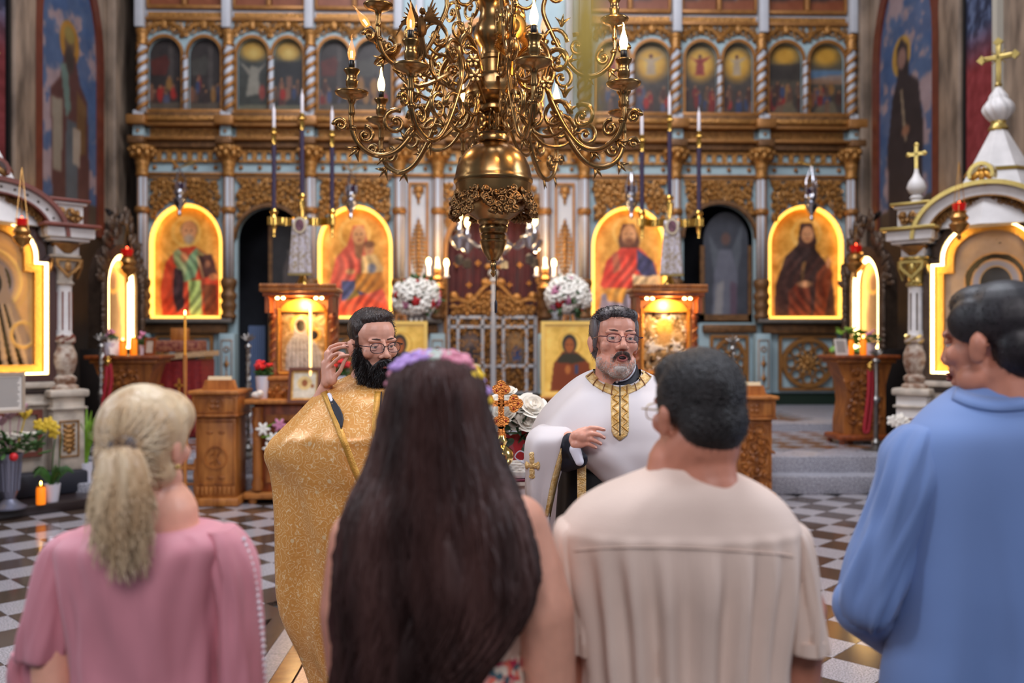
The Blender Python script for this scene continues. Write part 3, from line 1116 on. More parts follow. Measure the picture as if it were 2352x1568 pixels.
kinds = ['interior', 'vision', 'interior', 'ascend', 'ascend', 'light']
labs = [('dark painting of a crowd in a temple', 'dark painting of figures before a column'), ('painting of a white winged angel under golden light', 'night painting of kneeling crowd under golden cloud'), ('painting of a saint in a dark archway', 'painting of figures under a pale golden sky'), ('painting of robed figures beside grey rocks', 'painting of a red robed figure in golden light'), ('painting of a white robed figure rising in gold light', 'painting of a red robed figure rising over kneeling people'), ('painting of a dark crowd under a golden glow', 'painting of a crowd on a pale road under blue sky')]
pm = paint_mat('oil_painting', 0.5)
for i, (a, b, c, d, e, f) in enumerate(tiers):
    # wall with two arched openings
    A = [U(q) for q in (a, b, c, d, e, f)]
    zb, zs, zt, zw = V(260), V(133), V(94), V(57)
    poly = [(A[0], zb)]
    for (l, r) in ((A[2], A[3]), (A[4], A[5])):
        poly += [(l, zb)] + [((l + r) / 2 - (r - l) / 2 * math.cos(PI * q / 14), zs + (zt - zs) * math.sin(PI * q / 14)) for q in range(15)] + [(r, zb)]
    poly += [(A[1], zb), (A[1], zw), (A[0], zw)]
    MB().prism(poly, IY - 0.02, IY + 0.1).build('bay_panel', M_PALE, ICO, w=1)
    for q, (l, r) in enumerate(((A[2], A[3]), (A[4], A[5]))):
        o = panel('painting', scene_painting(kinds[i], 2 * i + q + 1), ICO, Ii @ Matrix.Translation((l - 0.01, IY + 0.06, zb)), r - l + 0.02, zt - zb + .01, zt - zs, pm)
        o['label'] = labs[i][q]
        inn = [(l, zb)] + [((l + r) / 2 - (r - l) / 2 * math.cos(PI * k_ / 16), zs + (zt - zs) * math.sin(PI * k_ / 16)) for k_ in range(17)] + [(r, zb)]
        out = [(l - .05, zb)] + [((l + r) / 2 - ((r - l) / 2 + .05) * math.cos(PI * k_ / 16), zs + (zt - zs + .06) * math.sin(PI * k_ / 16)) for k_ in range(17)] + [(r + .05, zb)]
        MB().band(out, inn, IY - 0.07, IY - 0.01, closed=False).build('painting_frame', M_GOLDS, ICO, w=1)
        mb = MB()
        xm, wd = (l + r) / 2, (r - l) / 2 + 0.04
        for sg in (-1, 1):
            mb.tube([(xm + sg * (0.02 + wd * t), IY - 0.06 - 0.03 * math.sin(t * 3), V(62 + 26 * t * t)) for t in [q_ / 8 for q_ in range(9)]], 0.034, 5)
            for (u_, v_, r_) in ((0.3, 72, 0.07), (0.62, 79, 0.075), (0.9, 76, 0.06), (0.55, 64, 0.06), (0.85, 66, 0.055), (0.95, 88, 0.05)):
                mb.tube([(p_[0], IY - 0.06 - .02 * k_ / 10, p_[2]) for k_, p_ in enumerate(spiral(xm + sg * wd * u_, V(v_), r_, 0.018, 0.4 * u_ * 9, sg * 1.2, 10))], 0.017, 4)
        mb.ell((xm, IY - 0.08, V(66)), (0.07, 0.04, 0.09), 8, 6)
        mb.build('carved_crest', M_GOLD, ICO, w=1)
    p = W((d + e) / 2, 784, 16.9)
    o = link('small_twisted_column', sm_core, None, ICO, Ii @ Vector((p.x, p.y, 0)))
    link('gilt_spiral', sm_sp, None, o)
    ib('sill', M_GOLDS, a + 10, b - 10, 259, 268, IY - 0.16, IY + 0.1, bev=0.02)
    ib('sill', M_GOLDD, a + 8, b - 8, 268, 278, IY - 0.2, IY + 0.1, bev=0.02)
    ib('moulding', M_GOLDS, a + 10, b - 10, 48, 57, IY - 0.1, IY + 0.1, bev=0.02)
    ib('gilt_strip', M_GOLD, a + 14, b - 14, 36, 47, IY - 0.04, IY + 0.1)
    ib('bay_panel', M_WHITE, a, b, 26, 50, IY, IY + 0.1)
    # third tier, mostly above the picture
    ib('painting_frame', M_GOLDS, a + 12, b - 12, 20, 29, IY - 0.08, IY + 0.1, bev=0.02)
    for (x0, x1) in ((a + 17, (a + b) / 2 - 6), ((a + b) / 2 + 6, b - 17)):
        p = Paint(24, 40, (44, 30, 26))
        crowd(p, 40 + i, 0.3, 0.8, 12, 0.8)
        p.poly([(0, 0.86), (1, 0.82), (1, 1), (0, 1)], (120, 62, 32), 1, 2)
        p.noise(14, 5, i)
        panel('painting', p, ICO, Ii @ Matrix.Translation((U(x0), IY + 0.02, V(20))), U(x1) - U(x0), V(-150) - V(20), 0, pm)['label'] = 'dark red painting in the uppermost row'
    ib('small_post', M_GOLDS, (a + b) / 2 - 5, (a + b) / 2 + 5, -150, 22, IY - 0.1, IY + 0.1, bev=0.02)
    for xx in (a + 12, b - 17):
        ib('painting_frame', M_GOLDS, xx, xx + 5, -150, 22, IY - 0.08, IY + 0.1, bev=0.01)
# centre of the second tier: one broad arch
c0, c1 = 1040, 1236
poly = [(U(917), V(278)), (U(c0), V(278))] + [((U(c0) + U(c1)) / 2 - (U(c1) - U(c0)) / 2 * math.cos(PI * q / 18), V(130) + (V(52) - V(130)) * math.sin(PI * q / 18)) for q in range(19)] + [(U(c1), V(278)), (U(1342), V(278)), (U(1342), V(-160)), (U(917), V(-160))]
MB().prism(poly, IY - 0.02, IY + 0.1).build('bay_panel', M_PALE, ICO, w=1)
inn = [(U(c0), V(278))] + [((U(c0) + U(c1)) / 2 - (U(c1) - U(c0)) / 2 * math.cos(PI * q / 18), V(130) + (V(52) - V(130)) * math.sin(PI * q / 18)) for q in range(19)] + [(U(c1), V(278))]
xm = (U(c0) + U(c1)) / 2
out = [((p[0] - xm) * 1.13 + xm, V(278) if k_ in (0, 20) else p[1] + 0.1) for k_, p in enumerate(inn)]
MB().band(out, inn, IY - 0.12, IY, closed=False).build('painting_frame', M_GOLDS, ICO, w=1)
p = Paint(44, 52, (40, 36, 40))
p.ell(0.5, 0.3, 0.3, 0.2, (84, 76, 84), 0.5)
crowd(p, 77, 0.5, 0.85, 14, 0.7)
p.noise(12, 5, 9)
panel('painting', p, ICO, Ii @ Matrix.Translation((U(c0), IY + 0.06, V(276))), U(c1) - U(c0), V(52) - V(276), V(52) - V(130), pm)['label'] = 'large dark arched painting behind the brass chandelier'
for c in (965, 1308):
    ib('pilaster', M_WHITE, c - 9, c + 9, -160, 264, IY - 0.14, IY + 0.05, bev=0.02)

# --- narrow bays beside the royal doors
for (a, b) in ((917, 1006), (1252, 1342)):
    ib('bay_panel', M_WHITE, a, b, 404, 905, IY, IY + 0.12)
    x0, x1, z0, z1 = U((a + b) / 2 - 23), U((a + b) / 2 + 23), V(664), V(420)
    e = 0.045
    fr = MB().band([(x0, z0), (x1, z0), (x1, z1), (x0, z1)], [(x0 + e, z0 + e), (x1 - e, z0 + e), (x1 - e, z1 - e), (x0 + e, z1 - e)], IY - 0.06, IY).build('gilt_frame', M_GOLDS, ICO, w=1)
    xc = (x0 + x1) / 2
    mb = MB()
    for (py, hw_, hz) in ((432, .10, .035), (438, .07, .05), (450, .055, .06), (463, .03, .05)):
        mb.ell((xc, IY - 0.03, V(py)), (hw_, 0.035, hz), 8, 6)
    for sg in (-1, 1):
        mb.tube([(p_[0], IY - .04, p_[2]) for p_ in spiral(xc + sg * .07, V(440), .05, .015, 1, sg * 1.2, 10)], 0.014, 4)
    mb.build('top_ornament', M_GOLD, fr, w=1)
    mb = MB()
    for q in range(17):
        t = q / 16
        wd = 0.12 * math.sin(PI * min(1, t * 1.15 + 0.02)) ** 0.8 + 0.015
        py = 507 + 150 * t
        mb.ell((xc, IY - 0.03, V(py)), (max(wd * 0.45, .02), 0.035, 0.04), 7, 5)
        for sg in (-1, 1):
            mb.ell((xc + sg * wd * 0.75, IY - 0.025, V(py + 3)), (wd * 0.4, 0.025, 0.028), 6, 4)
    mb.build('pendant_ornament', M_GOLD, fr, w=1)
    ib('ledge', M_LEDGE, a - 10, b + 10, 732, 742, IY - 0.24, IY + 0.1, bev=0.02)
    ib('moulding', M_GOLDD, a, b, 745, 766, IY - 0.12, IY + 0.05, bev=0.03)

# --- centre bay round the royal doors
xl, xr = U(1028), U(1234)
xm, rw = (xl + xr) / 2, (xr - xl) / 2
zs, zt = V(575), V(478)
ar = [(xm - rw * math.cos(PI * q / 20), zs + (zt - zs) * math.sin(PI * q / 20)) for q in range(21)]
poly = [(U(1006), V(905)), (xl, V(905))] + ar + [(xr, V(905)), (U(1252), V(905)), (U(1252), V(404)), (U(1006), V(404))]
MB().prism(poly, IY, IY + 0.12).build('bay_panel', M_WHITE, ICO, w=1)
inn = [(xl, V(905))] + ar + [(xr, V(905))]
out = [((p[0] - xm) * 1.08 + xm, p[1] + (0.09 if 0 < k_ < 22 else 0)) for k_, p in enumerate(inn)]
MB().band(out, inn, IY - 0.09, IY + 0.02, closed=False).build('gilt_arch', M_GOLDS, ICO, w=1)
mb = MB()


def _k(x, z, r):
    q = (x - xm) / (rw + 0.1)
    return z - r > zs + (zt - zs + .1) * math.sqrt(max(0, 1 - q * q)) if abs(q) < 1 else True


scrolls(mb, U(1020), U(1240), V(530), V(411), IY - 0.05, 0.085, 46, 5, _k, 0.02, 5)
mb.build('fretwork', M_GOLD, ICO, w=1)

# --- curtain
cu = thing('curtain', 'dark red velvet curtain with gold crosses behind the royal doors', 'curtain', (xm, IY + 0.3, 0.5))
G = []
for j in range(13):
    z = V(905) + (V(470) - V(905)) * j / 12
    G.append([(xl - 0.1 + (xr - xl + .2) * i / 70, IY + 0.27 + 0.045 * math.sin(i * 0.9 + 0.3 * math.sin(j * .5)) + .02 * math.sin(i * .37 + j * .4), z) for i in range(71)])
MB().sheet(G).build('drape', mat('red_velvet', (70, 4, 10), 0.75, sheen=0.3, var=0.2, vscale=5), cu, w=1)
for (px, py, s) in ((1049, 606, .06), (1098, 604, .06), (1194, 608, .06), (1077, 654, .06), (1170, 654, .06), (1132, 612, .14), (1215, 650, .05)):
    p = W(px, py, IY + 0.20)
    mb = MB()
    for a in range(4):
        t = a * PI / 2
        mb.prism([(0, 0), (s * math.cos(t - .35), s * math.sin(t - .35)), (s * .8 * math.cos(t), s * .8 * math.sin(t)), (s * math.cos(t + .35), s * math.sin(t + .35))], p.y, p.y + .012, Matrix.Translation((p.x, 0, p.z)))
    mb.build('gold_cross', mat('gold_thread', (196, 130, 50), 0.5, 0.4), cu, w=1)

# --- royal doors
rd = thing('royal_doors', 'pair of pale doors with gilded openwork panels and two small icons', 'door', (xm, IY - 0.05, 0.5))
dcx = U(1133)
for sg in (-1, 1):
    lx0, lx1 = (U(1030), dcx - 0.02) if sg < 0 else (dcx + 0.02, U(1230))
    leaf = MB()
    hb = 0.055
    zrows = [V(903), V(843), V(755), V(733)]
    xs = [lx0, lx0 + (lx1 - lx0) * 0.22, lx0 + (lx1 - lx0) * 0.78, lx1] if True else 0
    for zr in (V(903), V(840), V(750), V(728)):
        leaf.box(((lx0 + lx1) / 2, IY + 0.02, zr), (lx1 - lx0, 0.07, hb))
    for xx in xs:
        leaf.box((xx, IY + 0.02, (V(905) + V(726)) / 2), (hb, 0.07, V(726) - V(905)))
    lf = leaf.build('door_leaf', M_WHITE, rd, w=1)
    MB().box(((lx0 + lx1) / 2, IY + 0.07, (V(903) + V(728)) / 2), (lx1 - lx0, 0.02, V(728) - V(903))).build('gilt_backing', M_GOLDD, lf, w=1)
    scr = MB()
    scrolls(scr, lx0, lx1, V(903), V(728), IY + 0.03, 0.05, 120, 60 + sg, None, 0.014, 4)
    scr.build('openwork', M_GOLD, lf, w=1)
    x0, x1 = xs[1] + .05, xs[2] - .05
    p = Paint(20, 34, (60, 44, 40) if sg < 0 else (90, 70, 50))
    p.ell(0.5, 0.35, 0.4, 0.3, (110, 90, 80) if sg < 0 else (150, 110, 60), 0.6)
    p.ell(0.6, 0.7, 0.25, 0.25, (40, 30, 34) if sg < 0 else (50, 60, 100), 0.4)
    p.noise(20, 4, 3)
    panel('small_icon', p, lf, wmat(rd).inverted() @ Matrix.Translation((x0, IY - 0.01, V(836))), x1 - x0, V(762) - V(836), 0.16, pm)
    # sweeping gilded crest
    cr = MB()
    top = []
    for q in range(25):
        t = q / 24
        x = (dcx + sg * 0.01) + sg * (abs(U(1230) - dcx)) * t
        z = V(648) + (V(694) - V(648)) * (1 - (1 - t) ** 2.2) + 0.05 * math.sin(t * 9)
        top.append((x, IY - 0.02, z))
    cr.tube(top, 0.045, 6)
    cr.tube([(p_[0], IY - .01, p_[2] - 0.13) for p_ in top[2:]], 0.022, 5)
    lo, hi = min(dcx, top[-1][0]), max(dcx, top[-1][0])
    scrolls(cr, lo, hi, V(728), V(655), IY, 0.075, 40, 70 + sg, lambda x, z, r: z < V(655) + (V(698) - V(655)) * min(1, abs(x - dcx) / 0.75) ** .6 - r, 0.018, 5)
    for t in (0.18, 0.55, 0.95):
        q = top[int(t * 24)]
        cr.ell((q[0], IY - 0.03, q[2] + 0.07), (0.085, 0.04, 0.085), 8, 6)
    cr.build('gilded_crest', M_GOLD, lf, w=1)
ct = MB()
ct.box((dcx, IY - 0.01, (V(905) + V(648)) / 2), (0.07, 0.09, V(648) - V(905)))
ct.lathe([(0.04, V(650)), (0.07, V(645)), (0.05, V(638)), (0.1, V(630)), (0.09, V(622)), (0.03, V(617))], 10, (dcx, IY - 0.02, 0))
ct.build('meeting_post', M_WHITE, rd, w=1)
ct = MB()
for a in range(4):
    ct.ell((dcx + 0.1 * math.cos(a * PI / 2), IY - 0.03, V(612) + 0.1 * math.sin(a * PI / 2)), (0.06, 0.03, 0.06), 8, 6)
ct.ell((dcx, IY - 0.03, V(612)), (0.06, 0.04, 0.06), 8, 6)
ct.build('top_cross', M_GOLD, rd, w=1)

# --- big lit icons of the lower tier
ic_mat = paint_mat('icon_paint', 0.45)


def icon_base(seed):
    p = Paint(84, 130, (196, 140, 56))
    p.grad((226, 162, 58), (206, 152, 76))
    p.noise(26, 10, seed)
    return p


def face(p, x, y, s, skin, hair, beard=None, turn=0.0):
    p.ell(x, y, s * 0.8, s * 0.72, skin, 0.12)
    p.ell(x - s * 0.3 + turn * s, y - s * 0.08, s * 0.13, s * 0.05, (60, 34, 24), 0.4)
    p.ell(x + s * 0.25 + turn * s, y - s * 0.08, s * 0.13, s * 0.05, (60, 34, 24), 0.4)
    p.poly([(x + turn * s - s * .05, y - s * .05), (x + turn * s + s * .05, y - s * .05), (x + turn * s + s * .09, y + s * .22), (x + turn * s - s * .09, y + s * .22)], tuple(v * .82 for v in skin))
    p.ell(x + turn * s, y + s * 0.36, s * 0.2, s * 0.05, (140, 60, 46), 0.5)
    if beard:
        p.ell(x, y + s * 0.52, s * 0.55, s * 0.34, beard, 0.35, 0.9)


icons = []
p = icon_base(1)     # bishop with book
p.ring(0.47, 0.235, 0.19, 0.125, 0.12, (230, 180, 90))
p.poly([(0.36, 0.38), (0.6, 0.36), (0.86, 0.48), (0.96, 0.75), (0.96, 1), (0.14, 1), (0.1, 0.75), (0.18, 0.5)], (196, 70, 40))
p.poly([(0.6, 0.37), (0.84, 0.47), (0.9, 0.6), (0.7, 0.6)], (150, 130, 80))
p.poly([(0.36, 0.38), (0.5, 0.48), (0.5, 0.66), (0.42, 0.68), (0.3, 0.5), (0.28, 0.42)], (150, 160, 110))
p.poly([(0.5, 0.45), (0.62, 0.37), (0.66, 0.5), (0.6, 0.64), (0.45, 0.68)], (120, 150, 106))
p.poly([(0.5, 0.66), (0.68, 0.66), (0.7, 1), (0.52, 1)], (170, 190, 110))
p.poly([(0.3, 0.55), (0.42, 0.58), (0.44, 0.9), (0.34, 0.95), (0.28, 0.8)], (56, 36, 40))
p.poly([(0.70, 0.7), (0.9, 0.7), (0.92, 1), (0.74, 1)], (120, 60, 30))
p.poly([(0.64, 0.45), (0.83, 0.43), (0.92, 0.62), (0.72, 0.64)], (74, 42, 34))
p.poly([(0.61, 0.45), (0.64, 0.45), (0.73, 0.65), (0.70, 0.65)], (196, 156, 110))
p.ell(0.77, 0.52, 0.04, 0.035, (150, 96, 66), 0.3)
p.ell(0.44, 0.46, 0.05, 0.045, (196, 130, 84), 0.3)
p.ell(0.86, 0.63, 0.07, 0.03, (196, 130, 84), 0.3)
p.ell(0.51, 0.215, 0.125, 0.075, (150, 110, 70), 0.15)
face(p, 0.51, 0.235, 0.13, (196, 136, 88), None, (160, 140, 116))
icons.append((p, 'lit arched icon of a bishop in red holding a book', icon_bays[0]))
p = icon_base(2)     # mother and child
p.ring(0.48, 0.24, 0.2, 0.13, 0.12, (230, 180, 90))
p.poly([(0.46, 0.17), (0.6, 0.17), (0.66, 0.3), (0.62, 0.4), (0.7, 0.5), (0.9, 0.78), (0.98, 1), (0.16, 1), (0.12, 0.72), (0.22, 0.46), (0.38, 0.34)], (206, 90, 66))
p.poly([(0.3, 0.66), (0.58, 0.66), (0.62, 0.8), (0.3, 0.84)], (70, 74, 110))
p.poly([(0.34, 0.86), (0.5, 0.72), (0.55, 0.8), (0.4, 0.95)], (150, 120, 40))
p.poly([(0.3, 0.86), (0.6, 0.78), (0.98, 0.9), (0.98, 1), (0.2, 1)], (216, 86, 50))
p.poly([(0.46, 0.3), (0.62, 0.3), (0.58, 0.46), (0.5, 0.46)], (150, 100, 60))
face(p, 0.54, 0.255, 0.12, (206, 150, 96), None)
p.poly([(0.58, 0.44), (0.76, 0.42), (0.88, 0.55), (0.8, 0.7), (0.56, 0.66)], (206, 170, 110))
p.poly([(0.5, 0.6), (0.86, 0.58), (0.9, 0.72), (0.66, 0.78), (0.48, 0.74)], (180, 116, 36))
face(p, 0.68, 0.37, 0.085, (200, 140, 90), None)
p.ell(0.68, 0.335, 0.075, 0.03, (120, 76, 40), 0.3)
p.ell(0.72, 0.55, 0.06, 0.045, (120, 120, 130), 0.3)
p.ell(0.42, 0.58, 0.07, 0.025, (206, 150, 96), 0.3)
icons.append((p, 'lit arched icon of a mother in rose veil holding a child', icon_bays[1]))
p = icon_base(3)     # teacher with open book
p.ring(0.5, 0.22, 0.2, 0.13, 0.12, (230, 180, 90))
p.poly([(0.42, 0.15), (0.58, 0.15), (0.66, 0.3), (0.62, 0.4), (0.40, 0.4), (0.36, 0.3)], (90, 50, 28), 1, 2)
p.poly([(0.4, 0.36), (0.66, 0.36), (0.86, 0.5), (0.9, 0.6), (0.6, 0.78), (0.3, 0.8), (0.12, 0.7), (0.2, 0.48)], (206, 64, 44))
p.poly([(0.62, 0.37), (0.84, 0.48), (0.92, 0.66), (0.76, 0.66), (0.62, 0.56)], (60, 60, 96))
p.poly([(0.14, 0.78), (0.6, 0.74), (0.7, 1), (0.08, 1)], (150, 140, 156))
p.poly([(0.18, 0.72), (0.5, 0.72), (0.42, 0.86), (0.22, 0.84)], (216, 150, 60))
p.poly([(0.28, 0.42), (0.36, 0.4), (0.4, 0.56), (0.3, 0.6)], (170, 90, 60))
face(p, 0.51, 0.245, 0.125, (206, 150, 100), None, (110, 64, 36))
p.poly([(0.56, 0.6), (0.74, 0.62), (0.94, 0.6), (0.96, 0.8), (0.74, 0.82), (0.56, 0.8)], (226, 190, 140))
p.poly([(0.735, 0.62), (0.75, 0.62), (0.75, 0.82), (0.735, 0.82)], (150, 110, 70))
icons.append((p, 'lit arched icon of a bearded man in red with an open book', icon_bays[2]))
p = icon_base(4)     # hooded nun
p.ring(0.54, 0.24, 0.19, 0.125, 0.12, (230, 180, 90))
p.poly([(0.46, 0.15), (0.62, 0.15), (0.68, 0.3), (0.66, 0.38), (0.84, 0.52), (0.92, 0.76), (0.94, 1), (0.1, 1), (0.12, 0.7), (0.26, 0.44), (0.42, 0.34)], (62, 36, 30))
p.poly([(0.3, 0.75), (0.46, 0.66), (0.6, 0.72), (0.6, 1), (0.3, 1)], (110, 50, 30))
p.poly([(0.68, 0.6), (0.84, 0.48), (0.9, 0.6), (0.78, 1), (0.64, 1)], (120, 56, 30))
p.poly([(0.42, 0.36), (0.66, 0.36), (0.7, 0.44), (0.54, 0.5), (0.3, 0.46)], (50, 30, 26))
p.poly([(0.48, 0.5), (0.54, 0.48), (0.5, 0.66), (0.46, 0.66)], (120, 86, 50))
p.ell(0.52, 0.69, 0.1, 0.03, (196, 140, 96), 0.3)
p.ell(0.84, 0.5, 0.03, 0.05, (196, 140, 96), 0.3)
face(p, 0.555, 0.25, 0.105, (196, 140, 96), None)
icons.append((p, 'lit arched icon of a hooded nun in dark brown', icon_bays[3]))
for q, (p, lab, (a, b, c, d, t, s)) in enumerate(icons):
    # painted drapery: brush streaks and mottling inside the figure area
    fig = np.clip(1.3 - np.abs(p.u - .52) / .34, 0, 1) * np.clip((p.t - .40) / .06, 0, 1)
    p.a = p.a * (1 + fig[..., None] * .22 * np.sin(p.u * 46 + 9 * np.sin(p.t * 7 + q))[..., None])
    p.noise(34, 9, 50 + q)
    th = thing('saint_icon', lab, 'icon', (U((c + d) / 2), IY + 0.1, V(732)), group='lit icons in the altar screen')
    Ti = wmat(th).inverted()
    x0, x1, z0, z1, zs_ = U(c), U(d), V(730), V(t), V(s)
    panel('icon_board', p, th, Ti @ Matrix.Translation((x0, IY + 0.16, z0)), x1 - x0, z1 - z0, z1 - zs_, ic_mat)

    def outl(g_):
        xm_, rw_ = (x0 + x1) / 2, (x1 - x0) / 2 - g_
        return [(x0 + g_, z0 + g_)] + [(xm_ - rw_ * math.cos(PI * k_ / 24), zs_ + (z1 - zs_ - g_) * math.sin(PI * k_ / 24)) for k_ in range(25)] + [(x1 - g_, z0 + g_)]
    MB().band(outl(-0.02)[::-1], outl(0.035)[::-1], IY + 0.03, IY + 0.13).build('led_strip', M_LED, th, w=1)
    MB().band(outl(-0.03)[::-1], outl(-0.024)[::-1], IY + 0.0, IY + 0.17).build('icon_box', M_GOLDD, th, w=1)

# --- side doors
dd = thing('deacon_door', 'dark door leaf painted with a veiled angel, standing ajar in left opening', 'door', (U(650), IY + 0.45, 0.5))
p = Paint(40, 90, (30, 26, 26))
p.poly([(0.5, 0.25), (0.75, 0.25), (0.85, 0.5), (0.8, 1), (0.3, 1), (0.3, 0.5)], (74, 64, 60), 1, 2)
p.ell(0.62, 0.2, 0.14, 0.07, (70, 50, 42), 0.3)
p.poly([(0.4, 0.3), (0.8, 0.3), (0.6, 0.48)], (110, 100, 92), 0.8, 2)
p.noise(12, 5, 2)
panel('door_panel', p, dd, wmat(dd).inverted() @ Matrix.Translation((U(612), IY + 0.42, V(725))), U(700) - U(612), V(505) - V(725), 0.3, pm)
ib_ = MB().box(((U(606) + U(612)) / 2, IY + 0.44, (V(905) + V(500)) / 2), (0.07, 0.08, V(500) - V(905)))
ib_.build('door_stile', M_GOLDD, dd, w=1)
MB().box(((U(606) + U(704)) / 2, IY + 0.44, V(735)), (U(704) - U(606), 0.08, 0.12)).build('door_rail', M_GOLDD, dd, w=1)
dd = thing('deacon_door', 'dim painted door with a pale winged angel in right opening', 'door', (U(1665), IY + 0.25, 0.5))
p = Paint(50, 96, (52, 54, 62))
p.poly([(0.12, 0.2), (0.36, 0.4), (0.3, 0.66), (0.2, 0.5)], (86, 90, 96), 0.8, 3)
p.poly([(0.86, 0.1), (0.64, 0.36), (0.74, 0.6), (0.84, 0.4)], (86, 90, 96), 0.8, 3)
p.poly([(0.36, 0.36), (0.62, 0.36), (0.76, 0.6), (0.72, 1), (0.2, 1), (0.24, 0.6)], (92, 92, 102), 1, 3)
p.poly([(0.3, 0.7), (0.46, 0.66), (0.42, 1), (0.24, 1)], (140, 134, 130), 0.8, 3)
p.poly([(0.6, 0.66), (0.74, 0.7), (0.74, 1), (0.6, 1)], (80, 56, 70), 0.8, 3)
p.ell(0.5, 0.26, 0.1, 0.06, (90, 64, 56), 0.3)
p.noise(10, 5, 4)
zt_ = V(482)
panel('door_panel', p, dd, wmat(dd).inverted() @ Matrix.Translation((U(1622), IY + 0.22, V(722))), U(1726) - U(1622), zt_ - V(722), zt_ - V(550), pm)
mb = MB()
x0, x1 = U(1614), U(1732)
mb.box((x0 + .04, IY + .22, (V(735) + V(560)) / 2), (0.08, 0.09, V(560) - V(735)))
mb.box((x1 - .03, IY + .22, (V(735) + V(560)) / 2), (0.06, 0.09, V(560) - V(735)))
mb.box(((x0 + x1) / 2, IY + .22, V(728)), (x1 - x0, 0.09, 0.12))
mb.build('door_frame', M_GOLDD, dd, w=1)
MB().box(((x0 + x1) / 2, IY + .23, (V(905) + V(740)) / 2), (x1 - x0, 0.08, V(740) - V(905))).build('lower_board', M_PALE, dd, w=1)
# radiator behind the open side door
rt = thing('radiator', 'pale blue ribbed radiator seen through the dark left doorway', 'radiator', (U(588), IY + 1.6, 0.5))
for q in range(8):
    P1('rib', mat('radiator_paint', (110, 130, 168), 0.5), rt, 'box', (U(574, IY + 1.6) + q * 0.042, IY + 1.6, 1.25), (0.034, 0.1, 1.5), w=1, bev=0.012)
# ================================================================== the two domed shrines at the sides
M_SHW = mat('shrine_white', (206, 200, 196), 0.5, var=0.1, vscale=5)
M_SHWD = mat('worn_white', (176, 164, 150), 0.6, var=0.25, vscale=7)
M_SHR = mat('red_brown_trim', (112, 54, 40), 0.45, var=0.15)
M_SHG = mat('brass_trim', (186, 160, 92), 0.3, 0.8, var=0.1)
M_FIL = mat('filigree_gilt', (150, 108, 60), 0.4, 0.6, var=0.3, bump=0.4, bscale=60)
M_WARM = mat('bright_led_strip', (255, 230, 170), 0.5, emit=(255, 212, 138), es=7.0)
M_BRZ = mat('dark_bronze', (78, 62, 50), 0.4, 0.6, var=0.25, bump=0.5, bscale=50)
M_BROWN = mat('brown_back', (92, 74, 60), 0.55, var=0.15)
emb = paint_mat('embossed_metal', 0.4, metal=0.2, bump=0.3, bscale=90)


def zc_(py, s=0.00458):
    return 1.68 - (py - 784) * s


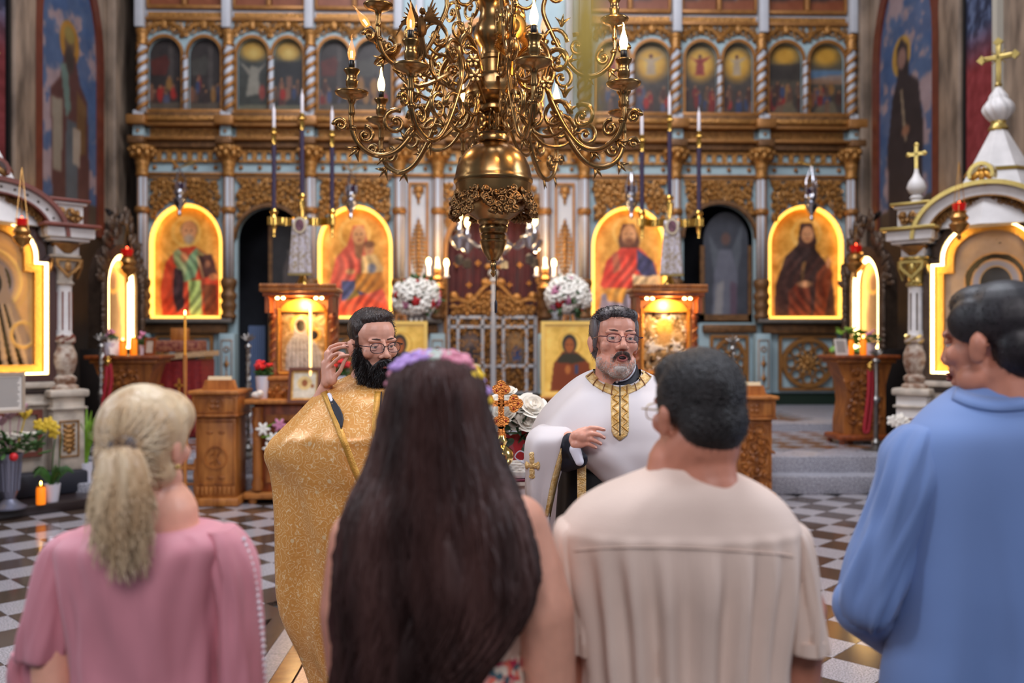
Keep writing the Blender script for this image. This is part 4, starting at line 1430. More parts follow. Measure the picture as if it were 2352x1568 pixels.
def shrine(side):
    left = side == 'left'
    trim = M_SHR if left else M_SHG
    c = 0.72
    col = W(145, 784, 9.7) if left else W(2105, 784, 9.7)
    rz = R(45) if left else R(-45)
    sgn = 1 if left else -1
    ctr = Vector((col.x, col.y, 0)) - Vector((math.cos(rz), math.sin(rz), 0)) * (c * sgn)
    S = thing('domed_shrine', 'white domed shrine with %s trim holding a large %s icon' % (('red-brown', 'golden') if left else ('brass', 'silver')), 'shrine', (ctr.x, ctr.y, 0), rz)

    def bx(name, m, x0, x1, y0, y1, z0, z1, parent=None, bev=0.01):
        return MB().box(((x0 + x1) / 2, (y0 + y1) / 2, (z0 + z1) / 2), (x1 - x0, y1 - y0, z1 - z0), bev=bev).build(name, m, parent or S)
    bx('plinth', mat('dark_plinth', (40, 30, 30), 0.3), *((-1.7, 1.05) if left else (-1.0, 1.7)), -0.62, 0.8, 0, 0.10)
    bx('base_block', mat('blue_black_base', (34, 36, 46), 0.5), -c - 0.19, c + 0.19, -0.19, 0.6, 0.10, 0.34, bev=0.03)
    bx('back_body', M_SHWD, -c - 0.08, c + 0.08, 0.12, 0.6, 0.34, 2.75)
    bx('lower_front', M_SHWD, -c + 0.1, c - 0.1, -0.02, 0.2, 0.34, 1.2)
    for (x0, x1, z0, z1, m, y) in ((-0.5, 0.5, 0.50, 0.98, trim if left else M_SHG, -0.05), ):
        MB().band([(x0, z0), (x1, z0), (x1, z1), (x0, z1)], [(x0 + .05, z0 + .05), (x1 - .05, z0 + .05), (x1 - .05, z1 - .05), (x0 + .05, z1 - .05)], y, 0.0).build('panel_moulding', m, S)
    bx('ledge', M_SHWD, -c + .1, c - .1, -0.07, 0.2, 1.02, 1.06, bev=0.015)
    bx('ledge', MATS['dark_plinth'], -c + .1, c - .1, -0.04, 0.2, 1.14, 1.19, bev=0.015)
    bx('ledge', M_SHWD, -c + .06, c - .06, -0.06, 0.2, 1.20, 1.27, bev=0.015)
    for sx in (-1, 1):
        x = sx * c
        ped = bx('pedestal', M_SHW if not left else M_SHWD, x - .16, x + .16, -0.16, 0.16, 0.34, 1.10, bev=0.012)
        bx('pedestal_cap', M_SHWD, x - .2, x + .2, -0.2, 0.2, 1.10, 1.18, ped, bev=0.025)
        bx('pedestal_band', M_SHWD, x - .185, x + .185, -0.185, 0.185, 0.97, 1.0, ped, bev=0.01)
        mb = MB()
        mb.band([(x - .1, .48), (x + .1, .48), (x + .1, .86), (x - .1, .86)], [(x - .085, .495), (x + .085, .495), (x + .085, .845), (x - .085, .845)], -0.175, -0.155)
        for q in range(6):
            mb.ell((x, -0.165, .54 + q * .05), (.03 + .03 * math.sin(q * .6), .014, .03), 7, 5)
            for s2 in (-1, 1):
                mb.ell((x + s2 * .045, -0.165, .56 + q * .05), (.018, .012, .022), 6, 4)
        mb.build('carved_inset', M_FIL, ped)
        co = MB().lathe([(.095, 1.745), (.085, 1.78), (.082, 2.2), (.085, 2.28)], 16, (x, 0, 0)).build('column', M_SHW, S)
        fl = MB()
        for q in range(8):
            t = 2 * PI * q / 8 + .39
            fl.tube([(x + .083 * math.cos(t), .083 * math.sin(t), 1.80), (x + .083 * math.cos(t), .083 * math.sin(t), 2.2)], 0.009, 4)
        fl.build('flute', M_BRZ if not left else M_SHR, co)
        MB().lathe([(.15, 1.18), (.15, 1.21), (.11, 1.235), (.13, 1.27), (.13, 1.30), (.09, 1.33), (.11, 1.37), (.135, 1.46), (.13, 1.55), (.10, 1.63), (.095, 1.66), (.12, 1.675), (.12, 1.70), (.105, 1.745)], 18, (x, 0, 0)).build('urn_base', mat('painted_urn', (190, 176, 160), 0.5, col2=(120, 84, 62), vscale=14), co)
        tw = MB()
        for q in range(6):
            t0 = 2 * PI * q / 6
            tw.tube([(x + .105 * math.cos(t0 + u), .105 * math.sin(t0 + u), 1.665 + .08 * u / 1.3) for u in [1.3 * k_ / 6 for k_ in range(7)]], 0.018, 5)
        tw.build('twisted_ring', trim, co)
        cp = MB().lathe([(.095, 2.27), (.11, 2.29), (.095, 2.31), (.085, 2.33), (.10, 2.42), (.135, 2.52), (.15, 2.55), (.17, 2.56), (.17, 2.585)], 16, (x, 0, 0))
        cp.build('capital', M_SHWD if left else M_SHG, co)
        hv = MB()
        for a in (0, 1, 2, 3):
            Mh = T(x, 0, 0, rz=a * PI / 2)
            hv.band([(-.13, 2.54), (0, 2.545), (.13, 2.54), (.12, 2.46), (0, 2.34), (-.12, 2.46)][::-1], [(-.10, 2.515), (0, 2.52), (.10, 2.515), (.09, 2.47), (0, 2.385), (-.09, 2.47)][::-1], -.155, -.135, M=Mh)
            hv.ell((0, -.135, 2.46), (.035, .025, .06), 7, 6, Mh)
        hv.build('heart_ornament', M_FIL if left else M_SHG, co)
        bx('impost', M_SHW, x - .12, x + .12, -.12, .2, 2.585, 2.72, co)
        MB().lathe([(.07, 2.60), (.12, 2.66), (.15, 2.70)], 12, (x, -.06, 0)).build('leaf_cup', M_FIL, co)
        bx('cornice', M_SHW, x - .2, x + .2, -.2, .3, 2.72, 2.755, bev=.012)
        bx('cornice', M_SHW, x - .24, x + .24, -.24, .3, 2.755, 2.86, bev=.012)
        bx('cornice_trim', trim, x - .29, x + .29, -.29, .3, 2.86, 2.90, bev=.015)
        pb = bx('pinnacle_block', M_SHW, x - .15, x + .15, -.15, .2, 2.90, 3.10, bev=.01)
        bx('pinnacle_ledge', trim, x - .21, x + .21, -.21, .22, 3.13, 3.165, pb, bev=.012)
        bx('pinnacle_cap', M_SHW, x - .18, x + .18, -.18, .2, 3.10, 3.13, pb, bev=.01)
        fi = MB()
        scrolls(fi, x - .11, x + .11, 2.92, 3.08, -.155, .05, 8, 5, None, .012, 4)
        fi.build('filigree', M_FIL, pb)
        if not left:
            MB().lathe([(.09, 3.165), (.05, 3.20), (.07, 3.23), (.045, 3.26), (.08, 3.29), (.1, 3.34), (.08, 3.40), (.04, 3.46), (.025, 3.50), (.02, 3.54)], 14, (x, 0, 0)).build('small_onion', M_SHW, pb)
            cr = MB().box((x, 0, 3.66), (.035, .02, .26)).box((x, 0, 3.70), (.17, .02, .035))
            for (dx, dz) in ((-.085, 0), (.085, 0), (0, .1)):
                cr.ell((x + dx, 0, 3.70 + dz), (.028, .014, .028), 8, 5)
            cr.build('small_cross', M_SHG, pb)
    # arch
    n = 30

    def ell_(rx, rz, z0=2.76):
        return [(rx * math.cos(PI * k_ / n), z0 + rz * math.sin(PI * k_ / n)) for k_ in range(n + 1)]
    A = MB().band(ell_(.66, .50), ell_(.55, .40), -.20, .25, closed=False).build('arch', M_SHW, S)
    MB().band(ell_(.70, .545), ell_(.66, .50), -.26, .25, closed=False).build('arch_trim', trim, A)
    MB().band(ell_(.55, .40), ell_(.53, .385), -.22, .25, closed=False).build('arch_trim', M_FIL if not left else trim, A)
    if left:
        for k_ in range(2, 29, 2):
            q = ell_(.605, .45)[k_]
            P1('stud', M_BRZ, A, 'ell', (q[0], -.205, q[1]), (.013, .01, .013), 8, 5)
    fi = MB()
    for k_ in range(1, n):
        q = ell_(.50, .355)[k_]
        fi.tube([(p_[0], -.14, p_[2]) for p_ in spiral(q[0], q[1] - .01, .036, .01, k_ * .7, 1.1 * (-1) ** k_, 9)], .008, 4)
    for s2 in (-1, 1):
        pts = ell_(.505 + s2 * .0, .36)
        fi.tube([(p_[0] + .0, -.13, p_[1] + s2 * .03 * math.sin(k_ * 1.1)) for k_, p_ in enumerate(pts)], .009, 4)
    fi.build('arch_filigree', M_FIL, A)
    # hood behind the arch, tent roof, onion and cross
    MB().prism([(-.7, 2.6)] + [(-p_[0], p_[1]) for p_ in ell_(.66, .5)] + [(.7, 2.6)], .2, .55).build('hood', M_BROWN, S)
    rf = MB().lathe([(.62, 2.86), (.50, 3.10), (.075, 3.90)], 8, (0, .32, 0), T(0, 0, 0))
    RF = rf.build('tent_roof', M_SHW, S, smooth=False)
    MB().lathe([(.335, 3.43), (.345, 3.45), (.325, 3.47)], 8, (0, .32, 0)).build('roof_band', trim if not left else M_SHR, RF, smooth=False)
    MB().lathe([(.085, 3.89), (.10, 3.91), (.085, 3.935), (.07, 3.96), (.075, 3.99)], 16, (0, .32, 0)).build('neck_ring', M_SHG, RF)
    on = MB()
    G = []
    for j in range(15):
        t = j / 14
        r_ = .075 + .075 * math.sin(PI * min(1, t * 1.45)) if t < .69 else .075 * (1 - (t - .69) / .31) + .022
        G.append([((r_ * (1 + .06 * math.cos(10 * (2 * PI * k_ / 60) + 9 * t))) * math.cos(2 * PI * k_ / 60), .32 + (r_ * (1 + .06 * math.cos(10 * (2 * PI * k_ / 60) + 9 * t))) * math.sin(2 * PI * k_ / 60), 3.99 + .36 * t) for k_ in range(60)])
    on.sheet(G, cv=True)
    on.build('onion_dome', M_SHW, RF)
    cr = MB().lathe([(.02, 4.34), (.04, 4.37), (.02, 4.40)], 10, (0, .32, 0))
    cr.box((0, .32, 4.60), (.05, .03, .42), bev=.008).box((0, .32, 4.66), (.30, .03, .05), bev=.008)
    for (dx, dz) in ((-.16, 0), (.16, 0), (0, .16)):
        cr.prism([(dx - .05, 4.66 + dz), (dx, 4.61 + dz), (dx + .05, 4.66 + dz), (dx, 4.71 + dz)], .305, .335)
    for a in (45, 135, 225, 315):
        cr.tube([(0, .32, 4.66), (.1 * math.cos(R(a)), .32, 4.66 + .1 * math.sin(R(a)))], [.014, .003], 5)
    cr.build('roof_cross', M_SHG, RF)
    # crest with ring and double eagle on the arch top
    ck = MB().band(arc(0, 3.36, .125, -20, 200, 18), arc(0, 3.36, .09, -20, 200, 18), -.28, -.16, closed=False).build('crest_ring', trim if left else M_SHG, S)
    eg = MB()
    eg.ell((0, -.24, 3.34), (.03, .025, .06), 8, 6)
    for s2 in (-1, 1):
        eg.ell((0, 0, 0), (.06, .02, .035), 8, 5, T(s2 * .055, -.24, 3.35, ry=s2 * .7))
        eg.ell((s2 * .02, -.25, 3.41), (.016, .016, .024), 6, 5)
        eg.ell((s2 * .03, -.24, 3.275), (.014, .014, .03), 6, 5)
    eg.ell((0, -.25, 3.445), (.016, .016, .014), 6, 5)
    eg.build('crest_eagle', M_FIL if left else mat('eagle_gilt', (196, 140, 60), .35, .8), ck)
    # carved brown frame round the icon
    hw, zb, zs, hw2, zt = .56, 1.34, 2.50, .46, 2.93

    def icon_out(g):
        return [(-hw + g, zb + g), (hw - g, zb + g), (hw - g, zs - g), (hw2 - g, zs - g)] + [((hw2 - g) * math.cos(PI * k_ / 20), zs + .05 + (zt - zs - .05 - g) * math.sin(PI * k_ / 20)) for k_ in range(21)] + [(-hw2 + g, zs - g), (-hw + g, zs - g)]
    MB().band(icon_out(-.07), icon_out(0), -.06, .14).build('icon_surround', mat('dark_red_frame', (66, 36, 30), .45) if left else M_BRZ, S)
    # ---- icon (own thing)
    I = thing('embossed_icon', ('gold embossed icon lit by a bright strip in left shrine' if left else 'silver embossed icon of a haloed saint in right shrine'), 'icon', (ctr.x, ctr.y, 1.3), rz)
    nx, ny = 90, 128
    p = Paint(nx, ny, (196, 146, 86) if left else (176, 148, 120))
    p.noise(18, 7, 5)
    rel = np.zeros((ny, nx))
    if left:
        p.mix((np.abs(p.u - .5) - .36) / .06, (216, 160, 70))
        p.ring(.5, .40, .30, .21, .05, (226, 180, 96))
        p.ring(.5, .40, .36, .25, .05, (200, 150, 80))
        p.ell(.5, .41, .24, .17, (110, 100, 110), .1)
        p.poly([(.5, .25), (.66, .3), (.72, .5), (.9, .8), (.9, 1), (.1, 1), (.12, .8), (.28, .5), (.34, .3)], (150, 120, 92), 1, 2)
        p.ell(.5, .42, .13, .1, (44, 46, 84), .15)
        for q in range(16):
            x = .14 + .72 * q / 15
            p.poly([(.5 + (x - .5) * .5, .55), (.5 + (x - .5) * .5 + .02, .55), (x + .035, 1), (x, 1)], (196, 160, 116) if q % 2 else (112, 84, 60), .8, 1)
        p.ring(.82, .74, .1, .08, .15, (210, 160, 80))
    else:
        p.mix((np.abs(p.u - .5) - .40) / .04, (222, 170, 96))
        p.ring(.53, .40, .235, .165, .13, (206, 140, 60))
        p.ell(.53, .40, .19, .135, (150, 146, 154), .06)
        p.ell(.53, .405, .135, .105, (206, 146, 50), .08)
        p.ell(.51, .425, .10, .085, (180, 130, 90), .15)
        p.ell(.475, .41, .025, .009, (50, 34, 28), .4)
        p.ell(.545, .41, .025, .009, (50, 34, 28), .4)
        p.poly([(.30, .62), (.75, .62), (.95, 1), (.05, 1)], (196, 182, 166), 1, 2)
    lum = p.a.mean(axis=2)
    rel = (lum - lum.mean()) / 255.0 * 0.05
    Mi = Matrix.Translation((-hw, .1, zb - 1.3))
    panel('icon_plate', p, I, Mi, 2 * hw, zt - zb, 0.0, emb, relief=rel)
    MB().band([(a_, b_ - 1.3) for a_, b_ in icon_out(0.0)], [(a_, b_ - 1.3) for a_, b_ in icon_out(.022)], -.03, .005).build('led_strip', M_WARM, I)
    MB().band([(a_, b_ - 1.3) for a_, b_ in icon_out(.03)], [(a_, b_ - 1.3) for a_, b_ in icon_out(.10)], .05, .1).build('inner_frame', mat('leaf_gilt_frame', (216, 160, 70), .35, .5, bump=.6, bscale=70), I)
    # spandrels above icon shoulders hide the square corners of the plate
    for s2 in (-1, 1):
        MB().prism([(s2 * hw2, zs), (s2 * (hw + .02), zs), (s2 * (hw + .02), zt + .05), (0, zt + .05)] + [(s2 * hw2 * math.sin(PI / 2 * k_ / 10), zs + .05 + (zt - zs - .05) * math.cos(PI / 2 * k_ / 10)) for k_ in range(11)], .06, .12).build('spandrel', M_BROWN, S)
    return S, ctr, rz


SHL, SHLc, _ = shrine('left')
SHR, SHRc, _ = shrine('right')


# ---- hanging red-glass oil lamps
def red_lamp(px, py_top, py_bot, Y, label, gilt, ztop, to=None):
    p = W(px, py_bot, Y)
    h = W(px, py_top, Y).z - p.z
    t = thing('vigil_lamp', label, 'lamp', (p.x, p.y, p.z), group='small hanging vigil lamps')
    k_ = h
    MB().lathe([(.02 * k_, 0), (.06 * k_, .06 * k_), (.05 * k_, .16 * k_), (.2 * k_, .28 * k_), (.26 * k_, .42 * k_), (.18 * k_, .5 * k_), (.24 * k_, .6 * k_), (.16 * k_, .72 * k_), (.2 * k_, .76 * k_)], 14).build('body', gilt, t)
    MB().lathe([(.12 * k_, .76 * k_), (.16 * k_, .86 * k_), (.17 * k_, .97 * k_), (.15 * k_, .97 * k_), (.1 * k_, .8 * k_)], 14).build('red_glass', mat('red_glass', (170, 14, 14), .15, emit=(255, 30, 16), es=.12), t)
    P1('flame', mat('tiny_flame', (255, 60, 30), .4, emit=(255, 70, 40), es=9), t, 'ell', (0, 0, .98 * k_), (.03 * k_, .03 * k_, .07 * k_), 8, 6)
    mb = MB()
    for a in range(3):
        mb.tube([(.2 * k_ * math.cos(a * 2.09), .2 * k_ * math.sin(a * 2.09), .6 * k_), (0, 0, ztop - p.z)], .004, 4)
    mb.build('chain', gilt, t)
    if to:
        MB().tube([(0, 0, ztop - p.z), (to[0] - p.x, to[1] - p.y, ztop - p.z + .1)], .012, 5).build('bracket', gilt, t)
    return t


M_LGILT = mat('lamp_gilt', (176, 128, 70), .3, .85, var=.15)
red_lamp(50, 500, 580, 8.6, 'gilt vigil lamp with red glass hanging before the left shrine', M_LGILT, 3.3)
red_lamp(2203, 465, 552, 8.6, 'gilt vigil lamp with red glass hanging before the right shrine', M_LGILT, 3.4)
red_lamp(292, 570, 650, 13.2, 'small vigil lamp beside the narrow lit icon on the left', M_LGILT, 3.35, W(262, 784, 13.45))
red_lamp(1966, 562, 640, 13.2, 'small vigil lamp beside the narrow lit icon on the right', M_LGILT, 3.35, W(2004, 784, 13.45))


# ---- narrow bronze shrines with eagle on top
def kiot(px, Y, rz, label, lab2):
    p = W(px, 784, Y)
    t = thing('bronze_icon_shrine', label, 'shrine', (p.x, p.y, 0.49 if Y > 13.1 else 0.38), rz, group='narrow bronze icon shrines')
    z0 = t.location.z
    s = Y / FPX

    def z(py):
        return 1.68 - (py - 784) * s - z0
    hw = .30
    zs, zt = z(655), z(592)
    ol = lambda g: [(-hw - g, z(800) - g), (hw + g, z(800) - g)] + [((hw + g) * math.cos(PI * k_ / 16), zs + (zt - zs + g) * math.sin(PI * k_ / 16)) for k_ in range(17)]
    pts_o, pts_i = ol(.18), ol(.04)
    MB().band(pts_o, pts_i, -.1, .12).build('bronze_frame', M_BRZ, t)
    MB().box((0, .05, z(800) / 2 - .05), (1.0, .4, z(800) + .1 - .0), bev=.02).build('pedestal', MATS['dark_panelling'], t)
    lv = MB()
    g = random.Random(3)
    for q in range(70):
        a = PI * g.random()
        r_ = .16 + .12 * g.random()
        x = (hw + r_) * math.cos(a)
        zz_ = zs + (zt - zs + r_ * (1.0 + 1.6 * math.sin(a) ** 3)) * math.sin(a)
        lv.ell((0, 0, 0), (.05, .03, .10), 6, 4, T(x, -.12 + .05 * g.random(), zz_, ry=-(a - PI / 2) * .7 + g.uniform(-.5, .5)))
    for q in range(26):
        for s2 in (-1, 1):
            lv.ell((0, 0, 0), (.045, .03, .07), 6, 4, T(s2 * (hw + .17), -.12, z(640) - (z(640) - z(800)) * q / 26, ry=g.uniform(-.8, .8)))
    lv.build('leaf_carving', M_BRZ, t)
    eb = MB()
    ze = z(505)
    eb.ell((0, -.02, ze), (.14, .06, .055), 10, 6)
    for s2 in (-1, 1):
        eb.ell((0, 0, 0), (.16, .03, .05), 8, 5, T(s2 * .13, 0, ze + .05, ry=-s2 * .35))
        eb.tube([(s2 * .03, 0, ze - .03), (s2 * .03, 0, z(530))], .014, 5)
    eb.tube([(-.1, -.02, ze + .01), (-.2, -.02, ze + .05), (-.25, -.03, ze + .02)], [.04, .03, .01], 6)
    eb.build('eagle', mat('black_bronze', (34, 28, 26), .4, .4), t)
    ic = thing('narrow_icon', lab2, 'icon', (p.x, p.y, z0 + z(800)), rz, group='narrow side icons')
    pp = Paint(30, 60, (196, 160, 110))
    pp.poly([(.4, .3), (.6, .3), (.8, .6), (.85, 1), (.2, 1), (.25, .6)], (120, 90, 70), 1, 2)
    pp.ring(.5, .26, .22, .12, .2, (210, 160, 80))
    pp.ell(.5, .26, .12, .08, (140, 96, 70), .2)
    pp.noise(14, 5, 2)
    zt2 = zt - z(800)
    panel('icon_plate', pp, ic, Matrix.Translation((-hw, .06, 0)), 2 * hw, zt2, zt - zs, emb)
    o2 = [(a_, b_ - z(800)) for a_, b_ in ol(.03)]
    i2 = [(a_, b_ - z(800)) for a_, b_ in ol(-.035)]
    MB().band(o2, i2, -.06, .0).build('led_strip', M_WARM, ic)


kiot(268, 13.4, R(78), 'dark bronze framed shrine with eagle finial at left wall', 'narrow brightly lit icon in the left bronze shrine')
kiot(1998, 13.4, R(-78), 'dark bronze framed shrine with eagle finial at right wall', 'narrow brightly lit icon in the right bronze shrine')
# ================================================================== furniture and liturgical things
M_OAK = mat('carved_oak', (172, 104, 44), .42, col2=(120, 66, 26), vscale=5, bump=.25, bscale=30, stretch=(3, 3, .6))
M_OAKL = mat('light_oak', (190, 122, 58), .42, col2=(150, 88, 36), vscale=5, bump=.2, bscale=30, stretch=(3, 3, .6))
M_OAKR = mat('red_oak', (150, 74, 30), .38, col2=(104, 46, 18), vscale=6, bump=.3, bscale=40, stretch=(3, 3, .7))
M_BRASS = mat('polished_brass', (212, 168, 84), .16, 1.0)
M_SILV = mat('polished_silver', (196, 196, 204), .2, 1.0)
M_SILVD = mat('aged_silver', (140, 136, 132), .35, .9, var=.2)
M_WAXV = mat('violet_candle', (52, 38, 66), .5)
M_WAXW = mat('white_wax', (226, 218, 220), .45)
M_WAXO = mat('orange_wax', (236, 140, 30), .4, emit=(255, 120, 10), es=.5)
M_WAXY = mat('honey_wax', (206, 140, 40), .4, emit=(220, 130, 20), es=.15)
M_FLAME = mat('flame', (255, 220, 120), .4, emit=(255, 190, 90), es=14)
M_POT = mat('white_pot', (206, 204, 214), .35)
M_LEAF = mat('leaf_green', (48, 84, 34), .5, var=.35, vscale=20)
M_LEAFY = mat('fresh_leaf', (110, 150, 40), .5, var=.3, vscale=20)
M_PETW = mat('white_petals', (240, 234, 222), .55)
M_PETP = mat('pink_petals', (206, 130, 160), .55, var=.15)
M_PETR = mat('red_petals', (200, 30, 36), .5, var=.15)
M_PETY = mat('yellow_petals', (226, 190, 60), .5, var=.15)
M_REDR = mat('red_rope', (150, 16, 34), .6)
M_PAPER = mat('paper', (214, 206, 196), .6)
M_CLOTHR = mat('red_brocade', (110, 14, 20), .6, col2=(140, 30, 26), vscale=30)
PT = 0.38   # platform height


def bxp(parent, name, m, x0, x1, y0, y1, z0, z1, bev=.008):
    return MB().box(((x0 + x1) / 2, (y0 + y1) / 2, (z0 + z1) / 2), (x1 - x0, y1 - y0, z1 - z0), bev=bev).build(name, m, parent)


# ---- triple candle stands
def candle_stand(px, Y, label, pys, z_top):
    p = W(px, 784, Y)
    t = thing('candle_stand', label, 'candle stand', (p.x, p.y, PT), group='brass stands with three tall violet candles')
    s = Y / FPX

    def z(py):
        return 1.68 - (py - 784) * s - PT
    MB().lathe([(.24, 0), (.24, .03), (.1, .07), (.04, .16), (.06, .22), (.03, .3), (.03, 1.55), (.05, 1.58), (.03, 1.62), (.028, z(655) - .05), (.09, z(655)), (.035, z(640)), (.03, z(530)), (.05, z(505))], 14).build('pole', M_BRASS, t)
    hw = .385
    G = []
    br = MB()
    zb_ = z(510)
    for q in range(25):
        u = -1 + 2 * q / 24
        x = u * hw
        y = -.05 * math.cos(u * 2.2 * PI) + .0
        G.append([(x, y - .02, zb_ - .045), (x, y - .02, zb_ + .045), (x, y + .02, zb_ + .045), (x, y + .02, zb_ - .045)])
    br.sheet(G, cv=True)
    br.build('crossbar', M_BRASS, t)
    for (dx, pt_, pb_) in zip((-.325, 0, .345), pys, (490, 455, 490)):
        st = MB().lathe([(.025, z(545)), (.012, z(540)), (.03, z(520)), (.03, z(512)), (.02, z(505)), (.045, z(pb_ + 12)), (.03, z(pb_ + 5)), (.05, z(pb_ - 2)), (.03, z(pb_ - 8))], 12, (dx, 0, 0)).build('socket', M_BRASS, t)
        zc0, zc1 = z(pb_ - 8), z(pt_ + 85)
        MB().lathe([(.026, zc0), (.026, zc1)], 8, (dx, 0, 0)).build('candle', M_WAXV, st, ang=30)
        MB().lathe([(.028, zc1), (.028, zc1 + .1), (.022, zc1 + .115), (.05, zc1 + .125), (.05, zc1 + .14), (.025, zc1 + .15), (.03, zc1 + .19), (.02, zc1 + .2)], 12, (dx, 0, 0)).build('brass_collar', M_BRASS, st)
        MB().lathe([(.019, zc1 + .2), (.019, z(pt_ + 6)), (.006, z(pt_ - 2)), (.002, z(pt_ - 10))], 10, (dx, 0, 0)).build('white_tip', M_WAXW, st)
    # pale embroidered stole hanging on the front
    st = thing('embroidered_stole', 'white stole embroidered in gold with round portrait, hanging from %s' % ('left candle stand' if px < 1100 else 'right candle stand'), 'stole', (p.x, p.y - .1, PT + z(635)), group='white embroidered stoles')
    z1, z0 = z(508) - z(635), 0
    G = []
    for j in range(15):
        u = j / 14
        wd = .085 + .05 * u
        G.append([(-wd + 2 * wd * i / 10, -.02 + .012 * math.sin(i * 1.9 + u), z1 + (z0 - z1) * u) for i in range(11)])
    cl = MB().sheet(G).build('cloth', mat('white_brocade', (206, 200, 208), .6, col2=(160, 140, 110), vscale=26), st)
    sd = cl.modifiers.new('t', 'SOLIDIFY')
    sd.thickness = .008
    MB().lathe([(.075, 0), (.075, .012)], 20, (0, 0, 0), T(0, -.035, z1 - .07, rx=PI / 2, s=(1, 1.25, 1))).build('portrait_rim', mat('cream_rim', (206, 190, 160), .5), st)
    MB().lathe([(.05, 0), (.05, .018)], 20, (0, 0, 0), T(0, -.035, z1 - .07, rx=PI / 2, s=(1, 1.35, 1))).build('portrait', mat('portrait_paint', (110, 70, 80), .5, var=.4, vscale=20), st)
    MB().box((0, -.035, .012), (.27, .01, .02)).build('gold_hem', M_SHG, st)


candle_stand(694, 10.6, 'brass stand with three tall violet candles above left icon stand', (250, 217, 255), 0)
candle_stand(1538, 10.6, 'brass stand with three tall violet candles above right icon stand', (262, 215, 252), 0)


# ---- tall carved icon stands with canopy
def icon_stand(px, Y, label, ilab, kind):
    p = W(px, 784, Y)
    t = thing('icon_stand', label, 'icon stand', (p.x, p.y, 0), group='carved oak icon stands with canopy')
    s = Y / FPX

    def z(py):
        return 1.68 - (py - 784) * s
    # lower cabinet
    bxp(t, 'foot', M_OAKL, -.56, .56, -.3, .3, .05, .12, .02)
    for (x, y) in ((-.48, -.22), (.48, -.22), (-.48, .22), (.48, .22)):
        MB().lathe([(.04, 0), (.05, .03), (.04, .06)], 10, (x, y, 0)).build('ball_foot', M_OAKL, t)
    cb = bxp(t, 'cabinet', M_OAKR, -.46, .46, -.24, .26, .12, z(916), .01)
    for x in (-.42, .42):
        MB().lathe([(.05, .14), (.06, .2), (.045, .26), (.05, .3), (.05, .72), (.045, .76), (.065, .84), (.05, .92), (.06, 1.0)], 10, (x, -.26, 0)).build('corner_post', M_OAK, cb)
    MB().band([(-.33, .22), (.33, .22), (.33, .82), (.33, .92), (-.33, .92), (-.33, .82)], [(-.29, .26), (.29, .26), (.29, .80), (.25, .86), (-.25, .86), (-.29, .80)], -.265, -.235).build('panel_moulding', M_OAK, cb)
    bxp(t, 'table_ledge', M_OAKL, -.54, .54, -.34, .3, z(922), z(912), .012)
    bxp(t, 'upper_box', M_OAKL, -.42, .42, -.1, .28, z(912), z(868), .01)
    sc_ = MB()
    scrolls(sc_, -.40, .40, z(908), z(874), -.105, .05, 12, 4, None, .009, 4)
    sc_.build('carving', M_OAKL, t)
    bxp(t, 'box_ledge', M_OAKL, -.44, .44, -.14, .28, z(872), z(862), .01)
    # frame with spiral posts
    for x in (-.31, .31):
        po = MB().lathe([(.05, z(862)), (.06, z(850)), (.04, z(840)), (.04, z(735)), (.055, z(728)), (.04, z(720)), (.045, z(690))], 12, (x, 0, 0)).build('post', M_OAKR, t)
        hx = MB()
        for ph in (0, PI):
            hx.tube([(x + .037 * math.cos(ph + 14 * u), .037 * math.sin(ph + 14 * u), z(838) + (z(738) - z(838)) * u) for u in [q / 40 for q in range(41)]], .016, 5)
        hx.build('spiral', M_OAK, po)
    bxp(t, 'back_board', M_OAKR, -.36, .36, .05, .1, z(862), z(672), .005)
    MB().band([(-.29, z(862)), (.29, z(862)), (.29, z(690)), (-.29, z(690))], [(-.235, z(850)), (.235, z(850)), (.235, z(712)), (-.235, z(712))], -.04, .06).build('icon_frame', M_OAK, t)
    rp = MB()
    for (a, b) in (((-.25, z(856)), (-.25, z(708))), ((.25, z(856)), (.25, z(708))), ((-.25, z(856)), (.25, z(856)))):
        a, b = Vector((a[0], -.05, a[1])), Vector((b[0], -.05, b[1]))
        for q in range(22):
            c0 = a.lerp(b, (q + .5) / 22)
            rp.ell((0, 0, 0), (.02, .014, .012), 6, 4, T(c0.x, c0.y, c0.z, ry=.7))
    rp.build('rope_moulding', mat('gilt_oak', (206, 140, 50), .35, .35), t)
    # rounded gable over the icon
    MB().prism([(.235 * math.cos(PI * q / 14), z(716) + .135 * math.sin(PI * q / 14)) for q in range(15)], -.06, .05).build('shell_top', MATS['gilt_oak'], t)
    # canopy
    bxp(t, 'canopy', M_OAKR, -.37, .37, -.26, .12, z(683), z(674), .006)
    bxp(t, 'canopy_cornice', M_OAK, -.40, .40, -.29, .14, z(674), z(663), .012)
    dn = MB()
    for q in range(25):
        dn.ell((-.38 + .76 * q / 24, -.29, z(660)), (.02, .02, .022), 6, 5)
    dn.build('cresting', M_OAK, t)
    for sx in (-1, 1):
        MB().prism([(sx * .35, z(720)), (sx * .30, z(720)), (sx * .30, z(690)), (sx * .35, z(676))], -.24, .06).build('bracket', M_OAKR, t)
    for q in range(4):
        x = (-.23, -.17, .17, .23)[q]
        sp = P1('canopy_lamp', mat('small_downlight', (255, 240, 180), .4, emit=(255, 220, 140), es=12), t, 'ell', (x, -.2, z(687)), (.02, .02, .014), 8, 5)
    lt = bpy.data.lights.new('canopy_light', 'POINT')
    lt.energy, lt.color, lt.shadow_soft_size = 13, (1, .68, .3), .05
    lo = bpy.data.objects.new('canopy_light', lt)
    COL.objects.link(lo)
    lo.parent = t
    lo.location = (0, -.22, z(700))
    ic = thing('icon', ilab, 'icon', (p.x, p.y, z(850)), group='icons on the oak stands')
    pp = Paint(60, 80, (176, 140, 90))
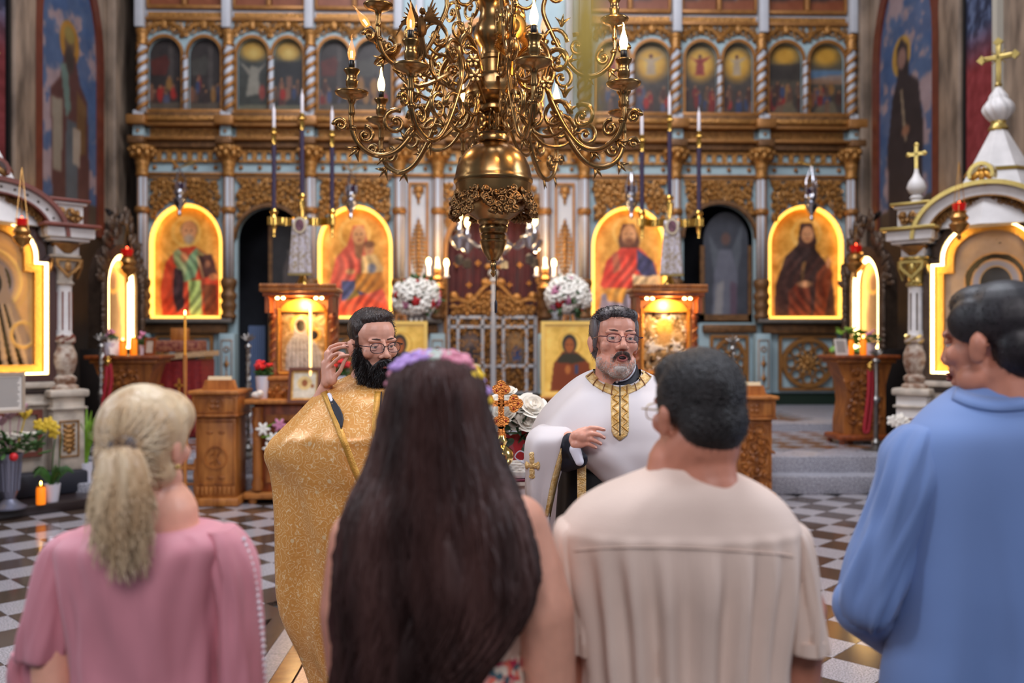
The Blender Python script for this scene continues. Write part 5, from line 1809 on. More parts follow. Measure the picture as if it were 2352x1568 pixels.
    pp.noise(60, 9, 4 + kind)
    if kind == 0:
        pp.ell(.42, .25, .24, .17, (226, 180, 90), .12)
        pp.ell(.72, .42, .17, .13, (216, 166, 80), .12)
        pp.poly([(.3, .18), (.42, .1), (.55, .2), (.56, .4), (.7, .5), (.9, .7), (.9, 1), (.08, 1), (.1, .6), (.26, .42)], (186, 176, 168), 1, 2)
        pp.ell(.42, .27, .1, .1, (120, 72, 32), .2)
        pp.ell(.72, .42, .085, .075, (120, 72, 32), .2)
        for q in range(9):
            pp.poly([(.15 + q * .08, .5), (.17 + q * .08, .5), (.12 + q * .1, 1), (.09 + q * .1, 1)], (140, 128, 116), .6, 1)
    else:
        pp.clouds((206, 200, 196), -.05, .12, 6, 31, .9)
        pp.clouds((110, 84, 50), .12, .08, 8, 12, .9)
        pp.ell(.5, .3, .2, .14, (216, 160, 70), .15)
        pp.ell(.5, .48, .14, .12, (196, 150, 90), .3)
    pp.noise(24, 14, 8)
    lum = pp.a.mean(axis=2)
    panel('icon_plate', pp, ic, Matrix.Translation((-.235, .03, 0)), .47, z(712) - z(850), 0, paint_mat('silver_gilt_cover', .35, metal=.35, bump=.6, bscale=60), relief=(lum - lum.mean()) / 255 * .02)
    return t, z


ISL, zI = icon_stand(697, 9.75, 'carved oak icon stand with lit canopy left of the aisle', 'silver covered icon of mother and child on left oak stand', 0)
ISR, _ = icon_stand(1527, 9.75, 'carved oak icon stand with lit canopy right of the aisle', 'silver covered icon with many figures on right oak stand', 1)
pl = W(709, 784, 9.4)
tp = thing('thin_candle', 'thin lit white taper in front of the left oak icon', 'candle', (pl.x, 9.5, zI(912)))
MB().lathe([(.05, 0), (.05, .01), (.012, .03), (.012, .12)], 10).build('holder', M_BRASS, tp)
MB().lathe([(.0135, .12), (.0135, zI(703) - zI(912)), (.004, zI(700) - zI(912))], 8).build('taper', mat('glowing_wax', (255, 226, 170), .4, emit=(255, 205, 120), es=1.6), tp)


# ---- carved lecterns
def lectern(px, Y, x0p, x1p, ytop, label, book, z0=0.0, emblem=True):
    a, b = W(x0p, 784, Y), W(x1p, 784, Y)
    t = thing('carved_lectern', label, 'lectern', ((a.x + b.x) / 2, Y, z0), group='carved oak lecterns')
    hw = (b.x - a.x) / 2
    s = Y / FPX
    H = 1.68 - (ytop - 784) * s - z0
    bxp(t, 'base', M_OAKL, -hw, hw, -.24, .24, 0, .09, .02)
    bxp(t, 'shaft', M_OAKL, -hw * .84, hw * .84, -.2, .2, .09, H * .78, .008)
    for q in range(9):
        bxp(t, 'dentil', M_OAKL, -hw * .75 + q * hw * 1.5 / 8 - .014, -hw * .75 + q * hw * 1.5 / 8 + .014, -.215, -.19, .12, .2, .004)
    hd = bxp(t, 'head', M_OAKL, -hw * .96, hw * .96, -.24, .24, H * .79, H * .965, .008)
    bxp(t, 'head_ledge', M_OAK, -hw, hw, -.27, .27, H * .775, H * .795, .008)
    bxp(t, 'top', M_OAKL, -hw * 1.06, hw * 1.06, -.29, .29, H * .965, H, .012)
    em = MB()
    em.band(arc(0, H * .88, .085, 0, 360, 20)[:-1], arc(0, H * .88, .072, 0, 360, 20)[:-1], -.252, -.238)
    for q in range(4):
        em.ell((.035 * math.cos(q * PI / 2 + .78), -.243, H * .88 + .035 * math.sin(q * PI / 2 + .78)), (.028, .01, .028), 7, 5)
    em.band([(-hw * .85, H * .81), (hw * .85, H * .81), (hw * .85, H * .945), (-hw * .85, H * .945)], [(-hw * .8, H * .82), (hw * .8, H * .82), (hw * .8, H * .935), (-hw * .8, H * .935)], -.25, -.238)
    em.build('head_carving', M_OAK, hd)
    fc = MB()
    if emblem:
        zc = H * .42
        fc.band(arc(0, zc, .12, 0, 360, 24)[:-1], arc(0, zc, .105, 0, 360, 24)[:-1], -.214, -.198)
        fc.tube([(-.005, -.207, zc - .075), (-.005, -.207, zc + .08)], .010, 5)
        fc.tube([(.05, -.207, zc + .07), (.0, -.207, zc), (.05, -.207, zc - .06)], .009, 5)
        fc.tube([(-.05, -.207, zc + .03), (-.005, -.207, zc + .05)], .008, 5)
        fc.tube([(-.06, -.207, zc - .05), (-.005, -.207, zc - .03)], .008, 5)
        for dz in (.26, -.2):
            for dx in (-.06, .06):
                fc.ell((dx, -.205, zc + dz), (.04, .01, .016), 7, 4)
    else:
        scrolls(fc, -hw * .7, hw * .7, .2, H * .76, -.203, .09, 26, 9, None, .012, 5)
    fc.build('front_carving', M_OAK, t)
    MB().band([(-hw * .78, .22), (hw * .78, .22), (hw * .78, H * .74), (-hw * .78, H * .74)], [(-hw * .74, .235), (hw * .74, .235), (hw * .74, H * .725), (-hw * .74, H * .725)], -.21, -.198).build('panel_moulding', M_OAK, t)
    bs = thing('book_rest', 'small wooden book rest holding a pale card, on %s' % book, 'book rest', (t.location.x, Y - .05, z0 + H + .001), group='book rests on lecterns')
    MB().prism([(-.17, 0), (.17, 0), (.14, .1), (-.14, .1)], -.05, .05).build('rest', M_OAKL, bs)
    MB().box((0, -.04, .08), (.24, .012, .1), T(0, 0, 0, rx=-.35)).build('card', mat('cream_card', (206, 186, 150), .6), bs)
    return t


lectern(508, 9.55, 455, 562, 893, 'small carved oak lectern with round emblem behind the blonde woman', 'the left lectern')
lectern(1718, 9.7, 1668, 1768, 907, 'carved oak lectern with leaf scrolls right of the couple', 'the right lectern', emblem=False)

# ---- small turned stool by the left lectern
t = thing('wooden_stool', 'small wooden stool with turned legs beside the left lectern', 'stool', (*W(438, 784, 9.55).xy, 0))
for (x, y) in ((-.14, -.12), (.09, -.12), (-.14, .12), (.09, .12)):
    MB().lathe([(.018, 0), (.024, .06), (.016, .1), (.028, .18), (.018, .24), (.028, .3), (.018, .36), (.026, .42), (.012, .48)], 10, (x, y, 0)).build('leg', M_OAKL, t)
bxp(t, 'seat', M_OAKL, -.17, .12, -.15, .15, .36, .39)
bxp(t, 'stretcher', M_OAKL, -.15, .1, -.13, -.11, .2, .23)


# ---- silver stanchions
def stanchion(px, Y, z0, pt, label, twisted=True, r=.02):
    p = W(px, 784, Y)
    t = thing('stanchion', label, 'stanchion', (p.x, p.y, z0), group='silver processional stanchions')
    H = 1.68 - (pt - 784) * Y / FPX - z0
    MB().lathe([(.16, 0), (.16, .015), (.08, .03), (.04, .06), (.055, .1), (.03, .14)], 14).build('base', M_SILVD, t)
    sh = MB().lathe([(r, .12), (r, H * .5 - .05), (r * 1.8, H * .5 - .02), (r * 2.1, H * .5), (r * 1.8, H * .5 + .02), (r, H * .5 + .05), (r, H - .16)], 10).build('shaft', M_SILVD, t)
    if twisted:
        mb = MB()
        for ph in (0, PI):
            mb.tube([(r * math.cos(ph + 40 * u), r * math.sin(ph + 40 * u), .14 + (H - .34) * u) for u in [q / 160 for q in range(161)]], r * .42, 4)
        mb.build('spiral', M_SILVD, sh)
    mb = MB().lathe([(r, H - .18), (r * 2, H - .15), (r, H - .12)], 10)
    for q in range(5):
        a = (q - 2) * .5
        mb.ell((0, 0, 0), (.014, .02, .055), 7, 6, T(.03 * math.sin(a) * 1.6, 0, H - .08 + .03 * math.cos(a), ry=a))
    mb.build('finial', M_SILVD, t)
    return t


stanchion(570, 10.35, PT, 765, 'twisted silver stanchion behind the left lectern')
stanchion(1683, 10.35, PT, 770, 'twisted silver stanchion behind the right lectern')
stanchion(232, 10.6, PT, 765, 'silver stanchion beside the left wooden table')
stanchion(2012, 10.75, PT, 800, 'plain silver stanchion before the right wooden table', False, .028)


def rope(px, Y, pt, pb, label, dx=.12):
    p = W(px, pt, Y)
    L = (pb - pt) * Y / FPX
    t = thing('barrier_rope', label, 'rope', (p.x, p.y, p.z - L), group='red barrier ropes')
    MB().tube(smooth_path([(0, 0, L), (-.01, -.01, L * .6), (-dx * .45, 0, L * .06), (-dx * .2, 0, 0.0), (-.0, 0, L * .08), (dx * .35, .01, L * .6), (dx * .25, 0, L)], 6), .024, 8).build('rope', M_REDR, t)
    MB().lathe([(.03, 0), (.035, .03), (.03, .07), (.015, .1)], 10, (0.01, 0, L - .02)).build('brass_cap', M_BRASS, t)
    MB().tube([(.01, 0, L + .07), (.05, .0, L + .1), (.1, 0, L + .09)], .009, 5).build('hook', M_BRASS, t)


rope(1996, 10.72, 848, 993, 'red rope hanging from the right silver stanchion')
rope(246, 10.6, 835, 935, 'red rope hanging from the left silver stanchion')


# ---- carved tables under the narrow bronze shrines
def analogion(px, Y, hw, label, sgn):
    p = W(px, 784, Y)
    t = thing('carved_table', label, 'table', (p.x, p.y, PT), group='carved oak tables by the bronze shrines')
    H = 1.68 - (815 - 784) * Y / FPX - PT
    bxp(t, 'top', M_OAKR, -hw, hw, -.3, .3, H - .05, H, .015)
    bxp(t, 'apron', M_OAK, -hw * .9, hw * .9, -.25, .25, H - .1, H - .05, .01)
    prof = [(-.62, .12), (-.62, .3), (-.52, .55), (-.58, .8), (-.72, .9), (-.82, H / 1 - .1), (.82, H - .1), (.72, .9), (.62, .75), (.62, .12)]
    MB().prism([(x * hw, zq) for x, zq in prof], -.2, .2).build('body', M_OAK, t, ang=30)
    sc_ = MB()
    scrolls(sc_, -hw * .5, hw * .5, .2, H - .15, -.205, .08, 22, 12, None, .012, 5)
    sc_.build('front_carving', M_OAK, t)
    bxp(t, 'foot', M_OAKR, -hw * .85, hw * .85, -.26, .26, .06, .13, .02)
    for (x, y) in ((-.7, -.2), (.7, -.2), (-.7, .2), (.7, .2)):
        MB().lathe([(.03, 0), (.04, .03), (.03, .06)], 8, (x * hw, y, 0)).build('ball_foot', M_OAKR, t)
    return t, PT + H


AR, ARz = analogion(1972, 11.5, .42, 'carved oak table with candles below the right bronze shrine', -1)
AL, ALz = analogion(300, 11.6, .46, 'carved oak table with candles below the left bronze shrine', 1)


def jar_candle(px, Y, z, h, r, label, lit=True):
    p = W(px, 784, Y)
    t = thing('jar_candle', label, 'candle', (p.x, p.y, z), group='orange jar candles')
    MB().lathe([(r * .95, 0), (r, h * .1), (r, h * .85), (r * .85, h * .95), (r * .85, h)], 14).build('wax_glass', M_WAXO, t)
    MB().lathe([(r * .9, h), (r * .9, h + .012), (r * .3, h + .02)], 12).build('metal_lid', M_BRASS, t)
    if lit:
        P1('flame', M_FLAME, t, 'ell', (0, 0, h + .03), (.009, .009, .02), 8, 6)
    return t


def plant(px, Y, z, potr, poth, label, kind, cat='potted plant', n=26, H=.3, seed=1, potm=None):
    p = W(px, 784, Y)
    t = thing('potted_plant', label, cat, (p.x, p.y, z))
    MB().lathe([(potr * .72, 0), (potr * .75, .01), (potr, poth), (potr * .92, poth), (potr * .85, poth * .86), (.01, poth * .85)], 16, caps=False).build('pot', potm or M_POT, t)
    g = random.Random(seed)
    mb, fl = MB(), MB()
    if kind == 'geranium':
        for q in range(n):
            a, r = g.uniform(0, 6.28), potr * g.uniform(.2, 1.2)
            mb.ell((0, 0, 0), (.035, .03, .012), 7, 4, T(r * math.cos(a), r * math.sin(a), poth + g.uniform(.0, .08), rx=g.uniform(-.6, .6), ry=g.uniform(-.6, .6)))
        for q in range(7):
            a, r = g.uniform(0, 6.28), potr * g.uniform(.2, 1.2)
            cx_, cy_, cz_ = r * math.cos(a), r * math.sin(a), poth + g.uniform(.08, H)
            mb.tube([(cx_ * .3, cy_ * .3, poth * .9), (cx_, cy_, cz_)], .005, 4)
            for k_ in range(7):
                fl.ell((cx_ + g.uniform(-.03, .03), cy_ + g.uniform(-.03, .03), cz_ + g.uniform(-.015, .025)), (.022, .022, .016), 6, 4)
        fl.build('blossom', M_PETR, t)
    elif kind == 'strap':
        for q in range(n):
            a, ln = g.uniform(0, 6.28), H * g.uniform(.6, 1.1)
            b = g.uniform(.1, .5)
            pts = [(ln * b * u * u * math.cos(a), ln * b * u * u * math.sin(a), poth * .8 + ln * u) for u in [k_ / 7 for k_ in range(8)]]
            mb.tube(pts, [.02, .022, .024, .025, .024, .02, .014, .004], 5, flat=.25)
    elif kind == 'violet':
        for q in range(n):
            a, r = g.uniform(0, 6.28), potr * g.uniform(.3, 1.4)
            mb.ell((0, 0, 0), (.04, .03, .01), 7, 4, T(r * math.cos(a), r * math.sin(a), poth + g.uniform(.0, .1), rx=g.uniform(-.5, .5), ry=g.uniform(-.5, .5)))
        for q in range(12):
            a, r = g.uniform(0, 6.28), potr * g.uniform(0, .9)
            fl.ell((r * math.cos(a), r * math.sin(a), poth + g.uniform(.08, .16)), (.022, .022, .018), 6, 4)
        fl.build('blossom', M_PETP, t)
    elif kind == 'ivy':
        for q in range(n):
            a, r = g.uniform(0, 6.28), H * g.uniform(.2, 1.3)
            mb.ell((0, 0, 0), (.055, .045, .012), 7, 4, T(r * math.cos(a), r * .6 * math.sin(a), poth + g.uniform(-.05, .26), rx=g.uniform(-.8, .8), ry=g.uniform(-.8, .8)))
    elif kind == 'orchid':
        for q in range(5):
            a = q * 1.3 + .4
            pts = [(.2 * u * math.cos(a), .2 * u * math.sin(a), poth + .14 * math.sin(u * 2.4)) for u in [k_ / 6 for k_ in range(7)]]
            mb.tube(pts, [.02, .035, .042, .042, .035, .02, .004], 6, flat=.2)
        stem = smooth_path([(0, 0, poth), (.02, 0, poth + H * .5), (.04, 0, poth + H * .85), (-.02, -.02, poth + H), (-.1, -.03, poth + H * .95)], 5)
        mb.tube(stem, .006, 5)
        mb.tube([(x_ + .06, y_, z_ - .05) for x_, y_, z_ in stem[:12]], .005, 5)
        for k_ in range(6):
            c0 = Vector(stem[-1 - 3 * (k_ % 4)]) + Vector((.0 if k_ < 4 else .1, -.02, -.05 * (k_ % 2)))
            for q in range(5):
                a = q * 2 * PI / 5
                fl.ell((0, 0, 0), (.034, .008, .024), 7, 5, T(c0.x + .03 * math.cos(a), c0.y, c0.z + .03 * math.sin(a), ry=-a))
        fl.build('blossom', M_PETY if seed == 1 else M_PETW, t)
    mb.build('foliage', M_LEAFY if kind in ('ivy', 'strap') else M_LEAF, t)
    return t


# on the right table
pp = W(1936, 784, 11.35)
t = thing('paper_stand', 'white printed sheet on a small stand, on the right carved table', 'sign', (pp.x, pp.y, ARz), R(12))
MB().box((0, .02, .105), (.17, .012, .21), T(0, 0, 0, rx=-.2)).build('sheet', M_PAPER, t)
mb = MB()
for q in range(9):
    mb.box((-.005 * (q % 3), .011, .045 + q * .017), (.13 - .01 * (q % 3), .002, .005), T(0, 0, 0, rx=-.2))
mb.build('printed_lines', mat('print_grey', (120, 116, 116), .7), t)
MB().prism([(-.05, 0), (.05, 0), (.03, .14), (-.03, .14)], .07, .085).build('easel_leg', M_OAKL, t)
jar_candle(1955, 11.5, ARz, .19, .033, 'slim orange jar candle beside the paper sheet on right table', False)
jar_candle(1983, 11.35, ARz, .2, .04, 'wide orange jar candle in front on the right table')
plant(2000, 11.55, ARz, .07, .15, 'dark small plant in white pot on the right carved table', 'violet', n=20, seed=3)
plant(1950, 12.3, ARz - .02, .06, .12, 'bright trailing ivy beside the right narrow icon', 'ivy', n=34, H=.22, seed=5)
t = thing('plant_shelf', 'small wall shelf behind the right carved table', 'shelf', (*W(1950, 784, 12.3).xy, PT))
bxp(t, 'board', M_OAKR, -.2, .2, -.15, .15, ARz - PT - .06, ARz - PT - .02)
bxp(t, 'post', M_OAKR, -.04, .04, -.04, .04, 0, ARz - PT - .06)
# on the left table
plant(250, 11.5, ALz, .075, .16, 'small dark plant in white pot on the left carved table', 'violet', n=22, seed=7)
jar_candle(282, 11.45, ALz, .17, .045, 'orange jar candle nearest the narrow icon on left table')
jar_candle(307, 11.6, ALz, .21, .042, 'tall lit orange jar candle in the middle of left table')
plant(326, 11.75, ALz, .04, .13, 'pink flowers in a slim white vase on left table', 'violet', n=14, seed=9)
pp = W(339, 784, 11.5)
t = thing('photo_frame', 'small wooden frame standing on the left carved table', 'frame', (pp.x, pp.y, ALz), R(-14))
MB().band([(-.075, 0), (.075, 0), (.075, .22), (-.075, .22)], [(-.05, .03), (.05, .03), (.05, .19), (-.05, .19)], -.01, .01, M=T(0, .03, 0, rx=-.15)).build('rim', M_OAKR, t)
MB().box((0, .035, .11), (.11, .008, .17), T(0, 0, 0, rx=-.15)).build('picture', mat('faded_photo', (196, 180, 160), .5, var=.15, vscale=30), t)
pp = W(268, 784, 11.45)
t = thing('leaning_card', 'narrow white card leaning beside the white pot, left table', 'card', (pp.x, pp.y, ALz), R(50))
MB().box((0, .03, .12), (.14, .01, .25), T(0, 0, 0, rx=-.3)).build('card', M_PAPER, t)
# red brocade covered relic table
p = W(412, 784, 12.6)
t = thing('relic_table', 'table with red brocade cover and pale fringe near the left pedestal', 'table', (p.x, p.y, PT))
zt_ = 1.68 - (808 - 784) * 12.6 / FPX - PT
G = []
for j in range(6):
    u = j / 5
    G.append([((-.40 + .8 * i / 24) * (1 + .05 * u), -.33 + .02 * math.sin(i * 1.7) * u, zt_ - .12 - (zt_ - .2) * u) for i in range(25)])
MB().sheet(G).build('red_drape', M_CLOTHR, t)
bxp(t, 'body', M_CLOTHR, -.39, .39, -.29, .3, .02, zt_ - .1)
mb = MB()
mb.prism([(-.44, zt_ - .14), (.44, zt_ - .05), (.44, zt_ + .02), (-.44, zt_ - .06)], -.36, .34)
mb.build('fringed_top', mat('cream_fringe', (186, 150, 110), .7, var=.2, vscale=30), t)
for x in (-.15, .12):
    mb = MB().box((x, -.365, zt_ * .55), (.03, .01, .34)).box((x, -.365, zt_ * .62), (.12, .01, .03))
    mb.build('gold_cross', MATS['gold_thread'], t)
bxp(t, 'carpet_roll', mat('patterned_carpet', (96, 22, 22), .7, col2=(150, 96, 70), vscale=22), -.34, .3, -.1, .28, zt_ + .0, zt_ + .16, .03)
bxp(t, 'wood_box', M_OAKL, -.16, .06, .1, .25, zt_ + .15, zt_ + .33, .01)
# tall taper on turned holder
p = W(425, 784, 9.2)
t = thing('tall_taper', 'long honey coloured lit taper on a turned wooden holder, left', 'candle', (p.x, p.y, 0))
s = 9.2 / FPX
MB().lathe([(.12, 0), (.12, .02), (.03, .05), (.02, .1), (.02, .6), (.03, .66), (.016, .72), (.02, .9), (.03, .98), (.016, 1.05), (.022, 1.68 - (815 - 784) * s)], 10).build('holder', M_OAKL, t)
zt_ = 1.68 - (722 - 784) * s
MB().lathe([(.013, 1.68 - (817 - 784) * s), (.011, zt_ - .02), (.004, zt_)], 8).build('taper', M_WAXY, t)
P1('flame', M_FLAME, t, 'ell', (0, 0, zt_ + .015), (.011, .011, .026), 8, 6)

# ---- left shrine foot: vase, orchid, candle, plant, notice
p = W(22, 784, 8.75)
t = thing('flower_vase', 'tall fluted pewter vase of lilies and chrysanthemums, left shrine foot', 'vase', (p.x, p.y, .10))
s = 8.7 / FPX
MB().lathe([(.15, 0), (.15, .015), (.09, .05), (.05, .09), (.06, .12), (.075, .16), (.1, .44), (.12, .52), (.11, .52), (.09, .42)], 18).build('vase', mat('pewter', (130, 130, 146), .32, .7), t)
mb = MB()
for q in range(14):
    a = 2 * PI * q / 14
    mb.tube([(.078 * math.cos(a), .078 * math.sin(a), .17), (.101 * math.cos(a), .101 * math.sin(a), .44)], .008, 4)
mb.build('flute', MATS['pewter'], t)
g = random.Random(5)
lf, ch, li, ly = MB(), MB(), MB(), MB()
for q in range(90):
    a, r = g.uniform(0, 6.28), g.uniform(.05, .32)
    lf.ell((0, 0, 0), (.07, .02, .012), 6, 4, T(r * math.cos(a), r * math.sin(a), .55 + g.uniform(-.04, .16), rz=a, ry=g.uniform(-.9, .4)))
for q in range(16):
    a, r = g.uniform(0, 6.28), g.uniform(.03, .24)
    for k_ in range(10):
        b = 2 * PI * k_ / 10
        ch.ell((0, 0, 0), (.03, .01, .012), 5, 4, T(r * math.cos(a) + .026 * math.cos(b), r * math.sin(a) + .02 * math.sin(b), .68 + .02 * math.sin(q), rz=b, ry=-.5))
for (x, z_, m_) in ((.02, .86, li), (-.06, .8, li), (.12, .92, li), (.16, .86, ly), (-.14, .9, li)):
    m_.tube([(x * .4, 0, .55), (x, -.03, z_)], .007, 4)
    for k_ in range(6):
        b = 2 * PI * k_ / 6
        m_.ell((0, 0, 0), (.06, .018, .02), 6, 4, T(x + .03 * math.cos(b), -.03 + .02 * math.sin(b), z_ + .03, rz=b, ry=-.9))
lf.build('foliage', M_LEAF, t)
ch.build('chrysanthemums', M_PETW, t)
li.build('lilies', mat('pale_lily', (190, 150, 160), .5), t)
ly.build('yellow_lily', M_PETY, t)
P1('red_rose', M_PETR, t, 'ell', (.1, -.12, .50), (.04, .035, .04), 10, 8)
jar_candle(94, 8.95, .10, .175, .042, 'lit orange jar candle on the floor plinth of left shrine')
plant(118, 9.1, .10, .085, .175, 'yellow orchid in white pot at the left shrine column', 'orchid', H=.62, seed=1)
plant(197, 9.75, 0.2, .075, .2, 'green strap-leaved plant in white pot behind left shrine', 'strap', n=24, H=.55, seed=2)
t = thing('plant_stool', 'small stone block under the strap-leaved plant', 'block', (*W(197, 784, 9.75).xy, 0))
bxp(t, 'block', M_STEPG, -.13, .13, -.13, .13, 0, .199, .015)
p = W(12, 902, 8.5)
t = thing('framed_notice', 'framed printed notice leaning below the golden icon, left edge', 'sign', (p.x, p.y, p.z - .17), R(45))
MB().box((0, 0, .17), (.3, .015, .34)).build('sheet', M_PAPER, t)
MB().band([(-.165, -.015), (.165, -.015), (.165, .355), (-.165, .355)], [(-.14, .01), (.14, .01), (.14, .33), (-.14, .33)], -.02, .02).build('rim', mat('tan_rim', (170, 150, 130), .5), t)
mb = MB()
for q in range(13):
    mb.box((0, -.009, .05 + q * .021), (.22 + .02 * math.sin(q * 2.3), .003, .009))
mb.build('printed_lines', MATS['print_grey'], t)
# right shrine foot
plant(2066, 9.4, .10, .08, .17, 'white orchid in front of the right shrine column', 'orchid', H=.62, seed=8)
jar_candle(2081, 8.8, .10, .5, .04, 'tall lit candle beside the white orchid, right shrine')

# ---- geranium pots on the icon stand ledge
zl = zI(862)
plant(603, 9.65, zI(912), .075, .235, 'red geranium in tall white pot left of the oak icon', 'geranium', n=30, H=.15, seed=11)
plant(783, 9.65, zI(912), .075, .235, 'red geranium in white pot right of the oak icon', 'geranium', n=30, H=.15, seed=12)
p = W(692, 915, 9.3)
t = thing('framed_icon', 'small framed icon leaning on the ledge of the left oak stand', 'icon', (p.x, p.y + .02, zI(920) + .0), R(0))
Mx = T(0, .1, 0, rx=-.22, ry=0.0)
MB().band([(-.165, 0), (.165, 0), (.165, .37), (-.165, .37)], [(-.135, .03), (.135, .03), (.135, .34), (-.135, .34)], -.02, .015, M=Mx).build('rim', mat('brown_rim', (96, 46, 24), .4), t)
q_ = Paint(34, 42, (214, 200, 176))
q_.mix((np.maximum(np.abs(q_.u - .5), np.abs(q_.t - .5)) - .38) / .05, (206, 150, 60))
q_.ell(.5, .42, .26, .22, (222, 186, 120), .15)
q_.ell(.5, .42, .1, .11, (150, 80, 30), .2)
q_.ell(.78, .52, .06, .06, (150, 80, 30), .3)
q_.noise(26, 9, 3)
panel('picture', q_, t, Mx @ Matrix.Translation((-.14, .005, .025)), .28, .32, 0, ic_mat)
p = W(590, 905, 9.5)
t = thing('folded_napkin', 'crumpled white napkin on the ledge of the left oak stand', 'napkin', (p.x, p.y, zI(912)))
MB().ell((0, 0, .04), (.06, .05, .04), 9, 6).ell((.03, 0, .055), (.04, .05, .04), 8, 6).build('napkin', M_PAPER, t)
p = W(625, 990, 9.44)
t = thing('lily_bunch', 'white and pink lilies hanging before the left oak stand', 'flowers', (p.x, p.y, zI(1020)))
wl, pk, gr = MB(), MB(), MB()
for (x, z_, m_) in ((-.09, .2, wl), (.02, .1, wl), (.08, .24, pk), (.05, .05, pk), (-.02, .0, wl)):
    gr.tube([(.1, .02, .3), (x, 0, z_)], .008, 4)
    for k_ in range(6):
        b = 2 * PI * k_ / 6
        m_.ell((0, 0, 0), (.05, .016, .02), 6, 4, T(x + .03 * math.cos(b), -.02, z_ + .03 * math.sin(b), ry=-b))
gr.ell((0, 0, .12), (.12, .02, .02), 8, 5)
wl.build('white_lilies', M_PETW, t)
pk.build('pink_lilies', M_PETP, t)
gr.build('stems', M_LEAFY, t)

# ---- gold ground icons on easels before the royal doors
def easel_icon(px, Y, x0p, x1p, label, fig, rc=(130, 56, 18)):
    p = W(px, 784, Y)
    s = Y / FPX
    zb_, zt_ = 1.68 - (910 - 784) * s, 1.68 - (739 - 784) * s
    t = thing('easel', 'wooden easel behind %s' % fig, 'easel', (p.x, p.y + .1, PT))
    for (x0, x1, y0, y1) in ((-.35, -.05, -.05, .05), (.35, .05, -.05, .05), (0, 0, .45, .12)):
        MB().tube([(x0, y0, 0), (x1, y1, zt_ - PT + .1)], .02, 6).build('leg', M_OAKL, t)
    bxp(t, 'rest', M_OAKL, -.4, .4, -.16, .02, zb_ - PT - .04, zb_ - PT - .005)
    hw = (W(x1p, 784, Y).x - W(x0p, 784, Y).x) / 2
    ic = thing('gold_icon', label, 'icon', (p.x, p.y, zb_), group='gold ground icons on easels')
    pt = Paint(64, 80, (246, 196, 88))
    pt.noise(30, 7, 4)
    pt.mix((np.maximum(np.abs(pt.u - .5), np.abs(pt.t - .5)) - .43) / .02, (250, 216, 130))
    pt.ring(.52, .3, .2, .15, .05, (216, 160, 56))
    pt.poly([(.38, .4), (.62, .4), (.86, .56), (.9, .92), (.16, .92), (.22, .56)], rc, 1, 1)
    pt.poly([(.38, .42), (.64, .42), (.8, .52), (.56, .56), (.26, .54)], (54, 48, 30), 1, 1)
    pt.ell(.5, .3, .13, .13, (40, 38, 36), .08)
    pt.ell(.5, .32, .085, .1, (170, 90, 40), .15)
    pt.ell(.46, .31, .02, .008, (40, 20, 14), .3)
    pt.ell(.54, .31, .02, .008, (40, 20, 14), .3)
    pt.ell(.47, .64, .05, .06, (190, 110, 50), .2)
    pt.poly([(.6, .58), (.66, .58), (.66, .7), (.6, .7)], (60, 70, 100), 1, 1)
    panel('board', pt, ic, Matrix.Translation((-hw, 0, 0)), 2 * hw, zt_ - zb_, 0, paint_mat('gold_ground', .42))
    MB().band([(-hw - .01, -.01), (hw + .01, -.01), (hw + .01, zt_ - zb_ + .01), (-hw - .01, zt_ - zb_ + .01)], [(-hw + .035, .035), (hw - .035, .035), (hw - .035, zt_ - zb_ - .035), (-hw + .035, zt_ - zb_ - .035)], -.02, .02).build('raised_border', mat('gold_border', (246, 204, 106), .4, .1), ic)


easel_icon(1308, 12.2, 1245, 1372, 'gold icon of a hooded saint on easel left of the grey haired priest', 'the right gold icon')
easel_icon(918, 12.2, 856, 980, 'gold icon on easel behind the bearded priest', 'the left gold icon', (24, 54, 84))


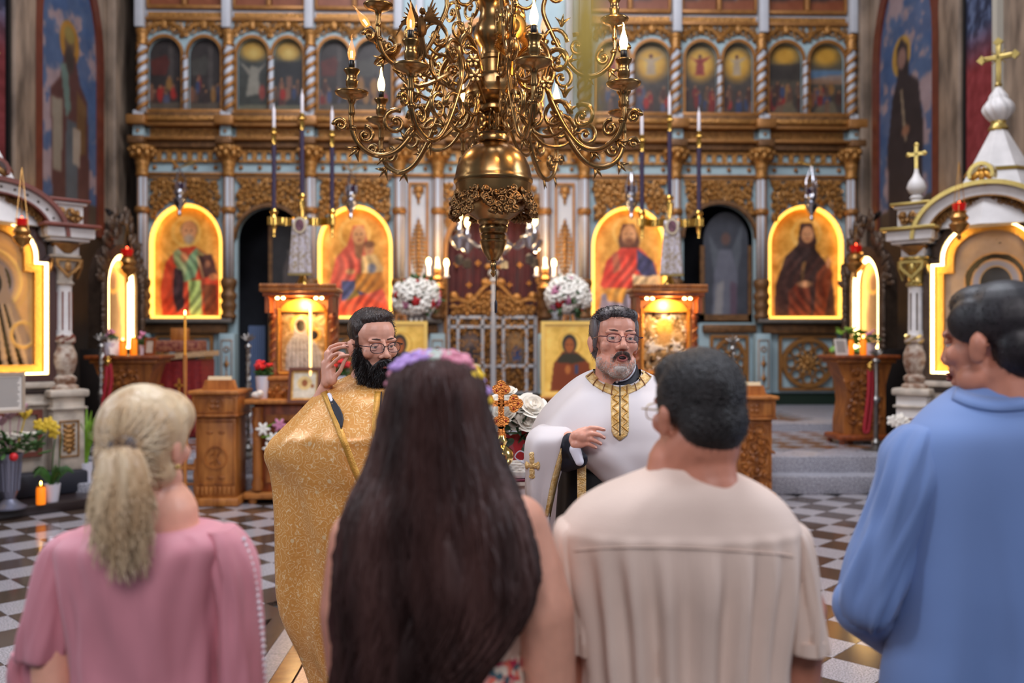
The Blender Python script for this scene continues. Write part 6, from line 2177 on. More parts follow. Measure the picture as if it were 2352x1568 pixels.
# ---- bouquets by the royal doors
def bouquet(px, py, Y, rad, label, seed):
    p = W(px, py, Y)
    t = thing('bouquet', label, 'bouquet', (p.x, p.y, 0.49), group='round bouquets beside the royal doors')
    zc = p.z - .49
    MB().lathe([(.2, 0), (.2, .03), (.05, .06), (.04, .9), (.08, zc - rad - .12), (.14, zc - rad - .1), (.16, zc - rad + .1), (.03, zc - rad + .12)], 14).build('stand', mat('grey_pedestal', (120, 112, 108), .5), t)
    g = random.Random(seed)
    lf = MB()
    for q in range(70):
        a, b = g.uniform(0, 6.28), g.uniform(-1.2, 1.4)
        r = rad * g.uniform(.7, 1.05)
        lf.ell((0, 0, 0), (.1, .03, .02), 6, 4, T(r * math.cos(a) * math.cos(b), r * .8 * math.sin(a) * math.cos(b), zc + r * .85 * math.sin(b), rz=a, ry=-b))
    lf.ell((0, 0, zc), (rad * .72, rad * .6, rad * .62), 14, 10)
    lf.build('greenery', M_LEAF, t)
    ga = PI * (3 - math.sqrt(5))
    hd = {}
    for k_ in range(3):
        mb = MB()
        for q in range(9):
            a = q * ga
            rr = .028 * math.sqrt(q)
            mb.ell((0, 0, 0), (.036, .03, .016), 6, 4, T(rr * math.cos(a), rr * math.sin(a), .03 - rr * .25, rz=a, ry=.6 + .3 * (q > 4)))
        hd[k_] = mb.mesh('blossom')
        hd[k_].materials.append((M_PETW, M_PETR, M_PETP)[k_])
    n = 50
    for q in range(n):
        v = 1 - 1.75 * (q + .5) / n
        rr = math.sqrt(max(0, 1 - v * v))
        a = q * ga
        if math.sin(a) > .55:
            continue
        kk = 0 if g.random() < .66 else (1 if g.random() < .55 else 2)
        d = Vector((rr * math.cos(a), rr * .85 * math.sin(a), v * .85))
        o = link('blossom', hd[kk], None, t, Vector((0, 0, zc)) + d * rad * g.uniform(.84, .97))
        o.rotation_euler = d.to_track_quat('Z', 'Y').to_euler()
        sc_ = g.uniform(.85, 1.35) * (1.1 if kk == 0 else .75)
        o.scale = (sc_, sc_, sc_)
    mb = MB()
    for x in (-.08, .0, .08):
        mb.box((x, -rad * .4, zc - rad - .18), (.03, .01, .42))
    mb.build('white_ribbon', M_PETW, t)


bouquet(958, 682, 14.2, .36, 'white and pink bouquet left of the royal doors', 4)
bouquet(1304, 680, 14.2, .36, 'white and pink bouquet right of the royal doors', 9)

# ---- candle sconces beside the royal doors
M_BULB = mat('lit_bulb', (255, 235, 190), .3, emit=(255, 196, 110), es=16)
M_BULBW = mat('warm_bulb', (255, 235, 200), .3, emit=(255, 190, 100), es=22)


def sconce(px, label):
    p = W(px, 655, 16.4)
    t = thing('candle_sconce', label, 'sconce', (p.x, p.y, p.z), group='gilt sconces beside the royal doors')
    MB().lathe([(.1, -.1), (.16, -.05), (.08, .0), (.05, .06), (.09, .12), (.05, .18), (.07, .25), (.02, .3)], 12).build('stem', M_GOLD, t)
    MB().box((0, .15, 0), (.14, .35, .18), bev=.02).build('bracket', M_GOLDS, t)
    for (dx, dz) in ((-.16, .42), (.16, .40), (0.0, .56)):
        ar = MB().tube(smooth_path([(0, 0, .05), (dx * .7, 0, .02), (dx, 0, .1), (dx, 0, .18)], 4) if dx else [(0, 0, .2), (0, 0, .3)], .018, 6).build('arm', M_GOLD, t)
        MB().lathe([(.05, .16 + (dz - .42)), (.06, .19 + (dz - .42)), (.03, .2 + (dz - .42)), (.028, dz - .06)], 10, (dx, 0, 0)).build('candle_tube', M_WAXW, ar)
        if dx:
            MB().ell((dx, 0, dz), (.042, .042, .075), 10, 8).build('bulb', M_BULB, ar)
            l = bpy.data.lights.new('sconce_light', 'POINT')
            l.energy, l.color, l.shadow_soft_size = 11, (1, .7, .36), .05
            lo = bpy.data.objects.new('sconce_light', l)
            COL.objects.link(lo)
            lo.parent = t
            lo.location = (dx, -.12, dz)


sconce(1005, 'gilt sconce with lit candle bulbs left of the red curtain')
sconce(1252, 'gilt sconce with lit candle bulbs right of the red curtain')

# ---- small silver chandelier before the royal doors
p = W(1143, 560, 15.3)
t = thing('silver_chandelier', 'small silver chandelier with lit bulbs before the red curtain', 'chandelier', (p.x, p.y, p.z))
s = 15.3 / FPX
MB().lathe([(.03, -.36), (.12, -.28), (.06, -.2), (.16, -.06), (.2, .05), (.1, .14), (.14, .22), (.06, .32), (.09, .42), (.03, .5), (.015, .7), (.012, 8.0)], 16).build('stem', M_SILV, t)
for k_ in range(6):
    a = 2 * PI * k_ / 6 + .35
    ca, sa = math.cos(a), math.sin(a)
    ar = MB().tube(smooth_path([(.15 * ca, .15 * sa, .05), (.35 * ca, .35 * sa, -.06), (.52 * ca, .52 * sa, .05), (.68 * ca, .68 * sa, .12)], 5), .026, 6).build('arm', M_SILV, t)
    MB().lathe([(.03, -.12), (.1, -.04), (.16, .06), (.13, .1), (.05, .13), (.07, .2), (.04, .24), (.04, .34)], 12, (.68 * ca, .68 * sa, .0)).build('cup', M_SILV, ar)
    MB().ell((.68 * ca, .68 * sa, .42), (.042, .042, .08), 10, 8).build('bulb', M_BULB, ar)
    MB().lathe([(.02, -.2), (.07, -.24), (.07, -.36), (.02, -.38)], 4, (.68 * ca, .68 * sa, 0)).build('pendant', M_SILVD, ar)
l = bpy.data.lights.new('silver_chandelier_light', 'POINT')
l.energy, l.color, l.shadow_soft_size = 26, (1, .74, .42), .3
lo = bpy.data.objects.new('silver_chandelier_light', l)
COL.objects.link(lo)
lo.parent = t
lo.location = (0, -.5, .6)


# ---- silver oil lamps hanging before the icons
def oil_lamp(px, py_t, py_b, label, Y=16.2):
    p = W(px, py_b, Y)
    t = thing('oil_lamp', label, 'lamp', (p.x, p.y, p.z), group='silver oil lamps before the icons')
    h = W(px, py_t, Y).z - p.z
    MB().lathe([(.015, 0), (.04, .05), (.02, .1), (.06, .16), (.11, .24), (.12, .30), (.07, .36), (.1, .42), (.09, .46)], 14).build('body', M_SILV, t)
    mb = MB()
    for a in range(3):
        c_, s_ = math.cos(a * 2.1 + .4), math.sin(a * 2.1 + .4)
        pts = [(.1 * c_, .1 * s_, .44 + (h - .5) * u) for u in (0, .3, .6)] + [(0, 0, h)]
        mb.tube(pts, .012, 5)
        for q in range(7):
            mb.ell((.1 * c_, .1 * s_, .5 + (h - .7) * .6 * q / 7), (.022, .022, .03), 6, 4)
    mb.build('chain', M_SILV, t)
    mb = MB()
    for a in range(3):
        mb.tube([(0, 0, h), (.26 * math.cos(a * 2.1 + .3), .26 * math.sin(a * 2.1 + .3), h + .1)], .012, 5)
    mb.tube([(0, 0, h), (0, .75, h + .25)], .014, 5)
    mb.build('bracket', M_SHG, t)
    MB().lathe([(.07, .46), (.08, .58), (.07, .6)], 12).build('dark_glass', mat('dark_glass', (40, 20, 40), .1), t)


oil_lamp(412, 385, 497, 'silver oil lamp hanging before the bishop icon')
oil_lamp(806, 392, 503, 'silver oil lamp hanging before the mother and child icon')
oil_lamp(1450, 392, 503, 'silver oil lamp hanging before the open book icon')
oil_lamp(1864, 380, 508, 'silver oil lamp hanging before the hooded nun icon')

# ---- small table in front of the couple with cross, roses and book
TY = 4.15
p = W(1150, 1086, TY)
TZ = p.z - .012
t = thing('ceremony_table', 'small table with white cloth between the priests', 'table', (p.x + .02, TY, 0))
bxp(t, 'top', M_OAKL, -.3, .3, -.28, .28, TZ - .05, TZ - .006, .008)
for (x, y) in ((-.25, -.22), (.25, -.22), (-.25, .22), (.25, .22)):
    MB().lathe([(.03, 0), (.025, .3), (.035, .5), (.025, TZ - .05)], 10, (x, y, 0)).build('leg', M_OAK, t)
MB().box((0, 0, TZ - .003), (.62, .58, .006)).build('cloth_top', mat('white_cloth', (214, 206, 210), .7), t)
G = []
for j in range(5):
    u = j / 4
    G.append([(-.31 + .62 * i / 30, -.29 - .012 * u - .012 * u * math.sin(i * 1.3), TZ - .3 * u) for i in range(31)])
MB().sheet(G).build('cloth_drop', MATS['white_cloth'], t)
M_XGOLD = mat('cross_gold', (216, 140, 72), .28, .9, bump=.35, bscale=160)
cr = thing('blessing_cross', 'gilt standing cross set with red stones on the small table', 'cross', (p.x, TY - .16, TZ))
s = (TY - .16) / FPX


def zx(py):
    return 1.68 - (py - 784) * s - TZ


MB().lathe([(.055, 0), (.058, .01), (.05, .03), (.03, .05), (.035, .07), (.05, .085), (.056, .11), (.05, .135), (.03, .15), (.02, .158), (.028, .175), (.018, .19), (.014, .2)], 20).build('foot', mat('bright_gilt', (236, 200, 120), .14, 1.0), cr)
zc = zx(926)
mb = MB()
mb.prism([(-.022, .19), (.022, .19), (.012, .24), (.012, zx(958)), (-.012, zx(958)), (-.012, .24)], -.006, .006)
mb.box((0, 0, (zx(958) + zx(890)) / 2), (.026, .012, zx(890) - zx(958)))
mb.box((0, 0, zc), (.1, .012, .026))


def trefoil(cx_, cz_, a0, k_=1.0):
    for q in (-1, 0, 1):
        a = a0 + q * PI / 2
        mb.lathe([(.021 * k_, 0), (.021 * k_, .012)], 14, (0, 0, 0), T(cx_ + .020 * k_ * math.cos(a), .006, cz_ + .020 * k_ * math.sin(a), rx=PI / 2))
    mb.lathe([(.028 * k_, 0), (.028 * k_, .013)], 16, (0, 0, 0), T(cx_, .0065, cz_, rx=PI / 2))


trefoil(0, zx(894), PI / 2)
trefoil(-.056, zc, PI)
trefoil(.056, zc, 0)
trefoil(0, zx(966), -PI / 2, .9)
cb = mb.build('cross_body', M_XGOLD, cr)
mb = MB()
for (x, z_) in ((0, zx(884)), (-.02, zx(897)), (.02, zx(897)), (-.075, zc), (-.054, zc + .022), (-.054, zc - .022), (.075, zc), (.054, zc + .022), (.054, zc - .022), (-.02, zx(966)), (.02, zx(966))):
    mb.ell((x, -.008, z_), (.0045, .004, .0055), 8, 6)
mb.build('red_stones', mat('ruby', (150, 10, 24), .15), cr)
mb = MB()
mb.tube([(0, -.009, zc + .02), (0, -.011, zc - .05)], [.008, .005], 8)
mb.tube([(-.05, -.009, zc + .008), (0, -.009, zc - .002), (.05, -.009, zc + .008)], .004, 6)
mb.ell((0, -.012, zc + .018), (.007, .006, .009), 8, 6)
for (cx_, cz_) in ((0, zx(896)), (-.056, zc), (.056, zc), (0, zx(964))):
    mb.tube([(cx_ + .012 * math.cos(a), -.008, cz_ + .012 * math.sin(a)) for a in [2 * PI * k_ / 14 for k_ in range(14)]], .0022, 5, closed=True)
mb.build('relief_figure', M_XGOLD, cr)
# roses
bq = W(1192, 985, TY + .08)
t = thing('rose_bouquet', 'white roses wrapped in red paper behind the standing cross', 'bouquet', (bq.x, bq.y + .04, TZ))
s = (TY + .1) / FPX


def rose_mesh(seed):
    mb = MB()
    g = random.Random(seed)
    for k_ in range(16):
        a = k_ * 2.4
        r_ = .006 + .0026 * k_
        tilt = .15 + .05 * k_
        G = []
        for i in range(6):
            u = -1 + 2 * i / 5
            row = []
            for j in range(5):
                v = j / 4
                rr = r_ * (.55 + .65 * v) + .004 * v * v * k_ * .25
                aa = a + u * (.95 - .01 * k_)
                row.append((rr * math.cos(aa), rr * math.sin(aa), .045 * v * (1 - .12 * u * u) * (1 - .022 * k_) - (.006 * v ** 3 if k_ > 9 else 0)))
            G.append(row)
        mb.sheet(G)
    mb.ell((0, 0, .012), (.03, .03, .02), 12, 8)
    me = mb.mesh('rose')
    me.materials.append(M_PETW)
    return me


rm = [rose_mesh(1), rose_mesh(2)]
g = random.Random(4)
spots = [(1222, 938, 1.15, -.9, .6), (1205, 953, 1.2, -1.0, .2), (1178, 950, 1.0, -.9, -.1), (1158, 950, 1.0, -1.0, -.3), (1140, 955, 1.0, -1.0, -.4), (1172, 930, .85, -.6, .0), (1165, 905, .8, -.4, -.1), (1188, 968, .95, -1.2, .1), (1152, 975, .9, -1.2, -.2), (1130, 975, .9, -1.1, -.5), (1195, 935, .9, -.7, .3), (1148, 930, .9, -.7, -.2), (1212, 972, .9, -1.1, .3)]
Ti = wmat(t).inverted()
for q, (px, py, sc_, tx, ty) in enumerate(spots):
    o = link('rose', rm[q % 2], None, t, Ti @ W(px, py, TY + .02 + .05 * (q % 3)))
    o.rotation_euler = (-tx, ty, q)
    o.rotation_euler = (Vector((ty * .5, tx, .9))).to_track_quat('Z', 'Y').to_euler()
    o.scale = (sc_ * 1.0,) * 3
lf = MB()
for q in range(60):
    pp = Ti @ W(g.uniform(1122, 1238), g.uniform(955, 1030), TY + g.uniform(.0, .16))
    lf.ell((0, 0, 0), (.034, .018, .004), 8, 4, T(*pp, rz=g.uniform(0, 6), rx=g.uniform(-.9, .9), ry=g.uniform(-.9, .9)))
for q in range(14):
    pp = Ti @ W(1130 + q * 8, 1000, TY + .1)
    lf.tube([(pp.x, pp.y, pp.z), (pp.x * .4, .02, .05)], .004, 5)
lf.build('leaves', mat('rose_leaf', (34, 62, 32), .45, var=.3, vscale=30), t)
G = []
for j in range(5):
    v = j / 4
    row = []
    for i in range(25):
        a = -2.6 + 5.2 * i / 24
        r_ = .035 + .10 * v + .010 * math.sin(i * 2.1) * v
        row.append((.02 + r_ * math.sin(a) * 1.05, .02 - r_ * .75 * math.cos(a), .03 + .17 * v + .03 * v * math.sin(a) + .012 * v * math.sin(i * 1.7)))
    G.append(row)
wr = MB().sheet(G).build('red_wrap', mat('red_wrap', (168, 14, 26), .45), t)
wr.modifiers.new('t', 'SOLIDIFY').thickness = .003
p = W(1178, 1070, TY - .05)
t = thing('wicker_basket', 'small white wicker basket at the foot of the roses', 'basket', (p.x + .03, TY - .02, TZ))
mb = MB()
for j in range(6):
    mb.tube([((.04 + .002 * j + .003 * math.sin(9 * a + j * PI)) * math.cos(a), (.04 + .002 * j + .003 * math.sin(9 * a + j * PI)) * math.sin(a), .006 + .011 * j) for a in [2 * PI * k_ / 36 for k_ in range(36)]], .0055, 5, closed=True)
mb.build('weave', M_PETW, t)
mb = MB()
mb.tube(smooth_path([(.01, -.03, .06), (.03, -.05, .1), (.0, -.05, .12), (-.02, -.05, .09), (.04, -.05, .06)], 5), .006, 5, flat=.3)
mb.build('ribbon_bow', mat('silver_ribbon', (200, 200, 214), .3), t)
p = W(1185, 1108, TY - .35)
t = thing('gospel_book', 'dark red gospel book with silver clasps on the small table', 'book', (p.x, TY - .2, TZ - .0), R(12))
bk = thing('_', 'x', 'x') if False else None
MB().box((0.03, -.02, .012), (.16, .2, .02), bev=.004).build('pages', M_PAPER, t)
MB().box((0.03, -.02, .0255), (.17, .21, .007), bev=.002).build('cover', mat('burgundy_leather', (92, 12, 40), .35), t)
mb = MB()
for (x, y) in ((-.04, -.11), (.10, -.11), (-.04, .07), (.10, .07)):
    mb.ell((x, y, .03), (.014, .014, .004), 8, 5)
mb.band([(-.02, 0), (.08, 0), (.08, .004), (-.02, .004)], [(-.018, .001), (.078, .001), (.078, .003), (-.018, .003)], -.1, .06, M=T(0, 0, .029))
mb.build('silver_corner', M_SILV, t)
# ================================================================== big brass chandelier
M_BR = mat('chandelier_brass', (156, 122, 78), .27, 1.0, var=.15, vscale=12)
M_BRD = mat('dark_brass', (124, 92, 58), .34, 1.0, var=.25, vscale=30)
M_BULBG = mat('amber_bulb', (255, 206, 140), .15, emit=(255, 150, 60), es=1.1)
M_FILA = mat('filament', (255, 220, 160), .4, emit=(255, 200, 120), es=12)
CY = 3.9
cc = W(1133, 784, CY)
CH = thing('brass_chandelier', 'large ornate brass chandelier with candle bulbs hanging above the priests', 'chandelier', (cc.x, CY, 0))
s = CY / FPX


def cz(py):
    return 1.68 - (py - 784) * s


def prof(rows):
    return [(r_ * s, cz(py)) for py, r_ in rows]


MB().lathe(prof([(535, 30), (528, 33), (522, 33), (518, 30), (512, 36), (506, 37), (500, 46), (492, 58), (482, 69), (470, 77), (455, 83), (440, 86), (424, 87)]), 40, (0, 0, 0)).build('lower_bowl', M_BR, CH)
MB().lathe(prof([(424, 88), (419, 91), (413, 91), (409, 88), (404, 88), (400, 87), (385, 84), (365, 75), (350, 63), (338, 48), (331, 34), (328, 30)]), 40).build('ball', M_BR, CH)
MB().lathe(prof([(330, 30), (326, 36), (318, 37), (312, 34), (307, 36), (303, 30), (300, 16), (262, 16), (258, 30), (254, 36), (246, 36), (242, 34)]), 32).build('neck', M_BR, CH)
MB().lathe(prof([(243, 34), (238, 46), (230, 60), (222, 66), (205, 62), (200, 56), (190, 52), (178, 36), (170, 34), (150, 33), (143, 33), (140, 36), (132, 36), (128, 30), (112, 30), (100, 38), (85, 44), (70, 43), (50, 34), (30, 30), (15, 34), (8, 38), (0, 36), (-30, 34), (-80, 44), (-120, 30), (-160, 50), (-200, 14), (-320, 12)]), 32).build('stem', M_BR, CH)
MB().tube([(0, 0, cz(-318)), (0, 0, 8.5)], .012, 6).build('chain', M_BRD, CH)
MB().lathe(prof([(600, 8), (598, 12), (592, 14), (586, 20), (570, 27), (560, 29), (557, 31), (553, 31), (550, 28), (542, 30), (536, 26), (530, 29), (524, 30)]), 28).build('finial_urn', M_BR, CH)
MB().lathe(prof([(636, 1), (632, 4), (627, 7), (621, 4), (616, 6), (610, 8), (604, 6), (598, 9)]), 16).build('tip', M_BR, CH)
P1('pull_cord', M_BLACK, CH, 'tube', [(.01, -.03, cz(600)), (.012, -.032, cz(640)), (.011, -.03, cz(690))], .0022, 5)
P1('cord_weight', mat('cord_grip', (30, 26, 40), .35), CH, 'lathe', [(.001, cz(720)), (.006, cz(718)), (.0065, cz(696)), (.004, cz(690))], 10, (.011, -.03, 0))
# cast foliage cartouches on the bowl
g = random.Random(2)
ca_me = MB()
for q in range(42):
    u, v = g.uniform(-1, 1), g.uniform(-1, 1)
    if u * u + v * v * .8 > 1 or (abs(u) > .75 and v < -.3):
        continue
    ca_me.tube([(p_[0], -.006 - .012 * (k_ / 8) * g.random(), p_[2]) for k_, p_ in enumerate(spiral(u * .055, v * .05, .015, .004, g.uniform(0, 6), g.choice((-1, 1)) * 1.2, 8))], .0045, 5)
    ca_me.ell((0, 0, 0), (.015, .008, .007), 6, 4, T(u * .06, -.006, v * .055, ry=g.uniform(0, 3)))
for q in range(5):
    a = (q - 2) * .5
    ca_me.ell((0, 0, 0), (.008, .008, .022), 6, 5, T(.02 * math.sin(a), -.012, .055 + .02 * math.cos(a), ry=a))
cm = ca_me.mesh('cast_foliage')
cm.materials.append(M_BRD)
for a in (12, 72, 132, 192, 252, 312):
    aa = R(a)
    link('cast_foliage', cm, None, CH, (.148 * math.sin(aa), -.148 * math.cos(aa), cz(462)), (-.3, 0, aa), (1.4, 1.2, 1.4))
mb = MB()
for a in range(0, 360, 60):
    aa = R(a + 20)
    for q in range(5):
        mb.ell((0, 0, 0), (.013, .006, .022), 6, 5, T(.05 * math.cos(aa) + .012 * (q % 2), .05 * math.sin(aa), cz(295 - q * 8), ry=(q - 2) * .5, rz=aa))
mb.build('leaf_collar', M_BR, CH)

# one arm with its scrolls, pan, socket and bulb as shared meshes (built along local +X)
ZP = 2.69


def arm_mesh(seed, up=False):
    mb = MB()
    k_ = 1.0
    P_ = [(.10, 2.80), (.15, 2.90), (.22, 2.93), (.27, 2.86), (.25, 2.76), (.29, 2.66), (.35, 2.55), (.42, 2.47), (.50, 2.45), (.57, 2.49), (.60, 2.56), (.60, 2.62)]
    mb.tube(smooth_path([(x, 0, z) for x, z in P_], 5), .0115, 7)
    for (cx_, cz__, r_, a0, tn) in ((.30, 2.61, .07, 0, 1.3), (.42, 2.59, .055, 2, -1.3), (.17, 2.82, .075, 1, 1.3), (.31, 2.83, .06, 3, -1.3), (.545, 2.53, .036, 1.5, 1.2), (.645, 2.565, .028, 0, 1.2), (.18, 2.66, .06, 2.5, 1.3)):
        mb.tube(spiral(cx_, cz__, r_, r_ * .22, a0, tn, 20), [.0105 - .0035 * i / 20 for i in range(21)], 6)
        mb.ell((cx_, 0, cz__), .013, 7, 5)
    for (cx_, cz__, a) in ((.37, 2.51, 1.0), (.46, 2.455, -.9), (.34, 2.68, 1.4), (.24, 2.92, 1.6), (.57, 2.48, -.8)):
        for q in (-1, 0, 1):
            mb.tube([(cx_, 0, cz__), (cx_ + .03 * math.cos(a + q * .5), .006 * q, cz__ + .03 * math.sin(a + q * .5)), (cx_ + .06 * math.cos(a + q * .75), .01 * q, cz__ + .06 * math.sin(a + q * .75))], [.006, .009, .001], 5, flat=.5)
    mb.lathe([(.013, 2.545), (.017, 2.555), (.013, 2.565)], 10, (.595, 0, 0))
    mb.tube(smooth_path([(.11, 0, 2.74), (.15, 0, 2.62), (.22, 0, 2.54), (.30, 0, 2.53), (.35, 0, 2.56)], 4), .008, 6)
    return mb.mesh('arm')


arm_me = arm_mesh(1)
pan_me = MB().lathe([(.010, 2.60), (.014, 2.62), (.010, 2.65), (.018, 2.675), (.045, 2.682), (.066, 2.695), (.070, 2.703), (.066, 2.703), (.03, 2.698), (.02, 2.70)], 24, (.60, 0, 0)).mesh('drip_pan')
soc_me = MB().lathe([(.018, 2.70), (.022, 2.708), (.016, 2.718), (.024, 2.728), (.024, 2.745), (.026, 2.75), (.021, 2.757), (.022, 2.775), (.032, 2.79), (.033, 2.796), (.014, 2.80)], 20, (.60, 0, 0)).mesh('socket')
col_me = MB().lathe([(.0125, 2.795), (.0125, 2.83), (.010, 2.834)], 14, (.60, 0, 0)).mesh('black_collar')


def bulb_mesh(nm):
    mb = MB().lathe([(.009, 2.832), (.013, 2.84), (.0165, 2.856), (.0165, 2.868), (.013, 2.884), (.008, 2.90), (.004, 2.915), (.0035, 2.925)], 16, (.60, 0, 0))
    mb.tube([(.60, 0, 2.922), (.601, 0, 2.933), (.597, 0, 2.943)], [.0035, .0025, .0006], 6)
    return mb.mesh(nm)


b_on, b_off = bulb_mesh('bulb'), bulb_mesh('bulb')
fil_me = MB().tube([(.597, 0, 2.845), (.597, 0, 2.872)], .0016, 5).tube([(.603, 0, 2.845), (.603, 0, 2.872)], .0016, 5).mesh('filament')
for me, m in ((arm_me, M_BR), (pan_me, M_BR), (soc_me, M_BR), (col_me, M_BLACK), (b_on, M_BULBW), (fil_me, M_FILA)):
    me.materials.append(m)
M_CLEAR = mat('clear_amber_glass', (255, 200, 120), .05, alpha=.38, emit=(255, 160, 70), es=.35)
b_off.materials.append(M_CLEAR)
for k_ in range(8):
    a = R(14 + 45 * k_)
    o = link('arm', arm_me, None, CH, (0, 0, 0), (0, 0, a))
    for nm, me in (('drip_pan', pan_me), ('socket', soc_me), ('black_collar', col_me)):
        link(nm, me, None, o)
    lit = k_ not in (4, 5)
    link('bulb', b_on if lit else b_off, None, o)
    if not lit:
        link('filament', fil_me, None, o)
    if k_ in (0, 3, 6, 7):
        l = bpy.data.lights.new('bulb_light', 'POINT')
        l.energy, l.color, l.shadow_soft_size = 5.0, (1, .66, .32), .02
        lo = bpy.data.objects.new('bulb_light', l)
        COL.objects.link(lo)
        lo.parent = o
        lo.location = (.60, 0, 2.99)
# upper, smaller ring of arms
for k_ in range(5):
    a = R(-10 + 72 * k_)
    o = link('arm', arm_me, None, CH, (0, 0, .52), (0, 0, a), (.86, .86, .93))
    for nm, me in (('drip_pan', pan_me), ('socket', soc_me), ('black_collar', col_me), ('bulb', b_off)):
        link(nm, me, None, o)
# the bent candle holder
o = link('bent_arm', MB().tube([(0.02, 0, -.10), (0, 0, -.03), (0, 0, 0)], .008, 6).mesh('bent_arm'), M_BR, CH)
pb = W(893, 128, 3.75) - Vector((cc.x, CY, 0))
o.location = pb
o.rotation_euler = (0, -.62, .1)
for nm, me, m in (('drip_pan', pan_me, 0), ('socket', soc_me, 0), ('black_collar', col_me, 0), ('bulb', b_off, 0), ('filament', fil_me, 0)):
    link(nm, me, None, o, (-.60, 0, -2.695))
P1('stay', M_BR, CH, 'tube', smooth_path([tuple(pb + Vector((.02, 0, -.05))), tuple(pb + Vector((.12, .02, -.12))), (-.12, 0, 2.86)], 5), .009, 6)
# seraph and eagle castings
sp = W(1176, 62, CY - .25) - Vector((cc.x, CY, 0))
mb = MB()
mb.lathe([(.055, 0), (.058, .008), (.05, .012)], 24, (0, 0, 0), T(sp.x, sp.y, sp.z, rx=PI / 2))
mb.lathe([(.03, 0), (.032, .012), (.02, .02)], 18, (0, 0, 0), T(sp.x, sp.y - .008, sp.z, rx=PI / 2))
for q in range(9):
    for sg in (-1, 1):
        mb.tube([(sp.x + sg * .012, sp.y, sp.z - .03), (sp.x + sg * (.045 + .003 * q), sp.y - .005, sp.z - .02 - .008 * q), (sp.x + sg * (.07 - .007 * q), sp.y, sp.z - .03 - .012 * q)], [.006, .007, .002], 5)
        mb.tube([(sp.x + sg * .02, sp.y, sp.z + .02), (sp.x + sg * (.05 - .004 * q), sp.y - .004, sp.z + .04 + .004 * q), (sp.x + sg * (.02 - .002 * q), sp.y, sp.z + .065 + .003 * q)], [.005, .006, .002], 5)
mb.tube([(sp.x, sp.y, sp.z - .10), (sp.x, sp.y, sp.z - .19), (sp.x - .03, sp.y + .1, sp.z - .26)], .007, 6)
mb.build('seraph_casting', mat('bright_brass', (206, 150, 74), .25, 1.0), CH)
ep = W(968, 62, CY - .15) - Vector((cc.x, CY, 0))
mb = MB()
mb.ell((ep.x, ep.y, ep.z), (.02, .02, .05), 8, 8)
mb.ell((ep.x + .005, ep.y - .015, ep.z + .06), (.013, .016, .016), 8, 6)
for sg in (-1, 1):
    for q in range(9):
        mb.tube([(ep.x + sg * .012, ep.y, ep.z + .03), (ep.x + sg * (.03 + .006 * q), ep.y, ep.z + .06 - .006 * q), (ep.x + sg * (.05 + .007 * q), ep.y, ep.z + .12 - .02 * q)], [.007, .008, .002], 5)
for q in range(5):
    mb.tube([(ep.x, ep.y, ep.z - .03), (ep.x + (q - 2) * .012, ep.y, ep.z - .13)], [.009, .004], 5)
mb.tube([(ep.x, ep.y, ep.z - .12), (ep.x + .06, ep.y + .05, ep.z - .2)], .007, 6)
mb.build('eagle_casting', M_BRD, CH)
for (px, py, dd_) in ((1087, 140, -.25), (1092, 175, -.3), (960, 165, -.1), (1262, 150, 0), (935, 205, -.1), (1255, 190, -.2)):
    p = W(px, py, CY + dd_) - Vector((cc.x, CY, 0))
    mb = MB()
    for q in range(6):
        a = q * PI / 3
        mb.ell((0, 0, 0), (.014, .008, .010), 6, 4, T(p.x + .016 * math.cos(a), p.y - .004, p.z + .016 * math.sin(a), ry=-a))
    mb.ell((p.x, p.y - .01, p.z), .010, 8, 6)
    mb.tube([tuple(p), (p.x * .5, p.y * .5 + .02, p.z - .06)], .006, 5)
    mb.build('cast_rose', M_BR, CH)

# ---- close, out-of-focus hanging cord tassel near the lens
p = W(1345, 225, .44)
t = thing('hanging_tassel', 'blurred olive yellow tassel hanging close to the camera', 'tassel', (p.x, p.y, p.z - .01))
MB().lathe([(.003, 0), (.0065, .012), (.0085, .03), (.0085, .05), (.006, .056), (.008, .065), (.008, .074), (.006, .08)], 12).build('tassel', mat('olive_thread', (186, 160, 70), .7, var=.15, vscale=60), t)
MB().tube([(0, 0, .075), (.0, 0, 1.5)], .0075, 8).build('cord', MATS['olive_thread'], t)
# ================================================================== people
M_SKIN = mat('skin', (222, 164, 140), .45, var=.06, vscale=30, sss=.08)
M_SKINR = mat('ruddy_skin', (224, 160, 136), .42, var=.08, vscale=26, sss=.08)
M_SKIND = mat('tanned_skin', (190, 126, 102), .5, var=.06, vscale=30, sss=.05)
M_LIP = mat('lips', (168, 92, 84), .4)
M_EYEW = mat('eye_white', (206, 196, 190), .2)
M_IRIS = mat('iris', (40, 24, 16), .1)
M_HDARK = mat('dark_brown_hair', (46, 32, 26), .42, var=.4, vscale=40, bump=.6, bscale=120, stretch=(1, 1, .25))
M_HBLACK = mat('black_hair', (20, 15, 16), .5, var=.4, vscale=60, bump=.5, bscale=200)
M_HBEARD = mat('black_beard', (22, 15, 14), .5, var=.4, vscale=60)
M_HGREY = mat('greying_hair', (52, 44, 44), .45, col2=(110, 104, 106), vscale=24, stretch=(1, 1, .4))
M_BGREY = mat('grey_beard', (172, 158, 148), .55, col2=(222, 214, 208), vscale=50)
M_BLOND = mat('blonde_hair', (184, 152, 114), .42, col2=(220, 200, 166), vscale=16, bump=.4, bscale=60, stretch=(1, 1, .2))
M_BROWNH = mat('long_brown_hair', (40, 25, 23), .55, spec=.3, col2=(80, 54, 50), vscale=14, bump=.5, bscale=60, stretch=(1, 1, .15))
M_GLASSF = mat('glasses_frame', (46, 34, 44), .3, .6)
M_LENS = mat('lens', (200, 190, 190), .05, alpha=.13)
M_SHOE = mat('black_shoe', (16, 14, 14), .35)


